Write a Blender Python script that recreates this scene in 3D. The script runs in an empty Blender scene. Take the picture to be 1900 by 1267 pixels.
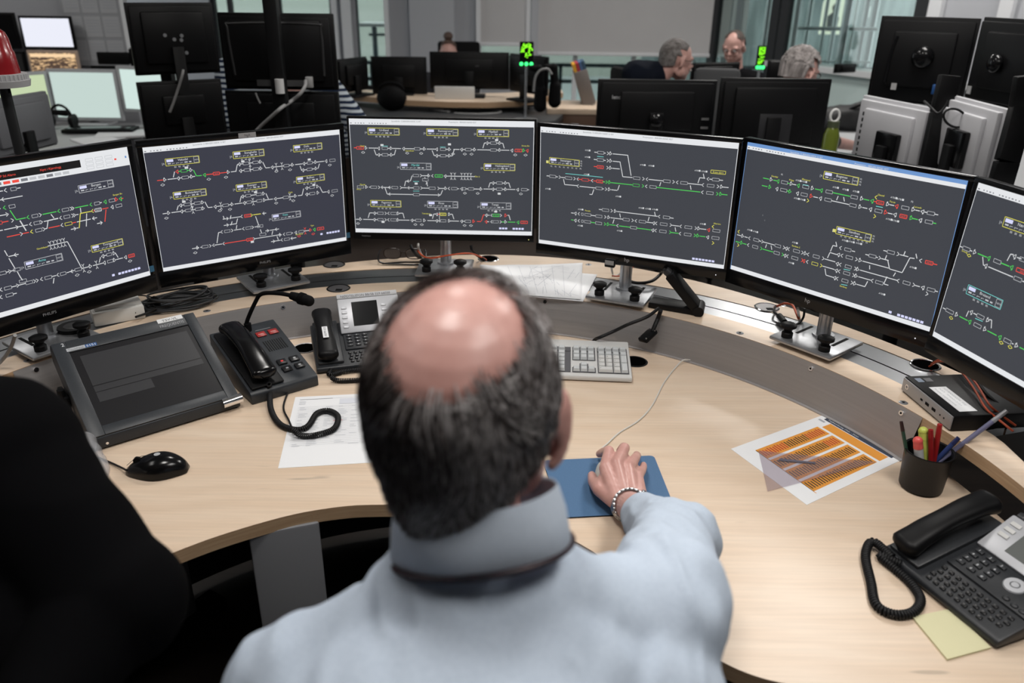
import bpy, bmesh, math, random
from mathutils import Vector, Matrix, noise
random.seed(7)
PI = math.pi
scene = bpy.context.scene
COL = scene.collection
V = Vector
# ------------------------------------------------------------------ camera
CAM_Z = 1.64
F = 1478.0
PITCH, ROLL = 0.4222, -0.0131
_f = V((0, math.cos(PITCH), -math.sin(PITCH)))
_r = V((1, 0, 0))
_d = V((0, -math.sin(PITCH), -math.cos(PITCH)))
C_R = _r * math.cos(ROLL) + _d * math.sin(ROLL)
C_D = -_r * math.sin(ROLL) + _d * math.cos(ROLL)
C_F = _f

def ray(px, py):
    return C_R * ((px - 950) / F) + C_D * ((py - 633.5) / F) + C_F

def PZ(px, py, z):
    """point of the room seen at a pixel, on the horizontal plane at height z"""
    d = ray(px, py)
    return V((0, 0, CAM_Z)) + d * ((z - CAM_Z) / d.z)

def PY(px, py, y):
    """point of the room seen at a pixel, on the plane y metres ahead"""
    d = ray(px, py)
    return V((0, 0, CAM_Z)) + d * (y / d.y)

cd = bpy.data.cameras.new('camera')
cam = bpy.data.objects.new('camera', cd)
COL.objects.link(cam)
cam.matrix_world = Matrix((
    (C_R.x, -C_D.x, -C_F.x, 0), (C_R.y, -C_D.y, -C_F.y, 0), (C_R.z, -C_D.z, -C_F.z, CAM_Z), (0, 0, 0, 1)))
cd.sensor_width = 36
cd.lens = F / 1900 * 36
cd.clip_start = 0.02
cd.dof.use_dof = True
cd.dof.focus_distance = 1.85
cd.dof.aperture_fstop = 3.4
scene.camera = cam
scene.view_settings.view_transform = 'Standard'
scene.view_settings.look = 'None'
scene.view_settings.gamma = 1
scene.view_settings.exposure = 0
scene.view_settings.use_curve_mapping = False

# --------------------------------------------------------------- materials
def srgb(r, g, b):
    f = lambda c: (c / 255 / 12.92) if c / 255 <= .04045 else ((c / 255 + .055) / 1.055) ** 2.4
    return (f(r), f(g), f(b))

_M = {}
def mat(name, col=(.8, .8, .8), rough=.5, metal=0, emit=None, es=1.0, spec=.5, trans=0, ior=1.45, coat=0, bump=None, alpha=None, aniso=0, sheen=0, sss=0):
    if name in _M:
        return _M[name]
    m = bpy.data.materials.new(name)
    m.use_nodes = True
    nt = m.node_tree
    b = nt.nodes['Principled BSDF']
    b.inputs['Base Color'].default_value = (*col, 1)
    b.inputs['Roughness'].default_value = rough
    b.inputs['Metallic'].default_value = metal
    b.inputs['Specular IOR Level'].default_value = spec
    b.inputs['IOR'].default_value = ior
    b.inputs['Transmission Weight'].default_value = trans
    b.inputs['Coat Weight'].default_value = coat
    b.inputs['Sheen Weight'].default_value = sheen
    if sss:
        b.inputs['Subsurface Weight'].default_value = sss
        b.inputs['Subsurface Radius'].default_value = (.012, .004, .002)
        b.inputs['Subsurface Scale'].default_value = 1
    if emit:
        b.inputs['Emission Color'].default_value = (*emit, 1)
        b.inputs['Emission Strength'].default_value = es
    if bump:
        sc, st = bump[0], bump[1]
        tc = nt.nodes.new('ShaderNodeTexCoord')
        n = nt.nodes.new('ShaderNodeTexNoise')
        n.inputs['Scale'].default_value = sc
        n.inputs['Detail'].default_value = 4
        bu = nt.nodes.new('ShaderNodeBump')
        bu.inputs['Strength'].default_value = st
        bu.inputs['Distance'].default_value = bump[2] if len(bump) > 2 else .002
        nt.links.new(tc.outputs['Object'], n.inputs['Vector'])
        nt.links.new(n.outputs['Fac'], bu.inputs['Height'])
        nt.links.new(bu.outputs['Normal'], b.inputs['Normal'])
    _M[name] = m
    return m

def mottle(name, c1, c2, scale=8, rough=.5, stretch=(1, 1, 1), metal=0, detail=6, dist=0, ramp=(.35, .65), rough2=None, spec=.5, bump=0, coords='Object'):
    """two colours mixed by stretched noise"""
    if name in _M:
        return _M[name]
    m = mat(name, c1, rough, metal, spec=spec)
    nt = m.node_tree
    b = nt.nodes['Principled BSDF']
    tc = nt.nodes.new('ShaderNodeTexCoord')
    mp = nt.nodes.new('ShaderNodeMapping')
    mp.inputs['Scale'].default_value = stretch
    n = nt.nodes.new('ShaderNodeTexNoise')
    n.inputs['Scale'].default_value = scale
    n.inputs['Detail'].default_value = detail
    n.inputs['Distortion'].default_value = dist
    cr = nt.nodes.new('ShaderNodeValToRGB')
    cr.color_ramp.elements[0].position = ramp[0]
    cr.color_ramp.elements[1].position = ramp[1]
    cr.color_ramp.elements[0].color = (*c1, 1)
    cr.color_ramp.elements[1].color = (*c2, 1)
    L = nt.links.new
    L(tc.outputs[coords], mp.inputs['Vector'])
    L(mp.outputs[0], n.inputs['Vector'])
    L(n.outputs['Fac'], cr.inputs[0])
    L(cr.outputs[0], b.inputs['Base Color'])
    if rough2 is not None:
        mr = nt.nodes.new('ShaderNodeMapRange')
        mr.inputs['To Min'].default_value = rough
        mr.inputs['To Max'].default_value = rough2
        L(n.outputs['Fac'], mr.inputs['Value'])
        L(mr.outputs[0], b.inputs['Roughness'])
    if bump:
        bu = nt.nodes.new('ShaderNodeBump')
        bu.inputs['Strength'].default_value = bump
        bu.inputs['Distance'].default_value = .002
        L(n.outputs['Fac'], bu.inputs['Height'])
        L(bu.outputs['Normal'], b.inputs['Normal'])
    return m

def wood_mat(name, base, dark, light, rough=.33, sc=1.0):
    """pale maple veneer: broad figure, fine grain and a few flecks"""
    if name in _M:
        return _M[name]
    m = mat(name, base, rough, spec=.45)
    nt = m.node_tree
    N = nt.nodes.new
    L = nt.links.new
    b = nt.nodes['Principled BSDF']
    tc = N('ShaderNodeTexCoord')
    mp = N('ShaderNodeMapping'); mp.inputs['Scale'].default_value = (1.1 * sc, 3.2 * sc, 3 * sc)
    w = N('ShaderNodeTexNoise'); w.inputs['Scale'].default_value = 2.2; w.inputs['Detail'].default_value = 3; w.inputs['Distortion'].default_value = 1.4
    wv = N('ShaderNodeTexWave'); wv.inputs['Scale'].default_value = 1.6; wv.inputs['Distortion'].default_value = 9; wv.inputs['Detail'].default_value = 3; wv.inputs['Detail Scale'].default_value = 1.3
    wv.bands_direction = 'Y'
    mp2 = N('ShaderNodeMapping'); mp2.inputs['Scale'].default_value = (6 * sc, 160 * sc, 100 * sc)
    g = N('ShaderNodeTexNoise'); g.inputs['Scale'].default_value = 1.0; g.inputs['Detail'].default_value = 5
    mp3 = N('ShaderNodeMapping'); mp3.inputs['Scale'].default_value = (9 * sc, 60 * sc, 30 * sc)
    fl = N('ShaderNodeTexNoise'); fl.inputs['Scale'].default_value = 1.0; fl.inputs['Detail'].default_value = 1
    r1 = N('ShaderNodeValToRGB'); e = r1.color_ramp.elements
    e[0].position = .2; e[0].color = (*dark, 1); e[1].position = .82; e[1].color = (*light, 1)
    mid = r1.color_ramp.elements.new(.5); mid.color = (*base, 1)
    r2 = N('ShaderNodeMapRange'); r2.inputs['From Min'].default_value = .3; r2.inputs['From Max'].default_value = .7; r2.inputs['To Min'].default_value = .93; r2.inputs['To Max'].default_value = 1.04
    r3 = N('ShaderNodeMapRange'); r3.inputs['From Min'].default_value = .74; r3.inputs['From Max'].default_value = .82; r3.inputs['To Min'].default_value = 1; r3.inputs['To Max'].default_value = .72
    mx = N('ShaderNodeMix'); mx.data_type = 'FLOAT'; mx.inputs[0].default_value = .22
    vm = N('ShaderNodeVectorMath'); vm.operation = 'SCALE'
    vm2 = N('ShaderNodeVectorMath'); vm2.operation = 'SCALE'
    for a in (mp, mp2, mp3): L(tc.outputs['Object'], a.inputs['Vector'])
    L(mp.outputs[0], w.inputs['Vector']); L(mp.outputs[0], wv.inputs['Vector'])
    L(mp2.outputs[0], g.inputs['Vector']); L(mp3.outputs[0], fl.inputs['Vector'])
    L(w.outputs['Fac'], mx.inputs[2]); L(wv.outputs['Fac'], mx.inputs[3]); L(mx.outputs[0], r1.inputs[0])
    L(g.outputs['Fac'], r2.inputs['Value']); L(fl.outputs['Fac'], r3.inputs['Value'])
    L(r1.outputs[0], vm.inputs[0]); L(r2.outputs[0], vm.inputs['Scale'])
    L(vm.outputs[0], vm2.inputs[0]); L(r3.outputs[0], vm2.inputs['Scale'])
    L(vm2.outputs[0], b.inputs['Base Color'])
    bu = N('ShaderNodeBump'); bu.inputs['Strength'].default_value = .06; bu.inputs['Distance'].default_value = .001
    L(g.outputs['Fac'], bu.inputs['Height']); L(bu.outputs['Normal'], b.inputs['Normal'])
    return m

BLACK = mat('black_plastic', (.0045, .0045, .005), .42, spec=.22)
BLACKG = mat('gloss_black_plastic', (.004, .004, .0045), .18, spec=.35)
BLACKM = mat('matt_black', (.004, .004, .0045), .7, spec=.12)
RUBBER = mat('black_rubber', (.009, .009, .01), .55, spec=.3)
DGREY = mottle('dark_slate_plastic', (.022, .026, .031), (.027, .031, .037), 300, .42)
PHONE = mottle('phone_plastic', (.018, .020, .023), (.023, .025, .029), 300, .4)
SILVER = mat('silver_plastic', (.52, .53, .56), .38, metal=.25)
CHROME = mat('chrome', (.85, .85, .87), .14, metal=1)
STEEL = mottle('brushed_steel', (.17, .172, .18), (.24, .242, .25), 3, .3, (1, 1, 60), metal=1, rough2=.42)
ALU = mottle('clamp_aluminium', (.38, .39, .41), (.44, .45, .47), 60, .36, metal=.85)
WOOD = wood_mat('maple_veneer', (.685, .54, .41), (.645, .495, .365), (.72, .585, .455))
WOODEDGE = mottle('maple_edge', (.44, .29, .17), (.52, .36, .22), 4, .5, (3, 3, 60))
BROWN = mottle('brown_board', (.10, .045, .018), (.14, .065, .028), 6, .5, (1, 1, 12))
WHITE = mat('white_plastic', (.62, .62, .61), .45)
PAPER = mat('paper', (.78, .79, .81), .75, spec=.2)
INK = mat('ink', (.05, .05, .06), .8)
GINK = mat('pale_ink', (.38, .40, .44), .8)
KEYGREY = mat('key_grey', (.56, .58, .59), .5)
REDCABLE = mat('orange_cable', (.52, .085, .03), .45)
GREYCABLE = mat('grey_cable', (.26, .26, .26), .5)
WHITECABLE = mat('white_cable', (.62, .60, .56), .5)

# ---------------------------------------------------------- mesh building
class MB:
    def __init__(s):
        s.bm = bmesh.new()
    def _mi(s, faces, mi, smooth=None):
        for f in faces:
            f.material_index = mi
            if smooth is not None:
                f.smooth = smooth
    def box(s, c, size, rot=None, mi=0, bev=0, seg=2):
        r = bmesh.ops.create_cube(s.bm, size=1)
        vs = r['verts']
        M = Matrix.Translation(V(c)) @ (rot.to_4x4() if rot else Matrix()) @ Matrix.Diagonal((*size, 1))
        bmesh.ops.transform(s.bm, matrix=M, verts=vs)
        fs = list({f for v in vs for f in v.link_faces})
        s._mi(fs, mi)
        if bev:
            es = list({e for v in vs for e in v.link_edges})
            g = bmesh.ops.bevel(s.bm, geom=es, offset=bev, segments=seg, affect='EDGES', profile=.5)
            s._mi(g['faces'], mi)
        return s
    def poly(s, pts, mi=0):
        f = s.bm.faces.new([s.bm.verts.new(V(p)) for p in pts])
        f.material_index = mi
        return s
    def prism(s, pts, z0, z1, mi=0, side_mi=None, M=None, bev=0):
        """pts: 2D outline, counter-clockwise; z0<z1"""
        M = M or Matrix()
        lo = [s.bm.verts.new(M @ V((p[0], p[1], z0))) for p in pts]
        hi = [s.bm.verts.new(M @ V((p[0], p[1], z1))) for p in pts]
        n = len(pts)
        a = s.bm.faces.new(list(reversed(lo))); t = s.bm.faces.new(hi)
        s._mi([a, t], mi)
        for i in range(n):
            f = s.bm.faces.new([lo[i], lo[(i + 1) % n], hi[(i + 1) % n], hi[i]])
            f.material_index = mi if side_mi is None else side_mi
        if bev:
            g = bmesh.ops.bevel(s.bm, geom=list(t.edges), offset=bev, segments=2, affect='EDGES', profile=.5)
            s._mi(g['faces'], mi)
        return s
    def prof(s, pts, w, M=None, mi=0, bev=0):
        """side profile in (y,z), extruded along x from 0 to w"""
        M = M or Matrix()
        a = [s.bm.verts.new(M @ V((0, p[0], p[1]))) for p in pts]
        b = [s.bm.verts.new(M @ V((w, p[0], p[1]))) for p in pts]
        n = len(pts)
        fs = [s.bm.faces.new(a), s.bm.faces.new(list(reversed(b)))]
        for i in range(n):
            fs.append(s.bm.faces.new([a[(i + 1) % n], a[i], b[i], b[(i + 1) % n]]))
        s._mi(fs, mi)
        if bev:
            es = list({e for f in fs for e in f.edges})
            g = bmesh.ops.bevel(s.bm, geom=es, offset=bev, segments=2, affect='EDGES', profile=.5)
            s._mi(g['faces'], mi)
        return s
    def cyl(s, a, b, r, r2=None, seg=20, mi=0, caps=True):
        a, b = V(a), V(b)
        d = b - a
        if d.length < 1e-7:
            return s
        q = d.to_track_quat('Z', 'Y').to_matrix().to_4x4()
        M = Matrix.Translation((a + b) / 2) @ q
        r2 = r if r2 is None else r2; h = d.length / 2; nv = s.bm.verts.new; nf = s.bm.faces.new
        cs = [(math.cos(2 * PI * i / seg), math.sin(2 * PI * i / seg)) for i in range(seg)]
        A = [nv(M @ V((r * x, r * y, -h))) for x, y in cs]; B = [nv(M @ V((r2 * x, r2 * y, h))) for x, y in cs]
        fs = [nf((A[i], A[(i + 1) % seg], B[(i + 1) % seg], B[i])) for i in range(seg)]
        if caps: fs += [nf(A[::-1]), nf(B)]
        s._mi(fs, mi)
        return s
    def sph(s, c, r, sc=(1, 1, 1), rot=None, seg=20, mi=0):
        M = Matrix.Translation(V(c)) @ (rot.to_4x4() if rot else Matrix()) @ Matrix.Diagonal((r * sc[0], r * sc[1], r * sc[2], 1))
        nl = max(8, seg * 2 // 3); nv = s.bm.verts.new; nf = s.bm.faces.new
        top, bot = nv(M @ V((0, 0, 1))), nv(M @ V((0, 0, -1))); R = []
        for j in range(1, nl):
            t = PI * j / nl; st, ct = math.sin(t), math.cos(t)
            R.append([nv(M @ V((st * math.cos(2 * PI * i / seg), st * math.sin(2 * PI * i / seg), ct))) for i in range(seg)])
        fs = []
        for i in range(seg):
            k = (i + 1) % seg
            fs.append(nf((top, R[0][i], R[0][k]))); fs.append(nf((bot, R[-1][k], R[-1][i])))
            for A, B in zip(R, R[1:]): fs.append(nf((A[i], B[i], B[k], A[k])))
        s._mi(fs, mi)
        return s
    def cap(s, a, b, ra, rb, seg=20, mi=0):
        """tapered capsule"""
        s.cyl(a, b, ra, rb, seg, mi)
        s.sph(a, ra, seg=seg, mi=mi)
        s.sph(b, rb, seg=seg, mi=mi)
        return s
    def lathe(s, prof, c=(0, 0, 0), seg=32, mi=0, M=None):
        M = M or Matrix.Translation(V(c))
        rings = []
        for (r, z) in prof:
            if r < 1e-6:
                rings.append([s.bm.verts.new(M @ V((0, 0, z)))])
            else:
                rings.append([s.bm.verts.new(M @ V((r * math.cos(2 * PI * i / seg), r * math.sin(2 * PI * i / seg), z))) for i in range(seg)])
        for A, B in zip(rings, rings[1:]):
            for i in range(seg):
                j = (i + 1) % seg
                if len(A) == 1 and len(B) == 1: continue
                if len(A) == 1: f = [A[0], B[j], B[i]]
                elif len(B) == 1: f = [A[i], A[j], B[0]]
                else: f = [A[i], A[j], B[j], B[i]]
                s.bm.faces.new(f).material_index = mi
        return s
    def tube(s, pts, r, seg=8, mi=0, closed=False, caps=True):
        pts = [V(p) for p in pts]
        n = len(pts)
        rs = r if isinstance(r, (list, tuple)) else [r] * n
        t0 = (pts[1] - pts[0]).normalized()
        up = t0.orthogonal().normalized()
        rings = []
        for i, p in enumerate(pts):
            t = ((pts[(i + 1) % n] - pts[i - 1]) if closed else (pts[min(i + 1, n - 1)] - pts[max(i - 1, 0)]))
            t = t.normalized() if t.length > 1e-9 else t0
            up = (up - t * up.dot(t))
            up = up.normalized() if up.length > 1e-6 else t.orthogonal().normalized()
            w = t.cross(up)
            rings.append([s.bm.verts.new(p + (up * math.cos(2 * PI * k / seg) + w * math.sin(2 * PI * k / seg)) * rs[i]) for k in range(seg)])
        m = n if closed else n - 1
        for i in range(m):
            A, B = rings[i], rings[(i + 1) % n]
            for k in range(seg):
                f = s.bm.faces.new([A[k], A[(k + 1) % seg], B[(k + 1) % seg], B[k]])
                f.material_index = mi
        if caps and not closed:
            s.bm.faces.new(list(reversed(rings[0]))).material_index = mi
            s.bm.faces.new(rings[-1]).material_index = mi
        return s

def spline(pts, n=8):
    """Catmull-Rom through points"""
    P = [V(p) for p in pts]
    P = [P[0] * 2 - P[1]] + P + [P[-1] * 2 - P[-2]]
    out = []
    for i in range(1, len(P) - 2):
        a, b, c, d = P[i - 1], P[i], P[i + 1], P[i + 2]
        for k in range(n):
            t = k / n
            out.append(.5 * ((2 * b) + (c - a) * t + (2 * a - 5 * b + 4 * c - d) * t * t + (3 * b - a - 3 * c + d) * t ** 3))
    out.append(P[-2])
    return out

def finish(me, ang=40):
    bm = bmesh.new(); bm.from_mesh(me)
    bm.normal_update()
    lim = math.radians(ang)
    for f in bm.faces: f.smooth = True
    for e in bm.edges:
        if len(e.link_faces) == 2:
            e.smooth = e.calc_face_angle(0) < lim
        else:
            e.smooth = True
    bm.to_mesh(me); bm.free()

def obj(name, mb, mats, parent=None, label=None, recenter=None, recalc=True, ang=40, loc=None, rot=None):
    """link a mesh as ONE object; top-level meshes get their origin at the base centre"""
    bm = mb.bm if isinstance(mb, MB) else mb
    if isinstance(bm, bmesh.types.BMesh):
        if recalc:
            bmesh.ops.recalc_face_normals(bm, faces=bm.faces)
        me = bpy.data.meshes.new(name)
        bm.to_mesh(me); bm.free()
        finish(me, ang)
    else:
        me = bm
    for m in (mats if isinstance(mats, (list, tuple)) else [mats]):
        me.materials.append(m)
    o = bpy.data.objects.new(name, me)
    COL.objects.link(o)
    if recenter is None: recenter = parent is None
    if recenter:
        xs = [v.co for v in me.vertices]
        c = V(((min(v.x for v in xs) + max(v.x for v in xs)) / 2, (min(v.y for v in xs) + max(v.y for v in xs)) / 2, min(v.z for v in xs)))
        me.transform(Matrix.Translation(-c))
        o.location = c
    if loc is not None: o.location = loc
    if rot is not None: o.rotation_euler = rot
    if parent is not None: o.parent = parent
    if label: o['label'] = label
    return o

def tag(o, label=None, cat=None, group=None, kind=None):
    if label: o['label'] = label
    if cat: o['category'] = cat
    if group: o['group'] = group
    if kind: o['kind'] = kind
    return o

def thing(name, label, cat, M=None, group=None, kind=None):
    o = bpy.data.objects.new(name, None)
    COL.objects.link(o)
    o.empty_display_size = .05
    if M is not None:
        o.matrix_world = M if isinstance(M, Matrix) else Matrix.Translation(V(M))
    return tag(o, label, cat, group, kind)

def struct(name, mb, mats, parent=None, **k):
    o = obj(name, mb, mats, parent, **k)
    if parent is None: o['kind'] = 'structure'
    return o

def frame(o, x, y=None, z=None):
    """matrix with origin o and axes x,y,z"""
    x = V(x).normalized()
    z = V((0, 0, 1)) if z is None else V(z).normalized()
    y = z.cross(x).normalized() if y is None else V(y).normalized()
    M = Matrix((( x.x, y.x, z.x, o[0]), (x.y, y.y, z.y, o[1]), (x.z, y.z, z.z, o[2]), (0, 0, 0, 1)))
    return M

_T = {}
def text_faces(s):
    """triangulated outline of a word at size 1, origin bottom-left"""
    if s in _T: return _T[s]
    cu = bpy.data.curves.new('t', 'FONT'); cu.body = s; cu.size = 1; cu.resolution_u = 2
    ob = bpy.data.objects.new('t', cu); COL.objects.link(ob)
    dg = bpy.context.evaluated_depsgraph_get()
    me = bpy.data.meshes.new_from_object(ob.evaluated_get(dg))
    vs = [v.co.copy() for v in me.vertices]; fs = [list(p.vertices) for p in me.polygons]
    bpy.data.objects.remove(ob); bpy.data.curves.remove(cu); bpy.data.meshes.remove(me)
    w = max([v.x for v in vs], default=1)
    _T[s] = (vs, fs, w)
    return _T[s]

def add_text(mb, s, M, size, width=None, mi=0, center=False):
    vs, fs, w = text_faces(s)
    sx = size if width is None else width / w
    off = -w * sx / 2 if center else 0
    bv = [mb.bm.verts.new(M @ V((v.x * sx + off, v.y * size, 0))) for v in vs]
    for f in fs:
        try: mb.bm.faces.new([bv[i] for i in f]).material_index = mi
        except ValueError: pass
    return w * sx
# ---------------------------------------------------------------- desk
DZ, SZ = .74, .84                      # desk top, raised shelf top
CC = V((-.17, 1.04, 0))                # centre of the curved desk
def arc(r, a0, a1, n=64, z=0):
    return [CC + V((r * math.cos(math.radians(a0 + (a1 - a0) * i / n)), r * math.sin(math.radians(a0 + (a1 - a0) * i / n)), z)) for i in range(n + 1)]

desk = thing('control_desk', 'large curved maple control desk with a raised rear shelf the monitors stand on', 'desk', V((-.17, 1.3, 0)))
DI = desk.matrix_world.inverted()
def dpart(name, mb, mats, label=None, parent=None, **k):
    o = obj(name, mb, mats, parent or desk, recenter=False, label=label, **k)
    if parent is None or parent is desk: o.matrix_parent_inverse = DI
    return o
op = [V(p + (0,)) for p in [(-1.12, 1.40), (-.93, 1.19), (-.75, 1.11), (-.60, 1.081), (-.517, 1.145), (-.41, 1.206), (-.323, 1.235), (-.25, 1.244), (-.14, 1.244), (-.03, 1.225),
      (.08, 1.172), (.17, 1.09), (.235, 1.0), (.27, .935), (.300, .885), (.343, .852), (.40, .832), (.52, .812), (.75, .80), (1.02, .82)]]
op2 = spline(op[3:], 6)
outline = op[:3] + op2
back = arc(1.062, 21, 152, 80)
pts = [(p.x, p.y) for p in outline] + [(1.02, 1.05), (.93, 1.16), (.905, 1.30), (.885, 1.40)] + [(p.x, p.y) for p in back]
m = MB(); m.prism(pts, DZ - .028, DZ, 0, 1)
dpart('desktop', m, [WOOD, WOODEDGE])
# metal upstand between desk and shelf
m = MB()
A = arc(1.060, 21, 150, 90); B = arc(1.085, 21, 150, 90); A2 = arc(1.064, 21, 150, 90); B2 = arc(1.089, 21, 150, 90)
def strip(mb, la, za, lb, zb, mi=0):
    va = [mb.bm.verts.new((p.x, p.y, za)) for p in la]; vb = [mb.bm.verts.new((p.x, p.y, zb)) for p in lb]
    for i in range(len(la) - 1):
        mb.bm.faces.new([va[i], va[i + 1], vb[i + 1], vb[i]]).material_index = mi
strip(m, A, DZ + .003, B, SZ - .001)
strip(m, A, DZ + .003, arc(1.052, 21, 150, 90), DZ + .0025)
strip(m, arc(1.052, 21, 150, 90), DZ + .0025, arc(1.052, 21, 150, 90), DZ - .001)
STEELP = mottle('steel_upstand', (.44, .425, .425), (.475, .46, .46), 3, .46, (1, 1, 60), metal=.9, rough2=.56)
dpart('upstand', m, STEELP, 'brushed steel upstand')
for ang in (147.5, 131, 115, 99, 76, 36.3, 23.5):
    m = MB()
    r = 1.0815; a = math.radians(ang); c = CC + V((r * math.cos(a), r * math.sin(a), SZ - .014))
    n = V((-math.cos(a), -math.sin(a), .2)).normalized()
    m.cyl(c, c + n * .003, .0055, seg=14); m.cyl(c + n * .003, c + n * .0035, .0025, seg=6, mi=1)
    dpart('upstand_screw', m, [CHROME, BLACKM], 'chrome screw in the upstand')
# shelf: wood front band, steel band with slot, wood rear band
m = MB()
ia = arc(1.085, 5, 158, 90); ob = arc(1.166, 16, 158, 80)
front = [(p.x, p.y) for p in ob] + [(p.x, p.y) for p in reversed(ia)]
tip = [( .93, 1.18), (.955, 1.25), (.955, 1.33)]
m.prism([(p.x, p.y) for p in reversed(ia)] + tip + [(p.x, p.y) for p in ob], SZ - .026, SZ, 0, 1)
sh = dpart('front_shelf_board', m, [WOOD, WOODEDGE])
def rr(a):  # rear radius swells behind the centre monitor
    return 1.335 + .10 * math.exp(-((a - 78) / 26) ** 2)
ia = arc(1.291, 17, 160, 90)
rear = [CC + V((rr(a) * math.cos(math.radians(a)), rr(a) * math.sin(math.radians(a)), 0)) for a in [17 + 143 * i / 90 for i in range(91)]]
m = MB(); m.prism([(p.x, p.y) for p in reversed(ia)] + [(p.x, p.y) for p in rear], SZ - .026, SZ, 0, 1)
dpart('rear_shelf_board', m, [WOOD, WOODEDGE])
m = MB()
for ra, rb in ((1.166, 1.217), (1.223, 1.291)):
    a_, b_ = arc(ra, 17, 160, 90), arc(rb, 17, 160, 90)
    m.prism([(p.x, p.y) for p in reversed(a_)] + [(p.x, p.y) for p in b_], SZ - .02, SZ - .0015, 0, 0)
a_, b_ = arc(1.217, 17, 160, 90), arc(1.223, 17, 160, 90)
m.prism([(p.x, p.y) for p in reversed(a_)] + [(p.x, p.y) for p in b_], SZ - .02, SZ - .008, 1, 1)
RAIL = mottle('steel_rail', (.30, .31, .325), (.36, .37, .385), 2, .24, (1, 1, 30), metal=.95, rough2=.34)
dpart('mounting_rail', m, [RAIL, mat('rust_slot', (.09, .035, .015), .7)], 'dark polished steel mounting rail with a slot')
# shelf support and legs
m = MB(); strip(m, arc(1.10, 17, 158, 60), 0.02, arc(1.10, 17, 158, 60), SZ - .026)
dpart('modesty_panel', m, mat('modesty_panel', (.02, .02, .022), .6))
def leg(x, y, rz, lab, w_=.34):
    o = dpart('leg', MB().box((0, 0, 0), (w_, .022, .66), bev=.005), mat('leg_metal', (.22, .225, .24), .5, metal=.3), lab)
    o.matrix_world = Matrix.Translation((x, y, .385)) @ Matrix.Rotation(rz, 4, 'Z')
    f = dpart('foot', MB().box((0, 0, -.35), (.5, .07, .04), bev=.008), BLACKM, parent=o)
    return o
_a, _b = PZ(462, 1000, .70), PZ(592, 975, .70); leg((_a.x + _b.x) / 2, (_a.y + _b.y) / 2, math.atan2(_b.y - _a.y, _b.x - _a.x), None, (_b - _a).length)
leg(.62, 1.15, math.radians(75), None)
leg(-.95, 1.55, math.radians(60), None)

# grommets (cable holes) set in the wood
def grommet(px, py, z, label, lid=False, ringmat=None, r=.034):
    c = PZ(px, py, z)
    t = thing('cable_grommet', label, 'cable grommet', Matrix.Translation(c), 'cable grommets in the desk and shelf')
    m = MB(); m.lathe([(r - .006, -.002), (r - .005, .0012), (r - .002, .0018), (r, .0004)])
    obj('rim', m, ringmat or CHROME, t)
    m = MB()
    if lid:
        m.lathe([(0, .0006), (r - .006, .0006)]); m.box((.004, -.014, .0009), (.018, .014, .001), mi=1)
        obj('lid', m, [mat('grommet_lid', (.16, .155, .16), .35, metal=.5), BLACKM], t)
    else:
        m.lathe([(0, .0003), (r - .0055, .0003)])
        obj('hole', m, mat('hole_black', (.002, .002, .002), .9, spec=0), t)
    return t
grommet(620, 491, SZ, 'dark cable grommet in rear shelf strip below gap between two left monitors', lid=True, ringmat=BLACK)
grommet(628, 535, SZ, 'black cable grommet in front shelf strip behind the emergency phone', lid=True, ringmat=BLACK)
grommet(906, 480, SZ, 'cable grommet in rear shelf strip under the centre monitor, with red cable running in')
grommet(1140, 554, SZ, 'open black cable grommet with silver rim in front shelf strip, beside map sheets')
grommet(1423, 570, SZ, 'silver-lidded cable grommet in rear shelf strip left of second hp monitor stand', lid=True)
grommet(1717, 677, SZ, 'cable grommet behind the small black computer, orange cables coming out')
grommet(1178, 671, DZ, 'black cable grommet in the desktop at the right end of the keyboard', ringmat=BLACK)
grommet(566, 646, DZ, 'cable grommet in the desktop between the intercom and the emergency phone')
grommet(1385, 603, SZ, 'small cable screw cap in rear strip', r=.012) if False else None
for (px, py) in ((1373, 618), (1676, 747), (52, 669), (384, 577), (1452, 567), (1092, 491)):
    c = PZ(px, py, SZ); m = MB().lathe([(0, .0012), (.008, .0012), (.0095, .0003)], c, 20); m.lathe([(0, .0014), (.0035, .0014)], c, 6, mi=1)
    dpart('shelf_screw', m, [ALU, BLACKM], 'flush metal screw in the shelf')
# ------------------------------------------------------- monitors on the desk
def emi(name, c, s=1.0):
    return mat(name, (.01, .01, .01), .5, emit=c, es=s, spec=.25)
SC = {
 'k': emi('screen_dark', srgb(62, 65, 72)), 'K': emi('screen_dark_cool', srgb(56, 58, 70)), 'h': emi('screen_bar', srgb(228, 230, 233)),
 'w': emi('screen_white', srgb(212, 214, 216)), 'g': emi('screen_green', srgb(80, 208, 90)), 'r': emi('screen_red', srgb(240, 78, 66)),
 'y': emi('screen_yellow', srgb(226, 220, 90)), 'c': emi('screen_cyan', srgb(120, 215, 210)), 'b': emi('screen_blue', srgb(110, 150, 205)),
 'l': emi('screen_lilac', srgb(214, 216, 250)), 'x': emi('screen_black', srgb(18, 18, 20)), 'o': emi('screen_orange', srgb(255, 170, 80)),
 'G': emi('screen_grey', srgb(190, 192, 196)), 'd': emi('screen_text', srgb(120, 122, 128))}
SK = list(SC)
def mi_(c): return SK.index(c)

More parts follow.
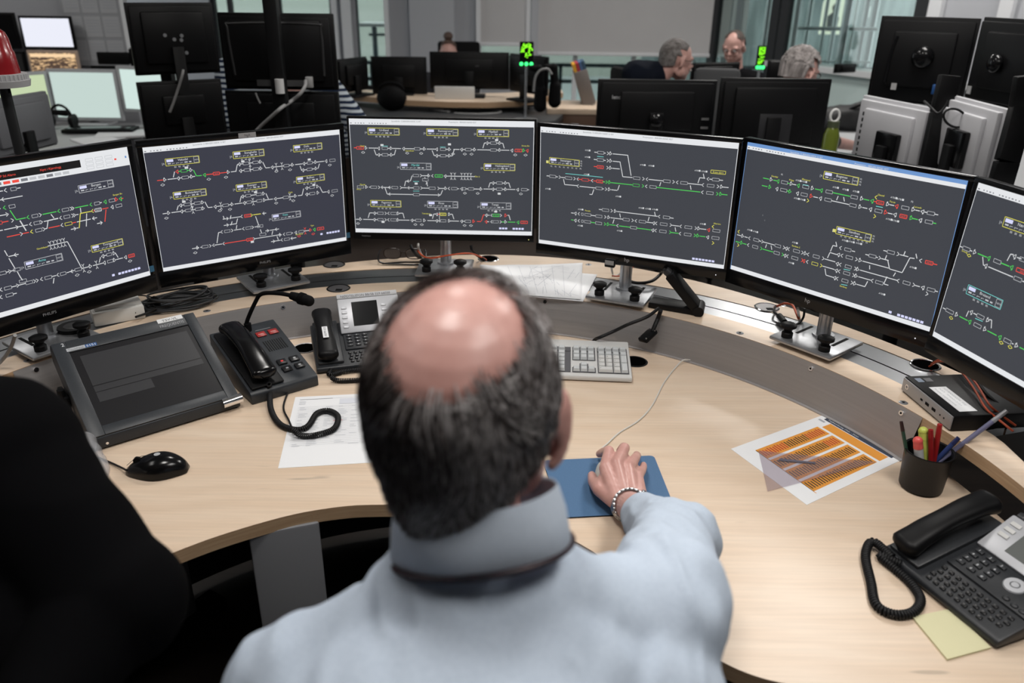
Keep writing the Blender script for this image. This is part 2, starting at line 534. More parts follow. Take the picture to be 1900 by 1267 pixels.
def hom(src, dst):
    """homography from 4 point pairs, plain python"""
    A = []
    for (x, y), (u, v) in zip(src, dst):
        A.append([x, y, 1, 0, 0, 0, -u * x, -u * y, u]); A.append([0, 0, 0, x, y, 1, -v * x, -v * y, v])
    n = 8
    for i in range(n):
        p = max(range(i, n), key=lambda r: abs(A[r][i])); A[i], A[p] = A[p], A[i]
        for r in range(n):
            if r != i:
                k = A[r][i] / A[i][i]
                A[r] = [a - k * b for a, b in zip(A[r], A[i])]
    h = [A[i][8] / A[i][i] for i in range(n)] + [1]
    return lambda x, y: ((h[0] * x + h[1] * y + h[2]) / (h[6] * x + h[7] * y + 1), (h[3] * x + h[4] * y + h[5]) / (h[6] * x + h[7] * y + 1))

W_, H_ = .518, .324
class Scr:
    """drawing on a screen; source notes are points of a sketch mapped onto the panel"""
    def __init__(s, corners, bg='k', lw=.0019):
        s.mb = MB(); s.bg = bg; s.lw = lw
        s.H = hom(corners, [(0, 0), (1, 0), (1, 1), (0, 1)]) if not callable(corners) else corners
        s.mb.poly([(-W_ / 2, -H_ / 2, 0), (W_ / 2, -H_ / 2, 0), (W_ / 2, H_ / 2, 0), (-W_ / 2, H_ / 2, 0)], mi_(bg))
        s.z = .0002
    def p(s, x, y):
        u, v = s.H(x, y)
        return V(((u - .5) * W_, (.5 - v) * H_, 0))
    def rect(s, x0, y0, x1, y1, c):      # panel fractions
        s.z += .000002
        P = [((a - .5) * W_, (.5 - b) * H_, s.z) for a, b in ((x0, y1), (x1, y1), (x1, y0), (x0, y0))]
        s.mb.poly(P, mi_(c))
    def seg(s, a, b, c='w', w=None):
        w = (w or s.lw) / 2
        a, b = V(a), V(b); d = b - a
        if d.length < 1e-6: return
        d.normalize(); n = V((-d.y, d.x, 0)) * w
        L = W_ / 2 - .001
        z = V((0, 0, s.z + .00006))
        if max(a.x, b.x) < -L or min(a.x, b.x) > L: return
        def cl(p):
            return V((max(-L, min(L, p.x)), p.y, 0))
        s.mb.poly([cl(a - n) + z, cl(b - n) + z, cl(b + n) + z, cl(a + n) + z], mi_(c))
    def box(s, x, y, w, h, c='w', t=.0009):   # local metres, centre
        for a, b in (((x - w / 2, y - h / 2), (x + w / 2, y - h / 2)), ((x + w / 2, y - h / 2), (x + w / 2, y + h / 2)), ((x + w / 2, y + h / 2), (x - w / 2, y + h / 2)), ((x - w / 2, y + h / 2), (x - w / 2, y - h / 2))):
            s.seg((*a, 0), (*b, 0), c, t)
    def fill(s, x, y, w, h, c):
        if abs(x) + w / 2 > W_ / 2 - .001: return
        z = s.z + .00003
        s.mb.poly([(x - w / 2, y - h / 2, z), (x + w / 2, y - h / 2, z), (x + w / 2, y + h / 2, z), (x - w / 2, y + h / 2, z)], mi_(c))
    def txt(s, t, x, y, size, c='w', center=False):
        if abs(x) > W_ / 2 - .004: return
        add_text(s.mb, t, Matrix.Translation((x, y, s.z + .00009)), size, mi=mi_(c), center=center)
    def row(s, x, y, spec):
        """one track row: symbols strung along a line at the height of (x, y)"""
        v = s.p(x, y).y
        def at(xx):   # local x for sketch x on this row
            yy = y
            for _ in range(4):
                q = s.p(xx, yy); yy += (q.y - v) / max(1e-9, (s.p(xx, yy).y - s.p(xx, yy + 1).y))
            return s.p(xx, yy).x
        c = 'w'
        for tk in spec.split():
            if tk in ('w', 'g', 'r', 'y', 'c', 'o'): c = tk; continue
            k = tk[0]; a = [float(q) for q in tk[1:].split(',')]
            X = at(a[0]); h = .0042
            if k == '=': s.seg((X, v, 0), (at(a[1]), v, 0), c)
            elif k == '#':
                X2 = at(a[1]); s.box((X + X2) / 2, v, X2 - X, .0068, c if c != 'w' else 'G', .0009)
            elif k == '*':
                X2 = at(a[1]); s.box((X + X2) / 2, v, X2 - X, .0072, c, .0014); s.txt('5632', (X + X2) / 2, v - .002, .0055, c, True)
            elif k == '<':
                s.seg((X + .005, v + h, 0), (X, v, 0), c, .0014); s.seg((X, v, 0), (X + .005, v - h, 0), c, .0014)
            elif k == '>':
                s.seg((X - .005, v + h, 0), (X, v, 0), c, .0014); s.seg((X, v, 0), (X - .005, v - h, 0), c, .0014)
            elif k == '(':
                for A_, B_ in (((X, v), (X + .0062, v + h)), ((X, v), (X + .0062, v - h)), ((X + .0062, v + h), (X + .0062, v - h))): s.seg((*A_, 0), (*B_, 0), c, .0012)
                s.seg((X + .0045, v - h - .0015, 0), (X + .0045, v - h + .001, 0), c, .0018)
            elif k == ')':
                for A_, B_ in (((X, v), (X - .0062, v + h)), ((X, v), (X - .0062, v - h)), ((X - .0062, v + h), (X - .0062, v - h))): s.seg((*A_, 0), (*B_, 0), c, .0012)
                s.seg((X - .0045, v + h + .0015, 0), (X - .0045, v + h - .001, 0), c, .0018)
            elif k == 'o':
                vv = v - .0125
                for A_, B_ in (((-.005, 0), (0, .003)), ((0, .003), (.005, 0)), ((.005, 0), (0, -.003)), ((0, -.003), (-.005, 0))):
                    s.seg((X + A_[0], vv + A_[1], 0), (X + B_[0], vv + B_[1], 0), c, .0010)
            elif k == 'Y':
                for sg in (1, -1):
                    y1, y2 = v + sg * .002, v + sg * .006
                    s.seg((X, y1, 0), (X, y2, 0), c, .0012); s.seg((X, y2, 0), (X - .003, y2 + sg * .004, 0), c, .0012); s.seg((X, y2, 0), (X + .003, y2 + sg * .004, 0), c, .0012)
            elif k == '1':
                s.txt('1', X, v - .012, .006, c)
            elif k == '_': s.seg((X, v + .0062, 0), (at(a[1]), v + .0062, 0), 'c', .0012)
    def dia(s, *a, c='w', w=None):
        s.seg(s.p(a[0], a[1]), s.p(a[2], a[3]), c, w)
    def chip(s, x, y, c='w', w=.0085, h=.0055):
        q = s.p(x, y); s.fill(q.x, q.y, w, h, c)
    def note(s, x, y, c='w', n=1):
        q = s.p(x, y)
        for i in range(n):
            xx = q.x + i * .0185
            s.txt('ATB', xx - .008, q.y - .002, .0052, c); s.fill(xx + .0048, q.y, .0045, .0042, c)
    def label(s, x, y, t, c='y', size=.0055):
        q = s.p(x, y); s.txt(t, q.x, q.y - .002, size, c, True)
    def head(s, x, y, t, c='y', tc='w', w=.088, h=.0185, below=4, side=False):
        """station name plate; (x, y) = its top left"""
        q = s.p(x, y); X, Y = q.x, q.y
        s.box(X + w / 2, Y - h / 2, w, h, c, .0011)
        s.fill(X + w * .13, Y - h * .3, w * .2, h * .38, 'l')
        s.txt(t, X + w * .36, Y - h * .45, .0082, tc)
        s.box(X + w * .91, Y - h * .5, w * .14, h * .8, 'G', .0008); s.txt('NFX', X + w * .855, Y - h * .62, .0055, 'G')
        for i in range(6):
            s.fill(X + w * (.1 + i * .125), Y - h * .72, w * (.07 if i % 2 else .095), .0009 if i in (1, 2, 3) else .003, 'G')
            if i in (1, 2, 3): s.fill(X + w * (.065 + i * .125), Y - h * .78, .0009, .003, 'G')
        s.txt('[A', X - .0095, Y - h * .8, .007, 'G')
        for i in range(below): s.txt('BS', X + w * (.23 + i * .125), Y - h - .0065, .0055, 'w')
        if side:
            for i in range(3): s.txt('FS', X + w + .003, Y - .004 - i * .006, .005, 'w')
    def ticks(s, x, y, n, gap=None):
        q = s.p(x, y)
        for i in range(n): s.fill(q.x + i * .0085, q.y, .0066, .0055, 'l')
    def bars(s, top=.04, bottom=.035, edge='h', tool=True):
        s.rect(.0, 1 - bottom, 1, 1, 'h'); s.rect(0, 0, 1, top, 'h')
        t = .002
        s.rect(0, 0, t * 1.2, 1, 'h' if edge == 'h' else 'b'); s.rect(1 - t * 1.4, 0, 1, 1, 'h' if edge == 'h' else 'b')
        if edge == 'b': s.rect(0, 0, 1, top * .5, 'b')
        y = (.5 - top * .32) * H_
        s.z += .00002
        s.txt('Spesialbilde 12 BERGEN NSIDE 12 SET', -.14, y - .0022, .0052, 'd' if edge == 'h' else 'w'); s.txt('Presentation - BERGEN BANE VEST', .02, y - .0022, .0052, 'd' if edge == 'h' else 'w')
        for i, q in enumerate((.01, .035, .05, .065, .08, .11, .125, .14, .155, .17, .185, .2)):
            s.fill((q - .5) * W_, (.5 - top * .75) * H_, .003 if i % 3 else .0045, .0022, 'd')

def monitor(pose, scr, label, brand, side=.012, top=.012, bottom=.028, depth=.05, brand_size=.008, brand_x=0, stand=True, sticker=False, gloss=True, led=None, energy=False, dz=0, sdx=0):
    x, y, z, yaw, tilt = pose
    R = V((math.cos(yaw), math.sin(yaw), 0)); n = V((math.sin(yaw), -math.cos(yaw), 0)); U = V((0, 0, 1)) * math.cos(tilt) - n * math.sin(tilt)
    Nn = R.cross(U)
    M = Matrix(((R.x, U.x, Nn.x, x), (R.y, U.y, Nn.y, y), (R.z, U.z, Nn.z, CAM_Z + z), (0, 0, 0, 1)))
    base = Matrix(((R.x, n.x * -1, 0, x), (R.y, n.y * -1, 0, y), (0, 0, 1, SZ), (0, 0, 0, 1)))   # x right, y away from viewer, z up
    t = thing('monitor', label, 'monitor', base, 'desk monitors of the signal control desk')
    L = base.inverted() @ M
    def part(name, mb, mats, parent=t, **k):
        return obj(name, mb, mats, parent, recenter=False, **k)
    def local(mb):
        bmesh.ops.transform(mb.bm, matrix=L, verts=mb.bm.verts); return mb
    w, h = W_ / 2, H_ / 2
    m = MB()
    oc = (0, (top - bottom) / 2, 0)
    # frame bars around the panel
    fz = -.010
    fr = .022
    m.box((0, h + top / 2, fz), (W_ + 2 * side, top, fr), bev=.0015)
    m.box((0, -h - bottom / 2, fz), (W_ + 2 * side, bottom, fr), bev=.0015)
    for sg in (-1, 1): m.box((sg * (w + side / 2), 0, fz), (side, H_ + .002, fr), bev=.0015)
    hs = local(m); part('bezel', hs, BLACKG if gloss else BLACK)
    m = MB(); m.box((0, oc[1], -.020), (W_ + 2 * side - .012, H_ + top + bottom - .012, .014), bev=.004)
    m.box((0, -.01, -.036), (W_ * .55, H_ * .6, .016), bev=.006)
    part('rear_housing', local(m), BLACK)
    for v in scr.mb.bm.verts: v.co.z += .0
    bmesh.ops.transform(scr.mb.bm, matrix=L @ Matrix.Translation((0, 0, -.0015)), verts=scr.mb.bm.verts)
    part('screen', scr.mb, [SC[k] for k in SK], recalc=False)
    if brand:
        m = MB()
        add_text(m, brand, L @ Matrix.Translation((brand_x, -h - bottom * .58, .0013)), brand_size, center=True)
        part('brand_mark', m, mat('brand_grey', (.33, .33, .34), .4), label='silver brand lettering', recalc=False)
    if led:
        m = MB(); m.cyl(L @ V((w * led[0], -h - bottom * .62, .0008)), L @ V((w * led[0], -h - bottom * .62, .0016)), .0013, seg=10)
        part('power_light', m, mat('led_' + led[1], (.1, .1, .1), .5, emit=(.75, .75, .2) if led[1] == 'yellow' else (.9, .9, .95), es=1.2))
    if sticker:
        m = MB(); m.box((sticker[0], h + top * .5, .0014), (.046, .0125, .0006))
        st = part('name_sticker', local(m), [mat('sticker_grey', (.33, .33, .34), .6)], label='small grey sticker reading NgA')
        m = MB(); add_text(m, 'NgA', L @ Matrix.Translation((sticker[0], h + top * .5 - .003, .0019)), .0085, center=True)
        obj('sticker_text', m, INK, st, recenter=False, recalc=False)
    if energy:
        m = MB(); m.box((w + side * .45, -h + .016, .0014), (.011, .016, .0005))
        part('energy_sticker', local(m), mat('sticker_blue', (.04, .14, .24), .5), label='blue energy sticker')
    if stand:
        pz = .016
        sx = sdx
        sp = MB(); sp.box((sx, .015 + dz, pz), (.165, .15, .010), bev=.004); plate = part('clamp_plate', sp, ALU, label='grey metal clamp plate')
        for sg in (-1, 1): obj('clamp_slot', MB().box((sx + sg * .048, .040 + dz, pz + .0052), (.008, .07, .0006)), BLACKM, plate, recenter=False)
        for sg in (-1, 1):
            m = MB(); m.lathe([(.0, .036), (.014, .036), (.0195, .033), (.0195, .027), (.012, .022), (.009, .016), (.0135, .012), (.0135, .0), (0, 0)], (sx + sg * .050, -.034 + dz, pz + .005), 24)
            part('clamp_knob', m, BLACK)
        m = MB(); m.cyl((sx, .045 + dz, pz), (sx, .045 + dz, .30), .017, seg=28); m.cyl((sx, .045 + dz, pz), (sx, .045 + dz, pz + .01), .026, seg=28)
        m.box((sx / 2, .052, .27), (.09 + abs(sx), .02, .09), bev=.004)
        part('stand_pole', m, ALU, label='round aluminium pole')
        m = MB(); m.box((sx, .015 + dz, .0055), (.09, .10, .011), bev=.002)
        obj('clamp_foot', m, ALU, plate, recenter=False)
    return t

POSES = {1: (-1.0772, 1.7119, -.5289, .9463, -.0006), 2: (-.7041, 2.1257, -.54, .6152, -.028), 3: (-.2049, 2.2666, -.5104, -.0202, .0412),
         4: (.3074, 2.0651, -.5074, -.4083, -.0293), 5: (.7291, 1.7666, -.5062, -.8813, .012), 6: (.9522, 1.2877, -.503, -1.3349, .0576)}

# --- screen 3, centre
s = Scr([(33, 57), (1773, 65), (1762, 1160), (107, 1118)])
s.bars(.05, .035)
for x, y, n, c, tc in ((208, 143, 'Urdland', 'y', 'w'), (752, 145, 'Reimegrend', 'y', 'w'), (1228, 147, 'Mjølfjell', 'y', 'w'), (510, 468, 'Myrdal', 'G', 'c'), (1296, 472, 'Hallingskeid', 'y', 'w'),
                    (240, 820, 'Fagernut', 'y', 'w'), (767, 828, 'Finse', 'G', 'w'), (1268, 842, 'Tunga', 'G', 'w')):
    s.head(x, y, n, c, tc, below=0 if n == 'Myrdal' else 4)
s.row(90, 330, 'r =83,110 *108,170 w )205 o165 =218,300 (298 _340,395 #340,392 =392,418 )436 =440,515 (527 =550,640 #640,692 =692,725 )745 o572 o702 =755,838 (836 _880,932 #882,932 =932,960 )980 o1000,0')
s.row(1000, 338, '=1005,1060 (1068 =1092,1118 #1118,1172 =1172,1198 )1218 o1112 o1175 =1230,1355 #1355,1412 =1412,1436 )1457 =1460,1535 (1547 r *1590,1655 g )1685 w r (1695 w o1593 o1692')
s.row(300, 393, '(298 =318,342 #342,395 =395,420 )440'); s.dia(268, 345, 287, 395); s.dia(287, 395, 300, 395); s.dia(440, 393, 455, 393); s.dia(455, 393, 467, 346)
s.row(840, 398, '(835 =855,882 #882,935 =935,960 )980'); s.dia(805, 350, 825, 398); s.dia(825, 398, 838, 398); s.dia(980, 400, 995, 400); s.dia(995, 400, 1013, 338)
s.row(1310, 275, '(1308 =1330,1355 #1355,1412 =1412,1436 )1457'); s.dia(1283, 325, 1297, 275); s.dia(1297, 275, 1310, 275); s.dia(1457, 275, 1472, 277); s.dia(1472, 277, 1487, 325)
s.chip(340, 303); s.chip(967, 291); s.chip(1413, 247); s.label(160, 310, 'Opset'); s.label(595, 353, 'Ljosanbotn'); s.label(1690, 299, 'Hovse Bo')
s.row(630, 587, '#630,682 >712 =712,775 )788 <802 g *835,905 w (918 =940,1210 Y988 Y1020 Y1085 Y1114 Y1143 Y1172'); s.label(1232, 595, 'Flåm 2')
s.dia(552, 687, 562, 640); s.dia(562, 640, 600, 640); s.dia(605, 640, 622, 588); s.row(580, 640, '<575')
s.row(120, 695, 'w #118,175 )212 =225,240 #240,295 >325 <335 =345,425 <403 #435,490 >527 =527,575 <580 =590,635 #635,688 >718 =718,782 #782,838 >877 =877,925 )948 <958 #990,1045 =1045,1062 (1075 #1095,1125 =1125,1148 #1148,1202 =1202,1260 )1282 o1117 o1238')
s.row(1295, 713, '=1295,1372 (1370 =1390,1417 #1417,1472 =1472,1495 )1517 =1520,1597 (1608 #1655,1712 =1712,1730 o1652')
s.row(1370, 655, '(1370 =1390,1417 #1417,1472 =1472,1495 )1517'); s.dia(1342, 700, 1355, 655); s.dia(1355, 655, 1372, 655); s.dia(1517, 655, 1535, 655); s.dia(1535, 655, 1550, 703)
s.dia(370, 698, 392, 760); s.row(400, 762, '=392,635 <405 #635,692 =692,890 >882'); s.dia(890, 768, 908, 725)
s.seg(s.p(632, 643), s.p(686, 643), 'c', .0012); s.seg(s.p(632, 734), s.p(690, 734), 'c', .0012); s.chip(660, 663); s.chip(1444, 758)
s.row(718, 627, '#718,772'); s.row(745, 655, '>765'); s.dia(757, 650, 767, 688); s.dia(738, 602, 744, 614); s.label(165, 672, 'Myrdal'); s.label(132, 716, 'Kleve')
s.row(110, 997, '=108,140 )162 =175,265 (264 =282,308 #308,358 >388 <398 #428,482 )507 =507,602 (612 =632,658 #658,710 )752 =768,845 (843 =862,890 #890,942 )985 =985,1065 (1077 =1095,1122 #1122,1175 r )1215 =1235,1275 (1310 w =1330,1350 <1365 #1388,1440 >1470 g =1470,1500 w )1520 g =1530,1600 (1615 r *1655,1718 w o125 o655 o715 o1118 o1178')
s.row(265, 940, '(264 =282,308 #305,358 >388 <398 #428,482 )507'); s.dia(220, 985, 233, 938); s.dia(233, 938, 262, 938); s.dia(507, 942, 540, 942); s.dia(540, 942, 553, 990)
s.row(845, 952, '(843 r =862,885 y *888,942 w )985'); s.dia(815, 995, 828, 950); s.dia(828, 950, 845, 950); s.dia(985, 953, 1002, 953); s.dia(1002, 953, 1017, 1000); s.dia(880, 930, 882, 1030, w=.0012)
s.row(1310, 963, '(1310 =1330,1355 <1365 g *1388,1445 w >1470 r )1520'); s.dia(1278, 1018, 1295, 960, c='r'); s.dia(1295, 960, 1308, 960, c='r'); s.dia(1525, 965, 1540, 965); s.dia(1540, 965, 1553, 1012)
s.chip(357, 1023); s.chip(798, 961); s.chip(1413, 929); s.label(757, 945, 'Tunnelport')
s.ticks(1458, 1090, 3); s.ticks(1588, 1094, 4)
M3 = monitor(POSES[3], s, 'slim black monitor in the middle of the desk row, eight name plates in three rows', 'ThinkVision', side=.006, top=.006, bottom=.020, brand_size=.0055, brand_x=-.228, gloss=False, led=(.965, 'yellow'))

# --- screen 2
s = Scr([(65, 220), (1606, 88), (1656, 962), (224, 1203)], 'K')
s.bars(.042, .032)
for x, y, n, c, tc in ((243, 312, 'Vaksdal', 'y', 'w'), (774, 260, 'Stanghelle', 'y', 'w'), (1246, 212, 'Dale', 'y', 'w'), (303, 577, 'Bolstadøyri', 'y', 'w'), (797, 520, 'Evanger', 'y', 'w'), (1268, 462, 'Bulken', 'y', 'w'), (1076, 757, 'Voss', 'G', 'c')):
    s.head(x, y, n, c, tc, w=.082, h=.0175, below=0 if n == 'Voss' else 4)
s.row(180, 482, 'r =180,228 w )252 =262,330 (333 =355,375 #375,425 =425,445 )462 =462,478 o217')
s.row(330, 412, 'r (325 g =345,368 #368,415 =415,435 w )457'); s.dia(307, 457, 317, 412); s.dia(465, 400, 488, 447, c='g'); s.dia(488, 447, 530, 443, c='g')
s.row(540, 440, 'g (540 r =565,620 *620,668 =668,728 w )748 =758,797 o580 o715'); s.dia(797, 415, 808, 360); s.dia(808, 360, 820, 359)
s.row(815, 357, '(812 =832,855 #855,898 =898,930 #930,972 =972,985 )1000 Y906'); s.row(815, 410, '(822 =840,862 #862,905 =905,932 #932,975 =975,985 )1003'); s.dia(1007, 340, 1030, 387); s.dia(1030, 387, 1064, 384); s.dia(906, 350, 912, 418, w=.0012)
s.row(1070, 383, '(1070 =1090,1172 #1172,1212 =1212,1232 )1250 Y1113 Y1157 o1110 o1217 =1260,1315'); s.row(1320, 355, '(1318 =1338,1355 #1355,1395 =1395,1410 )1430 =1430,1486 (1492 #1530,1572 o1528'); s.row(1310, 407, '(1310 =1328,1352 #1352,1392 =1392,1412 )1432'); s.dia(1298, 372, 1310, 408); s.dia(1438, 395, 1450, 356)
s.row(222, 745, '=222,255 )280 =290,358 (358 =378,400 #400,445 =445,478 #478,525 )550 Y458 o245'); s.row(350, 680, '(350 =368,390 #390,440 =440,470 #470,518 )545 Y447'); s.dia(333, 718, 345, 680); s.dia(553, 652, 577, 697); s.dia(577, 697, 612, 694); s.dia(447, 665, 455, 715, w=.0012)
s.row(622, 692, '(622 =645,692 #692,737 =737,757 )777 Y678 o665 o745 =785,845'); s.row(850, 663, '(850 =868,880 #880,918 =918,958 #958,998 )1028 =1028,1085 Y930'); s.row(838, 612, '(836 =855,872 #872,912 =912,955 #955,995 )1022'); s.dia(827, 655, 837, 612); s.dia(1030, 588, 1050, 632)
s.row(1093, 632, '(1093 =1115,1165 #1165,1208 =1208,1250 )1270 Y1218 o1107 o1241 =1280,1312'); s.dia(1312, 605, 1325, 552); s.row(1340, 548, '(1338 =1355,1372 #1372,1408 )1442'); s.row(1340, 598, '(1338 =1355,1372 #1372,1412 )1445'); s.dia(1450, 538, 1472, 582); s.dia(1472, 582, 1505, 578)
s.row(1510, 578, '(1508 #1545,1588 o1545'); s.label(1222, 580, 'Geilo')
s.row(715, 787, '=692,735 >737 =745,830 <832 r *862,908 y >925 =930,990 w <1003 =1003,1032'); s.row(700, 840, '=700,735 >738 =745,800'); s.dia(808, 785, 797, 830); s.dia(757, 760, 748, 790); s.dia(765, 808, 755, 838); s.dia(695, 765, 705, 790); s.dia(802, 838, 797, 868)
s.row(670, 893, '<675 #705,748 >772 =780,838 <845 #872,912 >933 =940,985 #962,1005'); s.dia(948, 768, 973, 840); s.dia(985, 872, 995, 900); s.dia(645, 980, 658, 895); s.dia(658, 895, 672, 893)
s.row(450, 1022, '=450,500 )505 =515,528 #528,575 >600 <610 =625,685 <690 r =705,875 *878,925 w >943 =943,1148 o470'); s.row(1150, 915, ')1150 <1163 #1190,1228 =1228,1240 (1252 #1285,1325 =1325,1370 r )1385 g (1397 r *1430,1480 Y1335 o1285 o1395')
s.row(1025, 885, '=1025,1050 >1052 =1058,1098 <1100 =1100,1130'); s.dia(1082, 885, 1075, 915); s.row(1068, 970, '=1068,1095 >1098 =1098,1140 <1145 #1172,1212 <1222 =1222,1265'); s.dia(1115, 928, 1125, 955); s.row(980, 915, '#980,1028')
for q in ((852, 335), (1370, 323), (410, 381), (388, 650), (950, 578), (1405, 523), (922, 970)): s.chip(*q)
s.ticks(1462, 911, 1); s.ticks(1510, 903, 5); s.label(1390, 843, 'Ygre'); s.label(1290, 910, 'Gjerdåker')
M2 = monitor(POSES[2], s, 'monitor left of the centre one, grey sticker on top edge, seven name plates', 'PHILIPS', side=.013, top=.016, bottom=.043, brand_size=.0098, brand_x=.01, sticker=(.0,), energy=True, sdx=.03)

# --- screen 4
s = Scr([(58, 22), (1726, 163), (1597, 1217), (40, 997)])
s.bars(.045, .032)
s.head(133, 280, 'Stavanger', 'y', 'w', w=.085, h=.017, below=0, side=True); s.chip(115, 317, 'y', .007, .007)
for i in range(8):
    s.label(148 + i * 35, 353 + i * 3.2, 'FS', 'w', .0052)
s.row(510, 237, '=510,535 #538,590 =590,605 >632 )658 =665,790'); s.dia(790, 262, 818, 435)
s.row(510, 298, '=505,530 #533,587 =587,605 >630 )658 =665,725'); s.dia(725, 317, 748, 443); s.dia(748, 443, 830, 450)
s.row(510, 357, 'r =505,530 *533,585 w >628 )656 =660,722')
s.row(110, 434, '=108,130 #133,185 =185,203 >226 =230,262 #265,320 >350 <362 r =375,405 #405,460 =460,480 w <483 r =500,525 *528,580 g =580,600 >620 )648 =650,830 #833,887 >925'); s.dia(250, 462, 260, 508); s.dia(260, 508, 365, 517)
s.row(365, 520, '<362 =385,522 #522,575 =575,590 >615 )645 =650,702'); s.dia(705, 556, 720, 513); s.dia(505, 548, 490, 592); s.dia(490, 592, 468, 590)
s.row(835, 452, '#838,893 >930 <943 =965,1088 #1090,1147 >1183 <1197 #1235,1292 =1295,1410 <1412 #1458,1515 >1557 )1590 =1590,1637')
s.row(940, 523, 'w <937 #975,1030 g =1030,1400 w <1408 #1452,1508 g >1550 )1583 =1583,1628')
s.dia(1068, 490, 1058, 522); s.dia(1316, 517, 1322, 552); s.dia(1380, 497, 1395, 452); s.dia(1395, 452, 1440, 458); s.dia(1425, 420, 1432, 455); s.row(1455, 462, '<1455 =1475,1500 #1500,1558 =1560,1590')
s.seg(s.p(266, 415), s.p(580, 448), 'c', .0014); s.seg(s.p(533, 272), s.p(587, 277), 'c', .0014)
for x, y, n in ((455, 222, 1), (453, 278, 1), (445, 423, 1), (918, 345, 1), (990, 352, 1), (1378, 393, 1), (1435, 400, 1), (120, 543, 1), (712, 608, 1), (395, 716, 1), (905, 705, 1), (962, 712, 1), (1020, 718, 1), (390, 852, 1), (722, 896, 1), (1422, 840, 1)): s.note(x, y)
q = s.p(1550, 407); s.box(q.x, q.y, .036, .008, 'y', .0011); s.label(1550, 408, 'Brann alarm')
s.row(550, 716, '=547,572 #575,630 >662 )695 =700,1010 =1010,1040 <1045 #1088,1143 =1143,1175')
s.row(315, 745, '=313,335 (338 <370 #400,415 #428,480 =480,518 #520,573 >608 )640 =645,750 #750,803 >838 <850 #885,940 =945,1000 (995 <1020 #1063,1120 >1160 =1160,1222 <1226 #1270,1328 >1370 )1398 =1400,1450 r (1458 w #1505,1565')
s.row(313, 803, 'g =313,333 w (338 <370 #400,415 #425,478 g =478,515 w #518,570 g >605 )635 =640,690 w <695 g =715,810 w #812,865 g =865,985 w (988 <1015 #1057,1113 g >1155 =1155,1215 w <1220 #1265,1322 g >1362 )1390 =1395,1443 w (1450 #1497,1557')
s.dia(722, 752, 728, 785); s.dia(675, 800, 664, 835); s.dia(970, 780, 960, 815); s.dia(1188, 868, 1194, 903); s.dia(1015, 738, 1022, 772)
s.label(453, 727, 'Paradis'); s.label(1542, 838, 'Mariero'); s.row(1505, 862, 'y <1498'); s.row(1505, 1000, 'y >1515')
s.ticks(1342, 1131, 7)
M4 = monitor(POSES[4], s, 'monitor right of the centre one, single yellow name plate at upper left', 'hp', side=.008, top=.010, bottom=.030, brand_size=.015, brand_x=.0, led=(.93, 'white'), sdx=-.01)

# --- screen 5
s = Scr([(118, 28), (1472, 265), (1231, 1187), (18, 803)])
s.bars(.052, .032, edge='b')
s.head(588, 207, 'Boganes', 'y', 'w', w=.083, h=.017, below=0, side=True); s.head(665, 545, 'Sandnes', 'y', 'w', w=.083, h=.017, below=0, side=True); s.chip(648, 571, 'y', .007, .007)
s.row(215, 250, 'g =213,250 w )270 g =275,295 (296 w #325,362 g =362,375 w )393 =395,415 g (420 w #455,492 )522 g =530,560 (560 w #597,637 g =637,745 w #750,790 )825 g =828,862 (870 r =890,905 *907,950 w )985 =988,1015 r (1020 w #1060,1105 )1142 =1145,1172 (1178 =1200,1218 #1218,1262 =1262,1285')
s.row(208, 296, 'g =206,240 )262 w (290 #320,358 g =358,370 )385 w (415 #445,483 r )515 w =520,548 (555 #590,630 =630,738 #742,782 )815 =820,850 (860 #897,940 r )972 w =975,1005 (1010 r *1050,1092 g )1130 =1130,1160 w (1165 #1205,1250 g =1252,1272')
s.dia(672, 360, 662, 385); s.dia(705, 366, 710, 393); s.seg(s.p(903, 422), s.p(945, 430), 'c', .0014); s.seg(s.p(455, 290), s.p(490, 296), 'c', .0014)
for x, y in ((430, 265), (465, 272), (658, 307), (718, 320), (782, 332), (1015, 370), (1055, 380), (420, 375), (455, 382), (985, 502), (1025, 512), (135, 568), (170, 578), (410, 645), (388, 768), (715, 632), (755, 640), (800, 650), (1130, 797), (940, 957)): s.note(x, y)
for x, y, t in ((283, 240, 'Ganddal'), (387, 262, 'Klepp'), (475, 260, 'Øksnavad'), (935, 354, 'Gausel'), (1005, 395, 'Forus'), (1160, 428, 'Luravik'), (415, 668, 'Sandnes S'), (703, 912, 'Sandnes')): s.label(x, y, t)
s.row(905, 367, 'y <897'); s.row(890, 483, 'y >902'); s.row(485, 388, 'y >493'); s.row(65, 577, 'y <62'); s.row(65, 660, 'y >70'); s.row(1215, 958, 'w >1220')
s.label(212, 476, '::', 'w'); s.label(225, 507, '::', 'w'); s.label(328, 228, 'FS', 'w'); s.label(1125, 394, 'FS', 'w')
s.row(57, 596, '=57,82 )98 =102,122 <127 #158,190 =190,205 >217 =217,285 #288,322 >348 (348 <365 #400,437 >460 )480 <483 #520,557 >587 =590,655')
s.row(50, 637, 'g =50,75 )92 =95,115 w <120 #152,184 g >210 =213,278 w #282,315 g >340 w (340 <358 #390,427 r >460 (455 w <478 y #512,548 >575 w =578,650')
s.dia(237, 655, 230, 676); s.dia(264, 662, 269, 688)
s.row(655, 770, '(658 <678 #715,752 >783 )800 =805,968 =968,1035 <1030 #1068,1110 >1140 =1142,1170 (1178 #1215,1262 =1262,1280')
s.row(655, 812, '(652 <672 #705,743 >772 )790 =795,870 <872 #900,945 =950,978')
s.row(645, 857, '(642 <660 #695,732 >762 )782 =785,835'); s.row(675, 718, '(665 <688 #720,760 >790 )815 =820,980')
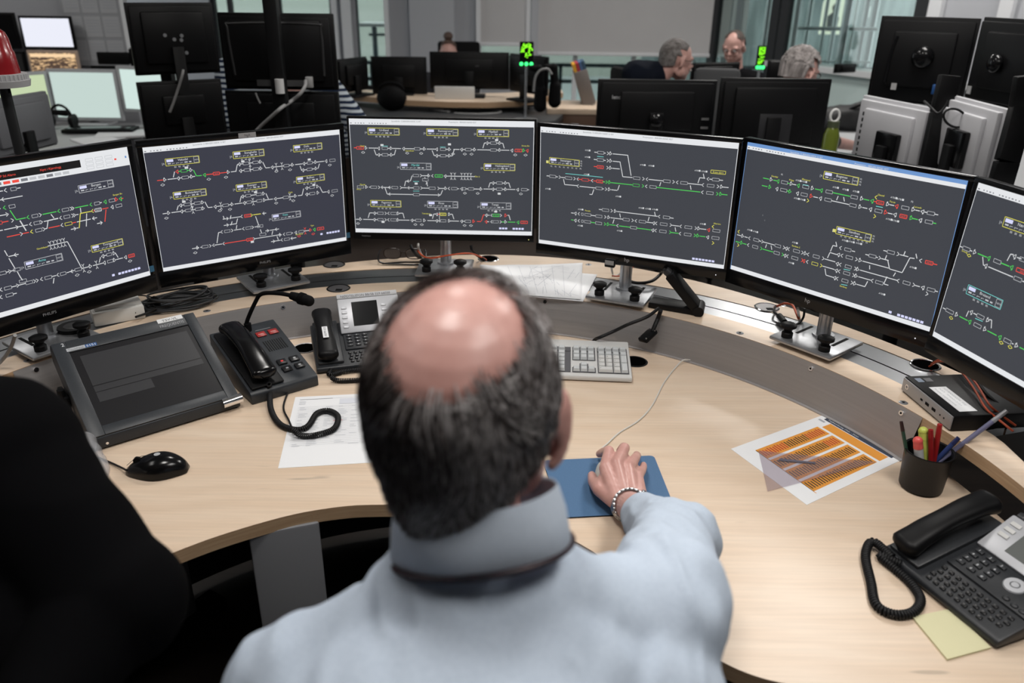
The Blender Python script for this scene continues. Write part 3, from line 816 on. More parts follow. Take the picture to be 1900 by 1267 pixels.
s.row(680, 675, '<680 #712,750 =755,775'); s.dia(592, 803, 598, 842); s.dia(598, 842, 645, 857); s.dia(607, 738, 622, 705); s.dia(622, 705, 665, 718); s.dia(625, 698, 640, 662); s.dia(640, 662, 665, 668); s.dia(658, 640, 664, 668)
s.dia(975, 755, 985, 805); s.dia(985, 805, 1062, 828); s.dia(1062, 828, 1110, 738); s.dia(1110, 738, 1138, 742); s.row(840, 717, '=838,860 #860,902 =902,915 >932 =935,980'); s.dia(968, 722, 958, 748)
s.row(950, 693, '=948,970 #972,1015 >1045 =1050,1100'); s.dia(1082, 698, 1072, 722); s.dia(1147, 713, 1153, 742); s.row(1165, 752, '<1168 r *1205,1250 =1252,1277'); s.dia(1022, 828, 1008, 850); s.dia(864, 783, 864, 808); s.dia(852, 880, 835, 912); s.dia(950, 895, 970, 852)
s.seg(s.p(705, 806), s.p(745, 814), 'c', .0014); s.seg(s.p(690, 898), s.p(728, 905), 'c', .0014)
s.ticks(988, 1067, 1); s.ticks(1040, 1085, 7)
for i in range(7): s.label(690 + i * 26, 605 + i * 6.5, 'FS', 'w', .005)
M5 = monitor(POSES[5], s, 'monitor with a blue title bar, second from the right in the desk row', 'hp', side=.010, top=.010, bottom=.038, brand_size=.015, brand_x=-.03, led=(.90, 'white'))

# --- screens 1 and 6 (cut by the frame): sketch points straight on the panel plane
def plane_map(pose, fx):
    x, y, z, yaw, tilt = pose
    R = V((math.cos(yaw), math.sin(yaw), 0)); n = V((math.sin(yaw), -math.cos(yaw), 0)); U = V((0, 0, 1)) * math.cos(tilt) - n * math.sin(tilt); N = R.cross(U); O = V((x, y, z))
    def f(a, b):
        d = ray(*fx(a, b)); k = O.dot(N) / d.dot(N); q = d * k - O
        return (q.dot(R) / W_ + .5, .5 - q.dot(U) / H_)
    return f
s = Scr(plane_map(POSES[1], lambda a, b: (a / 3.423, 250 + b / 3.423)), 'K')
s.rect(0, .965, 1, 1, 'h'); s.rect(0, 0, 1, .132, 'h'); s.rect(.998, 0, 1, 1, 'h')
s.rect(.30, .040, .775, .092, 'x'); s.z += .00002
for t, u in (('NL Nl 42:28:32 EKSP Stl Alarm', .33), ('Nytt i Kjørelogg', .60)): s.txt(t, (u - .5) * W_, (.5 - .074) * H_, .007, 'r')
for i in range(12):
    s.fill((.32 + i * .035 - .5) * W_, (.5 - .112) * H_, .014, .006, 'r' if i in (4, 5) else ('G' if i % 3 else 'd'))
for i in range(3):
    for j in range(3): s.box((.815 + i * .045 - .5) * W_, (.5 - .05 - j * .028) * H_, .017, .006, 'G', .0008)
s.fill((.935 - .5) * W_, (.5 - .075) * H_, .005, .004, 'r'); s.fill((.985 - .5) * W_, (.5 - .07) * H_, .004, .005, 'b'); s.txt('Bergensbanen fjernstyring NSIDE', -.1, (.5 - .03) * H_, .005, 'd')
s.head(497, 325, 'Bergen', 'G', 'w', w=.083, h=.017, below=0); s.head(155, 810, 'Arna', 'G', 'c', w=.083, h=.017, below=0); s.head(580, 707, 'Trengereid', 'y', 'w', w=.078, h=.016)
s.row(0, 360, '=-40,20 <28 #70,105 =110,132'); s.row(0, 415, '=-60,145 <10'); s.row(0, 470, '=-60,5 g <22 w #60,97')
s.dia(65, 480, 105, 540, c='g'); s.row(105, 540, 'g =105,165 <172 w #205,242 >265 g =272,360 <368 w #397,438 >460 >472 g =478,562 <572 w #602,635 =635,648 g (660 w #695,730 r )750 g (758 r =770,785')
s.row(0, 515, '=-60,45 >55'); s.row(0, 560, 'r #-20,15 =15,55 w >88'); s.row(0, 610, '=-60,20 =28,115 >118 =118,178 <188 #218,255 >272 =280,340 =345,370 <380 #408,445 >470 >482 =485,500'); s.dia(128, 545, 168, 610, w=.0025); s.dia(325, 505, 345, 530)
s.row(0, 660, 'r =45,130 w >145 r =145,185 y <195 w #228,268 >288 =288,300 r =310,382 w <388 y #415,458 r =460,485 w =490,578 <588 =590,618'); s.dia(300, 597, 307, 545); s.dia(307, 545, 372, 530)
s.dia(505, 593, 512, 500, c='y'); s.dia(512, 500, 580, 487, c='y'); s.row(580, 487, 'y <582 r =595,605 w *605,645 r =650,690 w (705 #738,775'); s.dia(512, 465, 516, 495); s.dia(552, 500, 550, 583); s.dia(668, 553, 675, 475, c='r'); s.row(452, 602, '=452,482 >485 =488,500'); s.row(618, 565, '=618,650 >652')
s.label(748, 378, 'Bergen Bo'); s.label(270, 718, 'Gamlebyen')
s.row(305, 708, '=305,430 Y322 Y345 Y367 Y390 Y410'); s.dia(430, 680, 522, 850); s.row(522, 850, '=440,475 #478,520 =520,570 )585 =592,655 (655 #685,720 )738 =740,782 (790 r *818,855 w Y532 Y615 o485 o562 o822')
s.row(640, 775, '(645 =662,680 #680,710 )735'); s.dia(632, 812, 640, 778); s.dia(735, 752, 752, 780)
s.row(-10, 990, '=-60,5 <0 #30,75 =75,110 >122 =122,165 #165,208 >228 >245 <258 #287,330 =330,358 <362 #385,420 =425,440 <450'); s.dia(345, 910, 340, 945); s.row(-5, 885, '#0,40 =40,60 >72 =72,100 #88,130'); s.row(0, 1035, '<0 #40,85 =85,108')
s.dia(30, 735, 50, 770); s.row(52, 775, '=55,90 <90 =95,120'); s.dia(58, 785, 97, 850); s.dia(112, 870, 128, 900); s.row(125, 935, '#125,170'); s.dia(128, 900, 145, 925)
s.ticks(722, 892, 1); s.ticks(762, 882, 7)
M1 = monitor(POSES[1], s, 'leftmost desk monitor, red text in a black field at the top', 'PHILIPS', side=.013, top=.016, bottom=.043, brand_size=.0098, brand_x=.0, sticker=(-.06,), energy=True)
s = Scr(plane_map(POSES[6], lambda a, b: (1700 + a / 3.09, 330 + b / 3.09)))
s.bars(.045, .032)
s.head(508, 222, 'Nærbø', 'y', 'w'); s.head(298, 612, 'Brusand', 'c', 'w')
s.row(250, 393, '=248,262 #265,305 =305,318 )340 g =350,402 (405 w #442,482 g =482,530 (535 r *572,640 w =650,720 #730,800 =800,900 #900,970')
s.row(535, 440, '(552 =575,600 #590,650 )720'); s.dia(518, 475, 538, 437); s.dia(538, 437, 555, 440); s.dia(378, 452, 382, 500); s.dia(382, 500, 390, 502); s.row(395, 503, '(388 =410,552 #558,600 =605,680 )720')
s.row(150, 745, '=150,165 #168,210 )235 g =245,292 (296 w #328,368 )398 g =405,458 (468 w #500,540 =545,555 )580 g =590,700'); s.row(310, 768, '(305 =325,345 #345,385 )415'); s.dia(283, 795, 298, 762); s.dia(415, 812, 430, 815); s.dia(430, 815, 427, 862)
s.seg(s.p(335, 805), s.p(378, 823), 'c', .0014); s.label(275, 422, 'Sirevåg')
for q in ((300, 445), (197, 803), (484, 945), (535, 970)):
    a = s.p(*q)
    for A_, B_ in (((-.005, 0), (0, .003)), ((0, .003), (.005, 0)), ((.005, 0), (0, -.003)), ((0, -.003), (-.005, 0))): s.seg((a.x + A_[0], a.y + A_[1], 0), (a.x + B_[0], a.y + B_[1], 0), 'y', .0011)
M6 = monitor(POSES[6], s, 'rightmost desk monitor, showing a pale cyan name plate', 'hp', side=.010, top=.010, bottom=.038, brand_size=.015, led=(.90, 'white'), stand=False)
# ------------------------------------------------------------------ the room
CEIL = 2.95
FLOOR = mottle('dark_floor', (.036, .028, .024), (.048, .036, .030), 3, .45, (1, 14, 1))
WALLG = mat('wall_grey', (.40, .41, .44), .85, spec=.2)
WALLG2 = mat('panel_grey', (.46, .47, .50), .8, spec=.2)
FRAME = mat('window_frame_pale', (.72, .73, .75), .5)
DFRAME = mat('window_frame_dark', (.012, .013, .015), .5)
BLIND = mottle('roller_blind', (.54, .53, .535), (.57, .56, .565), 2, .9, spec=.1)
struct('floor', MB().box((1, 3.5, -.05), (14, 15, .1)), FLOOR)
struct('ceiling', MB().box((1, 3.5, CEIL + .05), (14, 15, .1)), mat('ceiling_white', (.62, .62, .62), .9))
YB = 9.1                              # far wall
SILL = .957
def bx(mb, x0, x1, y0, y1, z0, z1, mi=0, bev=0):
    return mb.box(((x0 + x1) / 2, (y0 + y1) / 2, (z0 + z1) / 2), (abs(x1 - x0), abs(y1 - y0), abs(z1 - z0)), mi=mi, bev=bev)
def X(px, Y, py=60): return PY(px, py, Y).x
struct('wall_left', bx(MB(), -5.6, -5.5, -4, 6.2, 0, CEIL), WALLG)
struct('wall_near', bx(MB(), -5.6, 8, -4, -3.9, 0, CEIL), WALLG)
struct('wall_right', bx(MB(), 7.4, 7.5, -4, 9.5, 0, CEIL), WALLG)
# left partition carrying the calendar and wall screens
YL = 5.6
struct('wall_partition', bx(MB(), -5.6, X(232, YL), YL, YL + .1, 0, CEIL), WALLG)
m = MB(); bx(m, X(205, YL - .03), X(234, YL - .03), YL - .05, YL, .9, CEIL)
struct('trim_1', m, FRAME)
# far wall: solid panels between window openings
def wseg(mb, p0, p1, z0=0, z1=CEIL, y0=YB, d=.18, mi=0): bx(mb, X(p0, y0), X(p1, y0), y0, y0 + d, z0, z1, mi)
m = MB()
wseg(m, 722, 884); wseg(m, 988, 998); wseg(m, -200, 395); wseg(m, 1352, 1376)
wseg(m, 998, 1352, 0, .42); wseg(m, 884, 988, 0, .80); wseg(m, 395, 722, 0, .55); wseg(m, 998, 1376, 2.62, CEIL); wseg(m, 395, 722, 2.62, CEIL); wseg(m, 884, 988, 2.62, CEIL)
wseg(m, 622, 662, .55, 2.62)
struct('wall_back', m, WALLG)
m = MB()
bx(m, X(762, YB), X(844, YB), YB - .06, YB, 0, CEIL); bx(m, X(985, YB), X(998, YB), YB - .1, YB, 0, CEIL)
struct('trim_2', m, WALLG2)
m = MB()
for p0, p1 in ((620, 630), (638, 655), (716, 724), (884, 892), (976, 984), (1372, 1380), (1352, 1358)): bx(m, X(p0, YB), X(p1, YB), YB - .08, YB - .02, .5, CEIL)
struct('trim_3', m, FRAME)
GLASS = mat('window_glass', (1, 1, 1), .02, spec=.5)
nt = GLASS.node_tree; b_ = nt.nodes['Principled BSDF']
tr = nt.nodes.new('ShaderNodeBsdfTransparent'); tr.inputs[0].default_value = (.86, .91, .90, 1)
gl = nt.nodes.new('ShaderNodeBsdfGlossy'); gl.inputs['Roughness'].default_value = .03
mxs = nt.nodes.new('ShaderNodeMixShader'); mxs.inputs[0].default_value = .07
nt.links.new(tr.outputs[0], mxs.inputs[1]); nt.links.new(gl.outputs[0], mxs.inputs[2]); nt.links.new(mxs.outputs[0], nt.nodes['Material Output'].inputs['Surface'])
def window(n, p0, p1, z0, z1, frame, mull=()):
    y = YB + .06
    m = MB(); w = .05
    x0, x1 = X(p0, YB), X(p1, YB)
    bx(m, x0, x0 + w, y - .03, y + .03, z0, z1); bx(m, x1 - w, x1, y - .03, y + .03, z0, z1); bx(m, x0, x1, y - .03, y + .03, z0, z0 + w); bx(m, x0, x1, y - .03, y + .03, z1 - w, z1)
    for q in mull: bx(m, X(q, YB) - w / 2, X(q, YB) + w / 2, y - .03, y + .03, z0, z1)
    o = struct('window_%d' % n, m, frame)
    m = MB(); bx(m, x0, x1, y - .004, y + .004, z0, z1); obj('pane', m, GLASS, o).matrix_parent_inverse = o.matrix_world.inverted()
    for c in o.children: c.matrix_parent_inverse = Matrix.Translation(-o.location)
    return o
window(1, 395, 622, .55, 2.62, DFRAME, (430, 520))
window(2, 655, 722, .55, 2.62, DFRAME)
window(3, 884, 988, .80, 2.62, FRAME)
window(4, 998, 1352, .42, 2.62, FRAME, (1070, 1180))
# blinds
def blind(p0, p1, zb, label):
    t = thing('roller_blind', label, 'blind', Matrix.Translation(((X(p0, YB) + X(p1, YB)) / 2, YB - .05, zb)), 'roller blinds over the far windows')
    w = X(p1, YB) - X(p0, YB)
    m = MB(); m.box((0, 0, (2.85 - zb) / 2), (w, .004, 2.85 - zb)); obj('fabric', m, BLIND, t)
    m = MB(); m.box((0, 0, -.012), (w, .03, .035), bev=.006); obj('bottom_rail', m, FRAME, t)
    m = MB(); m.cyl((-w / 2, 0, 2.85 - zb), (w / 2, 0, 2.85 - zb), .035); obj('roller', m, FRAME, t)
blind(892, 980, PY(935, 80, YB - .05).z, 'narrow grey roller blind, left of the two, ending above dark posts')
blind(998, 1350, PY(1175, 99, YB - .05).z, 'very wide grey roller blind lowered almost to the rail behind the seated man')
# oblique glazed wall to the right and its white parapet
Apt, Bpt = V((2.30, 9.1, 0)), V((3.2, 7.14, 0))
dirn = (V((3.1116, 7.2925, 0)) - V((2.7998, 7.8334, 0))).normalized()
Bpt = V((2.7998, 7.8334, 0)); A2 = Bpt - dirn * 1.45; B2 = Bpt + dirn * .95
nrm = V((-dirn.y, dirn.x, 0)); nrm = nrm if nrm.y < 0 or nrm.x < 0 else -nrm
rot = Matrix.Rotation(math.atan2(dirn.y, dirn.x), 3, 'Z')
def ob(mb, s0, s1, z0, z1, d0=-.03, d1=.03, mi=0):
    c = Bpt + dirn * ((s0 + s1) / 2) - nrm * ((d0 + d1) / 2)
    mb.box((c.x, c.y, (z0 + z1) / 2), (abs(s1 - s0), abs(d1 - d0), z1 - z0), rot, mi)
PARA = mottle('parapet_white', (.72, .78, .78), (.76, .81, .81), 2, .5)
m = MB(); ob(m, -.55, 2.6, 0, SILL - .02, 0, .16)
struct('wall_parapet', m, PARA)
m = MB(); ob(m, -.6, 2.6, SILL - .03, SILL + .02, -.06, .2)
struct('trim_4', m, mat('sill_white', (.55, .56, .57), .5))
m = MB()
for s0 in (-1.45, -.62, -.50): ob(m, s0, s0 + .10, 0, CEIL)
ob(m, .92, 1.05, SILL, CEIL)
o5 = struct('window_5', m, DFRAME)
m = MB(); ob(m, -1.4, .95, SILL if False else .05, CEIL, -.005, .005)
pn = obj('pane', m, GLASS, o5, recenter=False); pn.matrix_parent_inverse = Matrix.Translation(-o5.location)
m = MB(); ob(m, 1.05, 3.2, 0, CEIL, 0, .12)
struct('wall_side', m, WALLG2)
m = MB(); ob(m, 1.05, 1.16, 0, CEIL, -.05, 0); ob(m, 1.62, 1.72, 0, CEIL, -.05, 0); ob(m, 3.1, 3.2, 0, CEIL, -.05, 0)
struct('trim_5', m, FRAME)
# hall seen through the oblique glass: pale floor, back wall, steel tubes, lit picture
m = MB(); m.box((6.2, 11.2, .02), (8, 4.6, .06)); struct('floor_hall', m, mat('hall_floor', (.32, .36, .35), .4))
m = MB(); m.box((6.2, 13.4, 1.8), (8.4, .1, 3.8)); struct('wall_hall', m, mottle('hall_wall', (.12, .15, .15), (.22, .26, .26), 2.2, .6, (2.5, 1, .35), ramp=(.42, .58)))
TUBE = mat('hall_tube', (.45, .50, .50), .3, metal=.7)
for i, (px, py, yy, r) in enumerate(((1420, 60, 9.6, .03), (1448, 60, 10.6, .02), (1473, 60, 9.3, .035), (1497, 60, 10.8, .03), (1527, 60, 9.7, .02), (1546, 60, 11.0, .03), (1566, 60, 9.5, .045), (1582, 60, 11.0, .02), (1600, 60, 9.8, .035), (1615, 60, 10.5, .05))):
    x = PY(px, py, yy).x
    t = obj('steel_post', MB().cyl((x, yy, .05), (x, yy, 3.4), r, seg=16), TUBE)
    tag(t, 'vertical steel post in the hall behind the oblique glass', 'post', 'steel posts in the hall')
for z in (1.22, ):
    m = MB(); a = PY(1455, 52, 9.6); b = PY(1625, 60, 9.6); m.cyl((a.x, 9.6, a.z), (b.x, 9.6, a.z), .02); m.cyl((a.x, 9.6, a.z - .35), (b.x, 9.6, a.z - .35), .012)
    tag(obj('handrail', m, TUBE), 'horizontal steel handrail across the hall behind the glass', 'rail')
c = PY(1546, 30, 11.2)
t = thing('lit_picture', 'glowing arched pale picture panel with a dark figure, seen through the glass wall', 'picture', Matrix.Translation(c))
m = MB(); pts = [(-.15, -.22), (.15, -.22)] + [(.15 * math.cos(a * PI / 12), .14 + .13 * math.sin(a * PI / 12)) for a in range(13)]
Mx = Matrix.Rotation(PI / 2, 4, 'X'); m.prism(pts, -.02, .02, M=Mx)
obj('light_panel', m, mat('lit_panel', (.6, .6, .55), .5, emit=srgb(215, 222, 195), es=.9), t)
m = MB(); m.prism([(-.07, -.18), (.06, -.18), (.07, -.02), (.03, .06), (.05, .12), (.0, .17), (-.04, .11), (-.02, .05), (-.08, .0)], .021, .026, M=Mx)
obj('figure', m, mat('figure_grey', (.12, .13, .13), .8), t)
c = PY(1617, 22, 10.6)
m = MB(); m.sph(c, .06, (.5, .5, 1.6)); m.cyl(c + V((0, 0, .09)), (c.x, c.y, 3.4), .008)
tag(obj('pendant_lamp', m, mat('pendant_glow', (.7, .7, .7), .5, emit=srgb(220, 235, 225), es=1.3)), 'slim glowing pendant lamp in the hall behind the glass', 'lamp')
# outside: pale facade, terrace rail, high table
m = MB(); m.box((-2, 17, 2), (22, .3, 12)); struct('wall_outside', m, mottle('facade', (.40, .43, .38), (.48, .50, .46), 1.2, .8, (.2, 1, 3)))
m = MB(); m.box((0, 13.2, -.1), (22, 7.9, .1)); struct('floor_terrace', m, mat('terrace', (.30, .33, .33), .7))
STEELR = mat('rail_blue_grey', (.07, .10, .115), .5)
t = thing('terrace_railing', 'blue-grey terrace railing of two bars seen through the wide window', 'railing', Matrix.Translation((1.2, 9.9, -.05)))
m = MB()
for py_ in (122, 152):
    p = PY(1150, py_, 9.9); bx(m, -5 - 1.2, 4.6 - 1.2, -.02, .02, p.z + .05 - .02, p.z + .05 + .02)
obj('rail', m, STEELR, t)
for q in (690, 880, 1040, 1200, 1310):
    xx = PY(q, 130, 9.9).x - 1.2
    obj('post', bx(MB(), xx - .02, xx + .02, -.02, .02, 0, PY(1150, 122, 9.9).z + .05), STEELR, t, recenter=False)
c = PY(694, 45, 11.5)
t = thing('high_table', 'high bar table with a white top on the terrace, behind the narrow left window', 'table', Matrix.Translation((c.x, 11.5, 0)))
obj('table_top', MB().box((0, 0, c.z), (.34, .5, .04)), mat('table_white', (.6, .62, .62), .5), t)
m = MB(); m.cyl((0, 0, 0), (0, 0, c.z), .035); m.box((.05, 0, c.z - .13), (.25, .06, .03)); m.box((.05, 0, c.z - .42), (.25, .06, .03)); obj('frame', m, STEELR, t)

# --------------------------------------------------------------- lighting
w = bpy.data.worlds.new('sky'); scene.world = w; w.use_nodes = True
w.node_tree.nodes['Background'].inputs[0].default_value = (.60, .64, .645, 1)
w.node_tree.nodes['Background'].inputs[1].default_value = 3.4
LAMPG = mat('lamp_diffuser', (.8, .8, .8), .5, emit=(1, .98, .95), es=2.2)
def lamp(x, y, sx, sy, power, label, col=(1, .965, .92)):
    t = thing('ceiling_light', label, 'ceiling light', Matrix.Translation((x, y, CEIL - .06)), 'ceiling lights of the control room')
    obj('housing', MB().box((0, 0, .025), (sx + .06, sy + .06, .05), bev=.006), WHITE, t)
    obj('diffuser', MB().box((0, 0, -.004), (sx, sy, .006)), LAMPG, t)
    ld = bpy.data.lights.new('lamp', 'AREA'); ld.shape = 'RECTANGLE'; ld.size = sx; ld.size_y = sy; ld.energy = power; ld.color = col
    lo = bpy.data.objects.new('lamp', ld); COL.objects.link(lo); lo.location = (0, 0, -.012); lo.parent = t
    return t
lamp(1.45, 3.1, .55, 1.0, 37, 'rectangular ceiling light over the right half of the desk')
lamp(-.35, 2.9, .35, .35, 14, 'small square ceiling light over the centre monitor')
lamp(-.30, .95, .40, .40, 18, 'small square ceiling light above the operator')
lamp(.9, .5, .6, .9, 20, 'rectangular ceiling light right of the operator')
lamp(-1.9, 1.0, .4, 1.0, 6, 'rectangular ceiling light over the left end of the desk')
lamp(-3.6, 4.2, .5, .9, 14, 'rectangular ceiling light in the left part of the room')
lamp(.2, 6.3, .9, .5, 22, 'rectangular ceiling light over the rear desks')
lamp(3.6, 5.6, .6, .9, 20, 'rectangular ceiling light over the right rear desks')
lamp(2.0, 6.3, .6, .6, 30, 'square ceiling light near the oblique glass wall')  # extra lamp, added only to brighten the under-lit parapet
lamp(6.0, 10.8, 1.2, 1.2, 90, 'ceiling light of the hall behind the glass', (.85, 1, .97))
# ------------------------------------------------------- things on the desk
def cable(name, pts, r, m, label, cat='cable', n=8, world=True, group=None, seg=8):
    """pts: (px, py, height) seen points or Vectors"""
    P = [p if isinstance(p, Vector) else PZ(*p) for p in pts]
    o = obj(name, MB().tube(spline(P, n), r, seg), m)
    return tag(o, label, cat, group)

def coil(name, pts, R, r, pitch, m, parent=None, n=10, inv=None):
    """helical handset cord along a path"""
    P = spline(pts, n)
    # resample by length
    L = [0]
    for a, b in zip(P, P[1:]): L.append(L[-1] + (b - a).length)
    tot = L[-1]; turns = tot / pitch; N = int(turns * 10)
    out = []; up = V((0, 0, 1)); j = 0
    for i in range(N + 1):
        s = tot * i / N
        while j < len(L) - 2 and L[j + 1] < s: j += 1
        t = (s - L[j]) / max(1e-9, L[j + 1] - L[j]); p = P[j].lerp(P[j + 1], t)
        d = (P[j + 1] - P[j]).normalized(); a = d.cross(up)
        a = a.normalized() if a.length > .05 else V((1, 0, 0)); b = d.cross(a)
        th = 2 * PI * turns * i / N
        out.append(p + (a * math.cos(th) + b * math.sin(th)) * R)
    mb = MB().tube(out, r, 6)
    if inv is not None: bmesh.ops.transform(mb.bm, matrix=inv, verts=mb.bm.verts)
    return obj(name, mb, m, parent, recenter=False if parent else None, ang=60)

def bevbox(size, bev, c=(0, 0, 0)): return MB().box(c, size, bev=bev)

# touch screen voice terminal -------------------------------------------------
_u = V((math.cos(.690), math.sin(.690), 0)); fl, fr_ = V((-.745, 1.510, DZ)) - _u * .158, V((-.745, 1.510, DZ)) + _u * .158
M = frame(fl, fr_ - fl); TW = (fr_ - fl).length
t = thing('touch_terminal', 'large dark grey touch screen terminal tilted up on the left of the desk', 'touch screen', M)
Dp, Hf, Hr = .245, .030, .158
m = MB(); m.prof([(0, .004), (0, Hf), (Dp, Hr), (Dp + .012, Hr - .012), (Dp + .012, Hr - .045), (.06, .004)], TW, bev=.0025)
obj('housing', m, DGREY, t)
sl = math.atan2(Hr - Hf, Dp); FM = Matrix.Translation((0, 0, Hf)) @ Matrix.Rotation(sl, 4, 'X')   # face plane: x right, y up the face
FL = math.hypot(Dp, Hr - Hf)
def face(M0, x0, x1, y0, y1, z, th, bev=0, mi=0, mb=None):
    mb = mb or MB(); bm2 = MB(); bm2.box(((x0 + x1) / 2, (y0 + y1) / 2, z + th / 2), (x1 - x0, y1 - y0, th), bev=bev, mi=mi)
    bmesh.ops.transform(bm2.bm, matrix=M0, verts=bm2.bm.verts)
    me = bpy.data.meshes.new('tmp'); bm2.bm.to_mesh(me); bm2.bm.free(); mb.bm.from_mesh(me); bpy.data.meshes.remove(me)
    return mb
m = MB()
for a in ((0.001, .030, .002, FL - .002), (TW - .026, TW - .001, .002, FL - .002), (.030, TW - .026, .002, .026), (.030, TW - .026, FL - .036, FL - .002)): face(FM, a[0], a[1], a[2], a[3], .0, .004, .0015, mb=m)
obj('front_frame', m, DGREY, t)
m = face(FM, .030, TW - .026, .026, FL - .036, .0004, .0008)
sc_ = obj('screen', m, mat('terminal_glass', (.012, .012, .014), .28, spec=.5), t)
m = MB()
LAY = mat('dim_layout', (.02, .02, .022), .35, emit=srgb(58, 59, 62), es=.2)
LAY2 = mat('dim_layout_dark', (.012, .012, .013), .35, emit=srgb(36, 37, 40), es=.5)
face(FM, .046, TW - .036, .135, FL - .052, .0013, .0002, mb=m)
face(FM, .046, TW - .036, .1165, .1325, .0013, .0002, mb=m)
face(FM, .046, .160, .088, .1145, .0013, .0002, mb=m)
o = obj('screen_layout', m, LAY, sc_)
m = MB(); add_text(m, 'FREQUENTIS', FM @ Matrix.Translation((TW - .088, FL - .028, .0043)), .0115, width=.056); obj('brand_mark', m, mat('mark_grey', (.30, .31, .33), .5), t, label='pale grey maker lettering', recalc=False)
m = face(FM, TW - .088, TW - .030, FL - .014, FL - .001, .0042, .0004); st = obj('label_strip', m, mat('label_white', (.68, .69, .70), .6), t, label='white strip reading TSV-VL')
m = MB(); add_text(m, 'TSV-VL', FM @ Matrix.Translation((TW - .078, FL - .0118, .0049)), .0098, width=.036); obj('label_text', m, INK, st, recalc=False)
m = face(FM, .026, .064, FL - .034, FL - .025, .0042, .0004); face(FM, .064, .088, FL - .034, FL - .025, .0042, .0004, mi=1, mb=m)
st = obj('model_label', m, [mat('silver_label', (.45, .47, .5), .4), mat('label_blue', (.03, .10, .28), .5)], t, label='silver and blue label reading 5151')
m = MB(); add_text(m, '5151', FM @ Matrix.Translation((.066, FL - .0328, .0049)), .0085, width=.019); add_text(m, 'TouchPanel', FM @ Matrix.Translation((.029, FL - .0325, .0049)), .0075, width=.031, mi=1)
obj('model_text', m, [mat('text_white', (.75, .77, .8), .5), mat('text_grey', (.15, .15, .16), .5)], st, recalc=False)
m = MB(); add_text(m, '2', FM @ Matrix.Translation((.020, FL - .016, .0043)), .013); obj('number_mark', m, mat('text_white', (.75, .77, .8)), t, recalc=False)
m = MB(); m.cyl((TW - .040, -.001, .024), (TW + .004, -.001, .026), .011, seg=20); obj('latch', m, CHROME, t, label='chrome latch at the front corner')
m = MB(); m.box((-.006, .17, .045), (.012, .07, .06), bev=.004); m.cyl((-.012, .15, .035), (-.012, .15, .09), .008); obj('side_hinge', m, BLACK, t)
m = MB(); m.cyl((.03, -.0006, .013), (.03, .001, .013), .003, seg=10); obj('front_screw', m, CHROME, t)

# intercom with handset and gooseneck -----------------------------------------
fl, fr_ = V((-.601, 1.6225, DZ)), V((-.4694, 1.7269, DZ))
M = frame(fl, fr_ - fl); IW = (fr_ - fl).length; t = thing('intercom', 'dark grey intercom unit with six buttons, handset at its left and a gooseneck microphone', 'intercom', M)
Dp, Hf, Hr = .252, .030, .092
m = MB(); m.prof([(0, 0), (0, Hf - .006), (.006, Hf), (Dp, Hr), (Dp + .006, 0)], IW, bev=.003)
obj('housing', m, DGREY, t)
sl = math.atan2(Hr - Hf, Dp); FM = Matrix.Translation((0, 0, Hf)) @ Matrix.Rotation(sl, 4, 'X'); FL = math.hypot(Dp, Hr - Hf)
m = MB(); face(FM, .006, .086, .008, FL - .012, .0, .006, .003, mb=m); obj('cradle', m, BLACK, t)
# handset: arched bar, wider at the ends
hs = [(.046, .018, .020), (.046, .05, .032), (.047, .11, .037), (.047, .17, .034), (.046, .225, .022)]
def lofty(path, widths, thick, M0, seg=18, flat=.0):
    mb = MB(); P = spline([V(p) for p in path], 8); n = len(P)
    def iv(L, i):
        u = i / (n - 1) * (len(L) - 1); k = min(int(u), len(L) - 2); q = u - k; q = q * q * (3 - 2 * q); return L[k] * (1 - q) + L[k + 1] * q
    rings = []
    for i, p in enumerate(P):
        w, h = iv(widths, i), iv(thick, i); e = min(1, i / 2.5, (n - 1 - i) / 2.5); e = math.sqrt(max(.06, 1 - (1 - e) ** 2))
        d = (P[min(i + 1, n - 1)] - P[max(i - 1, 0)]).normalized(); side = V((1, 0, 0)); up = side.cross(d).normalized()
        r = []
        for k in range(seg):
            a = 2 * PI * k / seg; ca, sa = math.cos(a), math.sin(a)
            sx = math.copysign(abs(ca) ** .7, ca) * w / 2 * e; sz = math.copysign(abs(sa) ** .8, sa) * h / 2 * e
            r.append(mb.bm.verts.new(M0 @ (p + side * sx + up * sz)))
        rings.append(r)
    for A, B in zip(rings, rings[1:]):
        for k in range(seg): mb.bm.faces.new([A[k], A[(k + 1) % seg], B[(k + 1) % seg], B[k]])
    mb.bm.faces.new(list(reversed(rings[0]))); mb.bm.faces.new(rings[-1])
    return mb
obj('handset', lofty([(.044, .012, .026), (.045, .06, .034), (.046, .13, .040), (.045, .20, .034), (.042, FL - .018, .024)], [.062, .056, .050, .052, .058], [.030, .024, .022, .024, .030], FM), BLACKG, t, label='glossy black handset')
BTN = mat('button_dark', (.010, .010, .011), .3)
for i, (x, y) in enumerate(((.100, .196), (.132, .196))):
    b = obj('button', face(FM, x, x + .024, y, y + .020, .0, .003, .0015), mat('button_red', (.32, .022, .02), .35), t, label='red button')
    m = MB(); add_text(m, 'NØD' if i == 0 else 'RBD', FM @ Matrix.Translation((x + .005, y + .007, .0032)), .006, width=.014); obj('button_text', m, mat('text_pink', (.75, .5, .48), .5), b, recalc=False)
m = MB()
for i in range(9): face(FM, .103 + i * .0058, .1055 + i * .0058, .132, .176, -.0002, .0006, mb=m)
obj('speaker_slots', m, mat('slot_black', (.002, .002, .002), .8), t)
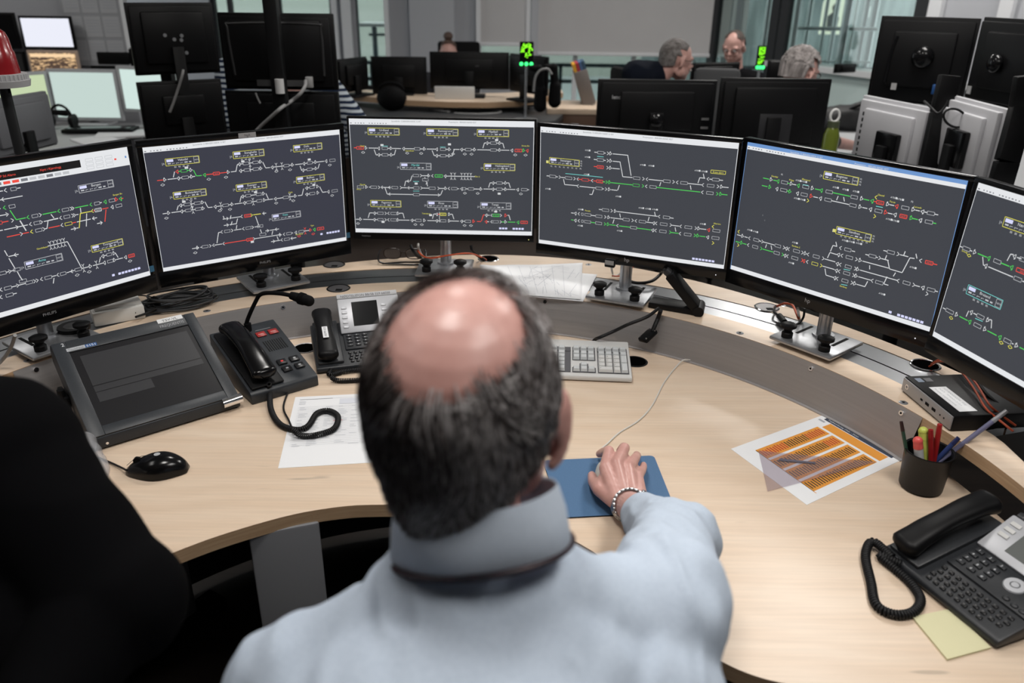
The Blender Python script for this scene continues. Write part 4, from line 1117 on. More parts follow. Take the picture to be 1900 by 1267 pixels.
for i, (x, y) in enumerate(((.100, .070), (.132, .070), (.100, .040), (.132, .040))):
    b = obj('button', face(FM, x, x + .023, y, y + .020, .0, .0035, .0015), BTN, t)
    m = MB(); face(FM, x + .009, x + .015, y + .008, y + .013, .0036, .0003, mb=m)
    obj('button_mark', m, mat('led_red', (.4, .02, .02), .4, emit=(.5, .03, .03), es=.6) if i == 0 else mat('mark_grey2', (.35, .36, .38), .5), b)
m = MB(); add_text(m, 'INTERCOM', FM @ Matrix.Translation((.100, .226, .0002)), .006, width=.045) if False else face(FM, .105, .145, .2245, .228, .0, .0003, mb=m)
obj('maker_plate', m, mat('mark_grey3', (.11, .115, .125), .5), t)
g0 = FM @ V((.092, FL - .022, 0)); MI = M.inverted()
gp = [M @ g0, M @ (g0 + V((0, .004, .02)))] + [PY(474, 560, 1.86), PY(486, 545, 1.85), PY(515, 544, 1.835), PY(545, 549, 1.82)]
P = [MI @ p for p in gp]
m = MB(); m.cyl(g0 - V((0, 0, .003)), g0 + V((0, .001, .018)), .009, seg=18); m.tube(spline(P, 8), .0052, 12); obj('gooseneck', m, BLACKM, t)
a, b = MI @ PY(540, 548, 1.822), MI @ PY(579, 560, 1.80)
m = MB(); m.cyl(a, a.lerp(b, .45), .0095, .0125, 20); m.cyl(a.lerp(b, .45), a.lerp(b, .85), .0140, .0135, 20); m.sph(a.lerp(b, .85), .0135, seg=20)
for i in range(4): m.cyl(a.lerp(b, .42 + i * .06), a.lerp(b, .445 + i * .06), .0152, seg=24)
obj('microphone', m, BLACKM, t)
c0 = M @ (FM @ V((.046, .004, .010)))
cord = [c0, PZ(500, 722, DZ + .02), PZ(503, 760, DZ + .009), PZ(520, 787, DZ + .008), PZ(550, 797, DZ + .008), PZ(572, 790, DZ + .008), PZ(588, 767, DZ + .008), PZ(610, 762, DZ + .008), PZ(627, 773, DZ + .008),
        PZ(620, 795, DZ + .008), PZ(590, 806, DZ + .008), PZ(560, 808, DZ + .008), PZ(543, 797, DZ + .018), PZ(536, 780, DZ + .006), PZ(526, 755, DZ + .004), M @ V((.10, .02, .004))]
coil('coiled_cord', cord[:13], .0050, .0019, .0042, RUBBER, t, inv=MI)
m = MB().tube(spline(cord[12:], 8), .0022, 8); bmesh.ops.transform(m.bm, matrix=MI, verts=m.bm.verts); obj('straight_cord', m, RUBBER, t)

# desk telephones ---------------------------------------------------------------
def desk_phone(M, W, label, name_strip=None, big_screen=True, D=.185):
    t = thing('desk_telephone', label, 'telephone', M, 'desk telephones')
    m = MB(); m.prof([(0, .004), (0, .014), (.004, .018), (D, .060), (D + .012, .050), (D + .012, .004)], W, bev=.004); obj('base', m, PHONE, t)
    sl = math.atan2(.042, D); FM = Matrix.Translation((0, 0, .0175)) @ Matrix.Rotation(sl, 4, 'X'); FL = math.hypot(D, .042)
    hx = W * .14
    obj('cradle', face(FM, .006, W * .30, .012, FL + .004, -.002, .009, .004), PHONE, t)
    h = obj('handset', lofty([(hx, .008, .020), (hx, .055, .030), (hx, .11, .036), (hx, .17, .034), (hx, FL + .018, .026)], [.054, .048, .043, .048, .054], [.032, .026, .022, .026, .034], FM), BLACK, t)
    # keypad block
    kx0 = W * .34
    pd = obj('keypad_panel', face(FM, kx0, W - .008, .062, .128, .0, .004, .002), PHONE, t)
    for r in range(4):
        for c in range(3):
            x, y = kx0 + .007 + c * .0205, .114 - r * .0138
            k = obj('key', face(FM, x, x + .014, y, y + .0085, .004, .003, .0015), PHONE, t)
            m = MB(); add_text(m, '123456789*0#'[r * 3 + c], FM @ Matrix.Translation((x + .005, y + .0016, .00715)), .0065); obj('key_digit', m, mat('text_white', (.75, .77, .8)), k, recalc=False)
    nx, ny = kx0 + (W - kx0) * .60, .103
    NM = FM @ Matrix.Translation((nx, ny, 0))
    m = MB(); m.lathe([(.0075, .006), (.0155, .006), (.017, .004), (.017, .002)], M=NM, seg=36); obj('navigation_ring', m, SILVER, t, label='silver navigation ring')
    m = MB(); m.lathe([(0, .007), (.0055, .007), (.0066, .005)], M=NM, seg=24); obj('ok_key', m, SILVER, t)
    for (x, y, mm) in ((W - .030, .104, SILVER), (W - .020, .088, PHONE), (W - .050, .072, PHONE), (W - .034, .070, PHONE), (W - .020, .070, PHONE)):
        m = MB(); m.sph((0, 0, .004), .0062, (1, .8, .5)); bmesh.ops.transform(m.bm, matrix=FM @ Matrix.Translation((x, y, 0)), verts=m.bm.verts); obj('round_key', m, mm, t)
    # letter keyboard, one small key each
    for r in range(4):
        n = 10 if r < 3 else 8
        for c in range(n):
            x, y = kx0 + .004 + c * ((W - kx0 - .016) / 10) + (r % 2) * .003, .046 - r * .0118
            k = obj('letter_key', face(FM, x, x + .0088, y, y + .0068, .0, .0026, .0012), BTN, t)
    # display head
    tilt = sl + (.62 if big_screen else .28)
    DM = FM @ Matrix.Translation((0, .130, .004)) @ Matrix.Rotation(tilt - sl, 4, 'X')
    dh = .098 if big_screen else .082
    dx0 = kx0 - .004
    dsp = obj('display_head', face(DM, dx0, W + .004, 0, dh, -.012, .014, .003), SILVER, t, label='silver display surround')
    obj('display_back', face(DM, dx0 + .002, W + .002, .002, dh + .008, -.022, .012, .003), PHONE, t)
    sx0, sx1 = (dx0 + .036, dx0 + .104) if big_screen else (dx0 + .040, W - .012)
    s_ = obj('display', face(DM, sx0, sx1, .018 if big_screen else .016, dh - .012 if big_screen else dh - .016, .002, .0008), mat('phone_display', (.01, .011, .012), .12) if big_screen else mat('phone_lcd', (.13, .14, .135), .3), t)
    if not big_screen:
        obj('lcd_text', face(DM, sx0 + .03, sx0 + .06, dh - .028, dh - .022, .0029, .0002), mat('lcd_dark', (.05, .055, .05), .4), s_)
    for i in range(5 if big_screen else 3):
        for sx in ((dx0 + .008, sx1 + .010) if big_screen else (dx0 + .010,)):
            if big_screen: obj('soft_key', face(DM, sx, sx + .014, .014 + i * .0135, .021 + i * .0135, .002, .0022, .001), SILVER, t)
            else: obj('soft_key', face(DM, sx, sx + .018, .034 + i * .014, .042 + i * .014, .002, .0022, .001), WHITE, t)
    if name_strip:
        st = obj('name_strip', face(DM, dx0, W + .002, dh, dh + .013, -.006, .0085, .0015), mat('strip_pale', (.52, .53, .55), .5), t, label='pale strip with the phone name and number')
        m = MB(); add_text(m, name_strip, DM @ Matrix.Translation((dx0 + .010, dh + .0028, .0027)), .0095, width=W - dx0 - .026); obj('strip_text', m, INK, st, recalc=False)
    else:
        m = face(DM, dx0 + .004, W, dh + .0005, dh + .012, -.008, .0095, .002); st = obj('top_band', m, PHONE, t)
        m = MB(); add_text(m, 'Alcatel-Lucent', DM @ Matrix.Translation((dx0 + .014, dh + .003, .0018)), .006, width=.040); obj('brand_mark', m, mat('brand_grey', (.33, .33, .34)), st, recalc=False)
        m = MB(); m.lathe([(0, .003), (.005, .0025), (.006, .0)], M=DM @ Matrix.Translation((dx0 + .066, dh + .006, .0015))); obj('message_light', m, SILVER, st)
    return t, FM, h
M1p = frame(V((-.487, 1.782, DZ)), V((.111, .034, 0)))
t, FMp, h = desk_phone(M1p, .235, 'black desk telephone with large dark screen and a name strip, beside the intercom', 'NØDTELEFON BB/SB 559 66030')
m = MB(); face(FMp @ Matrix.Translation((.033, .085, .0475)), -.007, .007, -.022, .026, 0, .0003, mb=m); st = obj('handset_sticker', m, PAPER, h)
m = MB(); add_text(m, '559 66030', FMp @ Matrix.Translation((.030, .108, .0480)) @ Matrix.Rotation(-PI / 2, 4, 'Z'), .008, width=.040); obj('sticker_text', m, INK, t, recalc=False)
coil('coiled_cord', [M1p @ V((.036, .0, .012)), PZ(612, 696, DZ + .007), PZ(640, 689, DZ + .007), PZ(680, 686, DZ + .007), PZ(720, 690, DZ + .007), PZ(720, 700, DZ + .007), PZ(680, 704, DZ + .007), PZ(630, 706, DZ + .007), PZ(614, 700, DZ + .012)], .0048, .0018, .0042, RUBBER, t, inv=M1p.inverted())
M2p = frame(V((.643, 1.115, DZ)), V((.0766, -.197, 0)))
t, FMp, h = desk_phone(M2p, .232, 'black desk telephone with silver display surround at the right edge of the desk', big_screen=False, D=.19)
coil('coiled_cord', [M2p @ V((.028, .0, .016)), PZ(1620, 1005, DZ + .012), PZ(1606, 1030, DZ + .009), PZ(1616, 1080, DZ + .007), PZ(1626, 1122, DZ + .007), PZ(1660, 1140, DZ + .007), PZ(1695, 1135, DZ + .007), PZ(1708, 1112, DZ + .007),
      PZ(1690, 1082, DZ + .007), PZ(1660, 1055, DZ + .007), PZ(1632, 1030, DZ + .010), M2p @ V((.045, .004, .014))], .0060, .0022, .0048, RUBBER, t, inv=M2p.inverted())

# keyboard ----------------------------------------------------------------------
kr, kl = V((.2983, 1.7585, DZ)), V((.131, 1.7684, DZ))
u = (kl - kr).normalized(); KW = .44
M = frame(kr + u * KW, -u); KD = .185
t = thing('keyboard', 'light grey computer keyboard on the desk behind the man\'s head', 'keyboard', M)
m = MB(); m.prof([(0, .003), (0, .013), (.003, .016), (.05, .020), (KD - .01, .034), (KD, .030), (KD, .012)], KW, bev=.0025)
obj('case', m, WHITE, t)
sl = math.atan2(.018, KD - .01); KM = Matrix.Translation((0, 0, .0165)) @ Matrix.Rotation(sl, 4, 'X')
def key(x, y, w=1, h=1):
    p = .0188
    m = MB(); cx, cy = x + w * p / 2, y + h * p / 2
    hw, hh = w * p / 2 - .0009, h * p / 2 - .0009
    bm = m.bm; lo = [bm.verts.new(KM @ V((cx + a * hw, cy + b * hh, .0015))) for a, b in ((-1, -1), (1, -1), (1, 1), (-1, 1))]
    hi = [bm.verts.new(KM @ V((cx + a * (hw - .0018), cy + b * (hh - .0020) + .0008, .0085))) for a, b in ((-1, -1), (1, -1), (1, 1), (-1, 1))]
    bm.faces.new(hi); bm.faces.new(lo[::-1])
    for i in range(4): bm.faces.new([lo[i], lo[(i + 1) % 4], hi[(i + 1) % 4], hi[i]])
    return m
kx = KW - .008 - 4 * .0188
well = MB()
for a in ((kx, kx + .0755, .016, .112), (kx - .064, kx - .007, .075, .112), (kx - .064, kx - .007, .016, .0365), (kx - .0455, kx - .0255, .0365, .055), (.010, kx - .070, .016, .112), (kx, kx + .0755, .117, .136), (kx - .064, kx - .007, .117, .136), (.010, kx - .070, .117, .136)):
    face(KM, a[0] - .001, a[1] + .001, a[2] - .001, a[3] + .001, .0, .0010, mb=well)
obj('key_well', well, mat('key_gap', (.10, .10, .11), .7), t)
rows = [.0165 + i * .0188 for i in range(5)] + [.1175]
for r in range(5):
    for c in range(4):
        if r == 4 or not (c == 3 and r in (1, 3)):
            w, h = 1, 1
            if c == 3 and r in (0, 2): h = 2
            if r == 0 and c == 1: continue
            if r == 0 and c == 0: w = 2
            k = obj('key', key(kx + c * .0188, rows[r], w, h), WHITE if (r < 4 and c < 3) else KEYGREY, t)
            if c < 3 and r < 4:
                mm = MB(); add_text(mm, '0 .123456789'[r * 3 + c], KM @ Matrix.Translation((kx + c * .0188 + .004, rows[r] + .009, .0087)), .0055); 
                if len(mm.bm.verts): obj('key_legend', mm, INK, k, recalc=False)
                else: mm.bm.free()
for c in range(4): obj('key', key(kx + c * .0188, rows[5]), KEYGREY, t)
for c in range(3):
    for r in (3, 4, 5): obj('key', key(kx - .064 + c * .0188, rows[r] if r < 5 else rows[5]), KEYGREY, t)
    obj('key', key(kx - .064 + c * .0188, rows[0]), KEYGREY, t)
obj('key', key(kx - .064 + .0188, rows[1]), KEYGREY, t)
for r in range(6):
    for c in range(13):
        x = .011 + c * .0203
        if r == 5 and c in (1, 5, 9): continue
        if r == 0 and 3 < c < 9: continue
        obj('key', key(x, rows[r], 1.05), WHITE if 0 < c < 12 and 0 < r < 5 else KEYGREY, t)
obj('key', key(.011 + 4 * .0203, rows[0], 5.3), WHITE, t)

# mouse mat, mouse, black mouse ----------------------------------------------------
c = [PZ(1213, 847, DZ), PZ(1243, 925, DZ), PZ(1052, 963, DZ), PZ(1026, 856, DZ)]
tr_ = PZ(1213, 847, DZ); br_ = PZ(1246, 930, DZ)
ux = V((-1, -.105, 0)).normalized(); uy = (br_ - tr_).normalized()
def rrect(c4, r=.012, n=5):
    out = []
    for i in range(4):
        p, a, b = c4[i], c4[i - 1], c4[(i + 1) % 4]
        da, db = (a - p).normalized() * r, (b - p).normalized() * r
        for k in range(n + 1):
            s_ = k / n; out.append((p + da) * (1 - s_) ** 2 + p * 2 * s_ * (1 - s_) + (p + db) * s_ ** 2)
    return out
pl = [tr_, tr_ + ux * .235, tr_ + ux * .215 + uy * .195, tr_ + uy * .195]
m = MB(); m.prism([(p.x, p.y) for p in rrect(pl)], DZ, DZ + .003, 0, 1)
mmat = obj('mouse_mat', m, [mottle('mat_blue', (.060, .135, .26), (.068, .15, .28), 400, .7), BLACKM]); tag(mmat, 'blue mouse mat under the hand and the white mouse', 'mouse mat')
def mouse(M, name, label, m_, L=.115, W=.062, H=.036, btn=None):
    t = thing(name, label, 'computer mouse', M)
    mb = MB(); nu, nv = 20, 24
    rings = []
    for i in range(nu + 1):
        u = i / nu; y = (u - .5) * L
        wv = W / 2 * (math.sin(PI * min(1, max(0, .03 + .94 * u))) ** .45) * (1 - .10 * math.cos(2 * PI * (u + .05)))
        hv = H * (math.sin(PI * (.03 + .94 * (u ** .82))) ** .62)
        rings.append([mb.bm.verts.new((wv * math.cos(PI * k / nv), y, .002 + hv * math.sin(PI * k / nv) ** .75)) for k in range(nv + 1)])
    for A, B in zip(rings, rings[1:]):
        for k in range(nv): mb.bm.faces.new([A[k], A[k + 1], B[k + 1], B[k]])
        mb.bm.faces.new([A[nv], A[0], B[0], B[nv]])
    mb.bm.faces.new(rings[0]); mb.bm.faces.new(rings[-1][::-1])
    body = obj('shell', mb, m_, t, ang=70)
    m = MB(); m.cyl((-.003, L * .30, H * .72), (.003, L * .30, H * .72), .008, seg=24); obj('scroll_wheel', m, BLACKM, t)
    m = MB(); m.tube([(0, L * .49, H * .45), (0, L * .36, H * .80), (0, L * .22, H * .985), (0, L * .05, H * 1.045)], .0006, 6); obj('button_gap', m, mat('gap_dark', (.03, .03, .03), .7), t)
    return t
mc = PZ(290, 880, DZ); md = (PZ(236, 876, DZ) - PZ(340, 872, DZ)).normalized()
bm_t = mouse(frame(mc + V((0, .01, 0)), V((md.y, -md.x, 0))), 'computer_mouse', 'black computer mouse lying on the desk at the left', BLACKG, L=.118, W=.066, H=.038)
m = MB(); m.lathe([(0, .0005), (.006, .0003)], c=(0, -.004, .0405)); obj('logo', m, mat('logo_grey', (.4, .41, .42), .4), bm_t)
a = PZ(234, 872, DZ + .012)
cable('mouse_cable', [a, (222, 866, DZ + .006), (200, 856, DZ + .003), (178, 848, DZ + .003), (150, 846, DZ + .003), (120, 835, DZ + .003)], .0021, RUBBER, 'thin black cable of the black mouse at the left')
wm = PZ(1136, 893, DZ + .003); wmd = (PZ(1110, 852, DZ + .003) - PZ(1150, 930, DZ + .003)).normalized()
wm_M = frame(wm, V((wmd.y, -wmd.x, 0)))
mouse(wm_M, 'computer_mouse', 'off-white computer mouse under the man\'s right hand', mat('mouse_white', (.60, .59, .55), .4), L=.118, W=.064, H=.035)
fr0 = wm_M @ V((0, .060, .010))
cable('mouse_cable', [fr0, (1112, 838, DZ + .006), (1128, 822, DZ + .003), (1150, 802, DZ + .002), (1185, 780, DZ + .002), (1210, 752, DZ + .002), (1232, 710, DZ + .002), (1255, 680, DZ + .003), (1268, 668, DZ + .012), (1282, 668, DZ + .004)], .0018, WHITECABLE, 'thin white mouse cable curving back over the desk')

# papers --------------------------------------------------------------------------
def sheet(pts_px, z, name, label, cat='paper', th=.0006, lift=None):
    P = [PZ(a, b, z) for a, b in pts_px]
    m = MB(); m.prism([(p.x, p.y) for p in P], z, z + th)
    return tag(obj(name, m, PAPER), label, cat), P
def quadmap(P):
    """P: far-left, far-right, near-right, near-left"""
    return lambda u, v: P[0].lerp(P[1], u).lerp(P[3].lerp(P[2], u), v)
def onsheet(o, name, f, rects, mats, z):
    m = MB()
    for k_, (u0, v0, u1, v1, mi) in enumerate(rects):
        m.poly([(*f(u, v).xy, z + mi * .00015) for u, v in ((u0, v1), (u1, v1), (u1, v0), (u0, v0))], mi)
    q = obj(name, m, mats, o, recenter=False, recalc=False); q.matrix_parent_inverse = Matrix.Translation(-o.location)
    for p in q.data.polygons: pass
    return q
# form sheet left of the head: A4 portrait
A0, A3 = PZ(548, 737, DZ), PZ(516, 869, DZ); v_ = (A3 - A0); u_ = V((-v_.y, v_.x, 0)).normalized() * .21
P4 = [A0, A0 + u_, A3 + u_, A3]
m = MB(); m.prism([(p.x, p.y) for p in P4[::-1]], DZ, DZ + .0006); fo = tag(obj('form_sheet', m, PAPER), 'white printed form sheet on the desk under the coiled cord', 'paper')
f = quadmap(P4); R = [(.06, .05, .42, .054, 0), (.06, .048, .94, .0495, 1)]
R += [(.06, .085 + i * .02, .13, .09 + i * .02, 1) for i in range(3)]
for i in range(24):
    R.append((.06, .175 + i * .024, .94, .1765 + i * .024, 1))
    for j in range(6):
        if random.random() < .6: R.append((.08 + j * .14, .182 + i * .024, .08 + j * .14 + random.uniform(.04, .11), .188 + i * .024, 2))
R += [(.5, .065, .72, .15, 3), (.46, .40, .56, .405, 4)]
onsheet(fo, 'printed_lines', f, R, [INK, GINK, mat('ink_faint', (.55, .57, .61), .8), mat('ink_tint', (.64, .66, .72), .8), mat('ink_red', (.6, .05, .05), .8)], DZ + .0008)
# orange timetable sheet
P4 = [PZ(1356, 833, DZ), PZ(1536, 767, DZ), PZ(1682, 849, DZ), PZ(1497, 937, DZ)]
m = MB(); m.prism([(p.x, p.y) for p in P4[::-1]], DZ, DZ + .0006); os_ = tag(obj('timetable_sheet', m, PAPER), 'white sheet printed with orange bands and a dark title bar, right of the hand', 'paper')
# sheet axes: u along the long side (from the left corner to the far corner), v towards the near corner
f = quadmap([P4[0], P4[1], P4[2], P4[3]])
ORG = mat('print_orange', (.72, .30, .045), .8); NAVY = mat('print_navy', (.035, .045, .07), .8); REDP = mat('print_red', (.45, .04, .03), .8); DK = mat('print_brown', (.10, .06, .03), .8); LW = mat('print_white', (.62, .64, .68), .8)
def fm(px, py):   # sheet coordinates of a spot on it
    q = PZ(px, py, DZ); a = P4[1] - P4[0]; b = P4[3] - P4[0]; r = q - P4[0]; return (r.dot(a) / a.length_squared, r.dot(b) / b.length_squared)
R = [(.90, .07, .955, .93, 1), (.80, .17, .893, .90, 0), (.86, .04, .88, .12, 3)]
for b in range(4):
    v0, v1 = .14 + b * .198, .14 + b * .198 + .165
    R.append((.14, v0, .775, v1, 0)); R.append((.785, v0, .80, v1, 0)) if False else None
    for i in range(26):
        u = .155 + i * .0235
        red = (b == 0 and (i > 18 or i < 10)) or (b == 1 and i > 20)
        R.append((u, v0 + .030 + (i % 3) * .006, u + .0105, v0 + .135, 2 if red else 4))
R.append((.14, .14, .145, .93, 0))
onsheet(os_, 'printed_bands', f, [r for r in R if r], [ORG, NAVY, REDP, GINK, DK], DZ + .0008)
m = MB()
a = f(.905, .10); b2 = f(.905, .9); d = (b2 - a).normalized(); nn = V((-d.y, d.x, 0))
TM = Matrix(((d.x, nn.x, 0, a.x), (d.y, nn.y, 0, a.y), (0, 0, 1, DZ + .0010), (0, 0, 0, 1)))
add_text(m, 'Togfremføring Oslo - Skien', TM @ Matrix.Translation((.0, .003, 0)), .008, width=.085)
q = obj('title_text', m, LW, os_, recenter=False, recalc=False); q.matrix_parent_inverse = Matrix.Translation(-os_.location)
# set square lying on it
SQ = mat('clear_plastic', (.42, .38, .42), .05, spec=.5)
nt = SQ.node_tree; tr = nt.nodes.new('ShaderNodeBsdfTransparent'); tr.inputs[0].default_value = (.93, .91, .93, 1); mx_ = nt.nodes.new('ShaderNodeMixShader'); mx_.inputs[0].default_value = .14
nt.links.new(tr.outputs[0], mx_.inputs[1]); nt.links.new(nt.nodes['Principled BSDF'].outputs[0], mx_.inputs[2]); nt.links.new(mx_.outputs[0], nt.nodes['Material Output'].inputs['Surface'])
Pt = [PZ(1407, 838, DZ), PZ(1424, 913, DZ), PZ(1625, 859, DZ)]
m = MB(); m.prism([(p.x, p.y) for p in Pt], DZ + .0018, DZ + .0034)
sq = tag(obj('set_square', m, SQ), 'clear mauve plastic set square lying across the orange sheet', 'set square')
m = MB(); Q = [PZ(1443, 857, DZ), PZ(1446, 853, DZ), PZ(1513, 860, DZ), PZ(1513, 863, DZ)]
m.prism([(p.x, p.y) for p in Q], DZ + .0035, DZ + .0038); q = obj('printed_edge', m, mat('sq_dark', (.10, .09, .12), .5), sq, recenter=False); q.matrix_parent_inverse = Matrix.Translation(-sq.location)
# note pad
P = [PZ(1692, 1147, DZ), PZ(1757, 1226, DZ), PZ(1838, 1204, DZ), PZ(1764, 1132, DZ)]
m = MB(); m.prism([(p.x, p.y) for p in P], DZ, DZ + .0035, 0, 0)
tag(obj('sticky_note_pad', m, mat('note_yellow', (.66, .63, .40), .75)), 'small pale yellow sticky note pad in front of the right telephone', 'note pad')
# map sheets on the shelf
def wavy(P, z, n=14, amp=.004, over=None):
    f = quadmap(P); m = MB(); g = [[None] * (n + 1) for _ in range(n + 1)]
    for i in range(n + 1):
        for j in range(n + 1):
            q = f(i / n, j / n); h = amp * (noise.noise(V((q.x * 9, q.y * 9, z * 40))) + .6) * (1 if j < n else .6)
            g[i][j] = m.bm.verts.new((q.x, q.y, z + max(.0006, h)))
    for i in range(n):
        for j in range(n): m.bm.faces.new([g[i][j], g[i + 1][j], g[i + 1][j + 1], g[i][j + 1]])
    return m, f
P4a = [PZ(962, 492, SZ + .004), PZ(1084, 494, SZ + .004), PZ(1106, 514, SZ + .004), PZ(1084, 559, SZ + .004)]
P4b = [PZ(890, 492, SZ), PZ(1108, 510, SZ), PZ(1082, 560, SZ), PZ(905, 545, SZ)]
m, f = wavy(P4b, SZ + .0005, amp=.002); o = tag(obj('map_sheet', m, PAPER, recalc=False), 'lower white map sheet whose corner sticks out right of the one on top', 'paper', 'map sheets on the shelf')
o.modifiers.new('thickness', 'SOLIDIFY').thickness = .0005
P4a = [PZ(893, 495, SZ + .004), PZ(1081, 489, SZ + .004), PZ(1078, 556, SZ + .004), PZ(930, 546, SZ + .004)]
m, f = wavy(P4a, SZ + .0040, amp=.004); o = tag(obj('map_sheet', m, PAPER, recalc=False), 'upper white map sheet of fine line drawings on the shelf behind the head', 'paper', 'map sheets on the shelf')
o.modifiers.new('thickness', 'SOLIDIFY').thickness = .0005
m = MB()
def stroke(a, b, w=.0007):
    N_ = 10
    for k in range(N_):
        p, q = f(*(V(a).lerp(V(b), k / N_)).xy), f(*(V(a).lerp(V(b), (k + 1) / N_)).xy)
        d = (q - p).normalized(); n_ = V((-d.y, d.x, 0)) * w / 2
        def hz(pp): return SZ + .0049 + max(.0006, .004 * (noise.noise(V((pp.x * 9, pp.y * 9, (SZ + .004) * 40))) + .6))
        m.poly([(*(p - n_).xy, hz(p)), (*(q - n_).xy, hz(q)), (*(q + n_).xy, hz(q)), (*(p + n_).xy, hz(p))])
rnd = random.Random(3)
for i in range(6): stroke((.25 + .11 * i, .06, 0), (.25 + .11 * i, .94, 0), .0005)
for i in range(26):
    a = V((rnd.uniform(.3, .95), rnd.uniform(.08, .9), 0)); b = a + V((rnd.uniform(-.25, .25), rnd.uniform(-.4, .4), 0)); b.x = min(.97, max(.2, b.x)); b.y = min(.95, max(.05, b.y)); stroke(a, b)
for i in range(40):
    a = V((rnd.uniform(.3, .7), rnd.uniform(.35, .7), 0)); stroke(a, a + V((rnd.uniform(.005, .02), rnd.uniform(-.02, .02), 0)), .0012)
q = obj('map_lines', m, mat('map_ink', (.30, .33, .40), .8), o, recenter=False, recalc=False); q.matrix_parent_inverse = Matrix.Translation(-o.location)

# spectacles on the shelf -------------------------------------------------------------
a, b = PZ(703, 492, SZ), PZ(787, 493, SZ); M = frame(a, b - a); Wg = (b - a).length
t = thing('spectacles', 'folded spectacles with brown frame lying on the shelf under the centre monitor', 'glasses', M)
FRM = mat('specs_brown', (.022, .010, .008), .3)
lensm = mat('lens_clear', (.8, .8, .8), .03)
nt = lensm.node_tree; tr = nt.nodes.new('ShaderNodeBsdfTransparent'); mx_ = nt.nodes.new('ShaderNodeMixShader'); mx_.inputs[0].default_value = .1
nt.links.new(tr.outputs[0], mx_.inputs[1]); nt.links.new(nt.nodes['Principled BSDF'].outputs[0], mx_.inputs[2]); nt.links.new(mx_.outputs[0], nt.nodes['Material Output'].inputs['Surface'])
m = MB(); ml = MB()
for sx in (-1, 1):
    cx = Wg / 2 + sx * Wg * .245; pts = []
    for k in range(28):
        an = 2 * PI * k / 28; ex = math.copysign(abs(math.cos(an)) ** .7, math.cos(an)); ez = math.copysign(abs(math.sin(an)) ** .75, math.sin(an))
        pts.append((cx + ex * Wg * .19, .05 - ez * .004, .022 + ez * .018))
    m.tube(pts, .0017, 8, closed=True); ml.poly([(p[0], p[1], p[2]) for p in pts])
m.tube(spline([(Wg * .445, .05, .024), (Wg * .5, .047, .028), (Wg * .555, .05, .024)], 5), .0018, 8)
obj('frame', m, FRM, t); obj('lens', ml, lensm, t, recalc=False)
m = MB(); m.tube(spline([(.01 * Wg, .049, .036), (-.003, .03, .03), (.004, .004, .008), (.5 * Wg, -.002, .005), (.93 * Wg, .0, .004)], 6), .0026, 8); obj('temple', m, mat('temple_black', (.01, .008, .008), .3), t)
m = MB(); m.tube(spline([(.99 * Wg, .049, .036), (Wg + .003, .03, .03), (Wg - .004, .008, .012), (.5 * Wg, .004, .009), (.07 * Wg, .004, .004)], 6), .0026, 8); obj('temple', m, mat('temple_black'), t)

# mini computer -----------------------------------------------------------------------
tz = SZ + .036
a, b, c_ = PZ(1679, 697, tz), PZ(1768, 769, tz), PZ(1771, 693, tz)
u = (b - a).normalized(); M = frame(V((a.x, a.y, SZ + .001)), u); PW = .177
t = thing('mini_computer', 'small flat black computer with white label on the shelf at the right', 'computer', M)
obj('case', MB().box((PW / 2, PW / 2, .0175), (PW, PW, .034), bev=.003), BLACK, t)
m = MB().box((PW / 2, -.001, .0175), (PW - .004, .004, .029), bev=.001); obj('front_bezel', m, mat('bezel_silver', (.33, .33, .34), .35, metal=.4), t)
m = MB()
for x, w, h in ((.075, .007, .004), (.095, .012, .006), (.118, .012, .006), (.140, .003, .003), (.153, .003, .003)): m.box((x, -.0032, .017), (w, .001, h))
obj('front_ports', m, BLACKM, t)
m = MB(); m.lathe([(.0035, 0), (.0055, 0), (.0055, .0006), (.0035, .0006)], M=Matrix.Translation((.020, -.003, .018)) @ Matrix.Rotation(PI / 2, 4, 'X'), seg=20); obj('power_button', m, CHROME, t)
lb = obj('label_sheet', MB().box((.108, .040, .0347), (.105, .038, .0004)), PAPER, t, label='white paper label')
m = MB()
for i, s_ in enumerate(('NT BANENOR 7P3J', 'NO: 7M0012/21', 'Bergen toglederavd.')): add_text(m, s_, Matrix.Translation((.062, .048 - i * .010, .0350)), .0065, width=.075)
obj('label_text', m, GINK, lb, recalc=False)
m = MB().box((.022, .020, .0347), (.018, .014, .0003)); m.box((.022, .040, .0347), (.016, .016, .0003), mi=1); obj('small_sticker', m, [mat('stk_blue', (.25, .30, .38), .5), mat('stk_grey', (.12, .12, .13), .5)], t)
# black stand of the rightmost monitor
m = MB(); m.box((0, 0, .006), (.16, .14, .012), bev=.004); 
for i, pts in enumerate(([(1728, 675, SZ + .004), (1745, 667, SZ + .03), (1775, 672, SZ + .05), (1810, 710, SZ + .05), (1835, 750, SZ + .045), (1858, 770, SZ + .03), (1885, 790, SZ + .02)],
                        [(1724, 680, SZ + .004), (1742, 671, SZ + .03), (1770, 676, SZ + .048), (1803, 715, SZ + .046), (1828, 756, SZ + .04), (1850, 776, SZ + .03), (1880, 800, SZ + .02)])):
    cable('power_cable', pts, .0022, REDCABLE, 'orange cable from the grommet over the small black computer', group='orange cables over the small computer')
m.bm.free()
cable('power_cable', [(1730, 673, SZ + .004), (1765, 665, SZ + .04), (1800, 690, SZ + .05), (1830, 730, SZ + .04), (1860, 755, SZ + .03)], .0035, RUBBER, 'black cable behind the orange cables of the small computer')

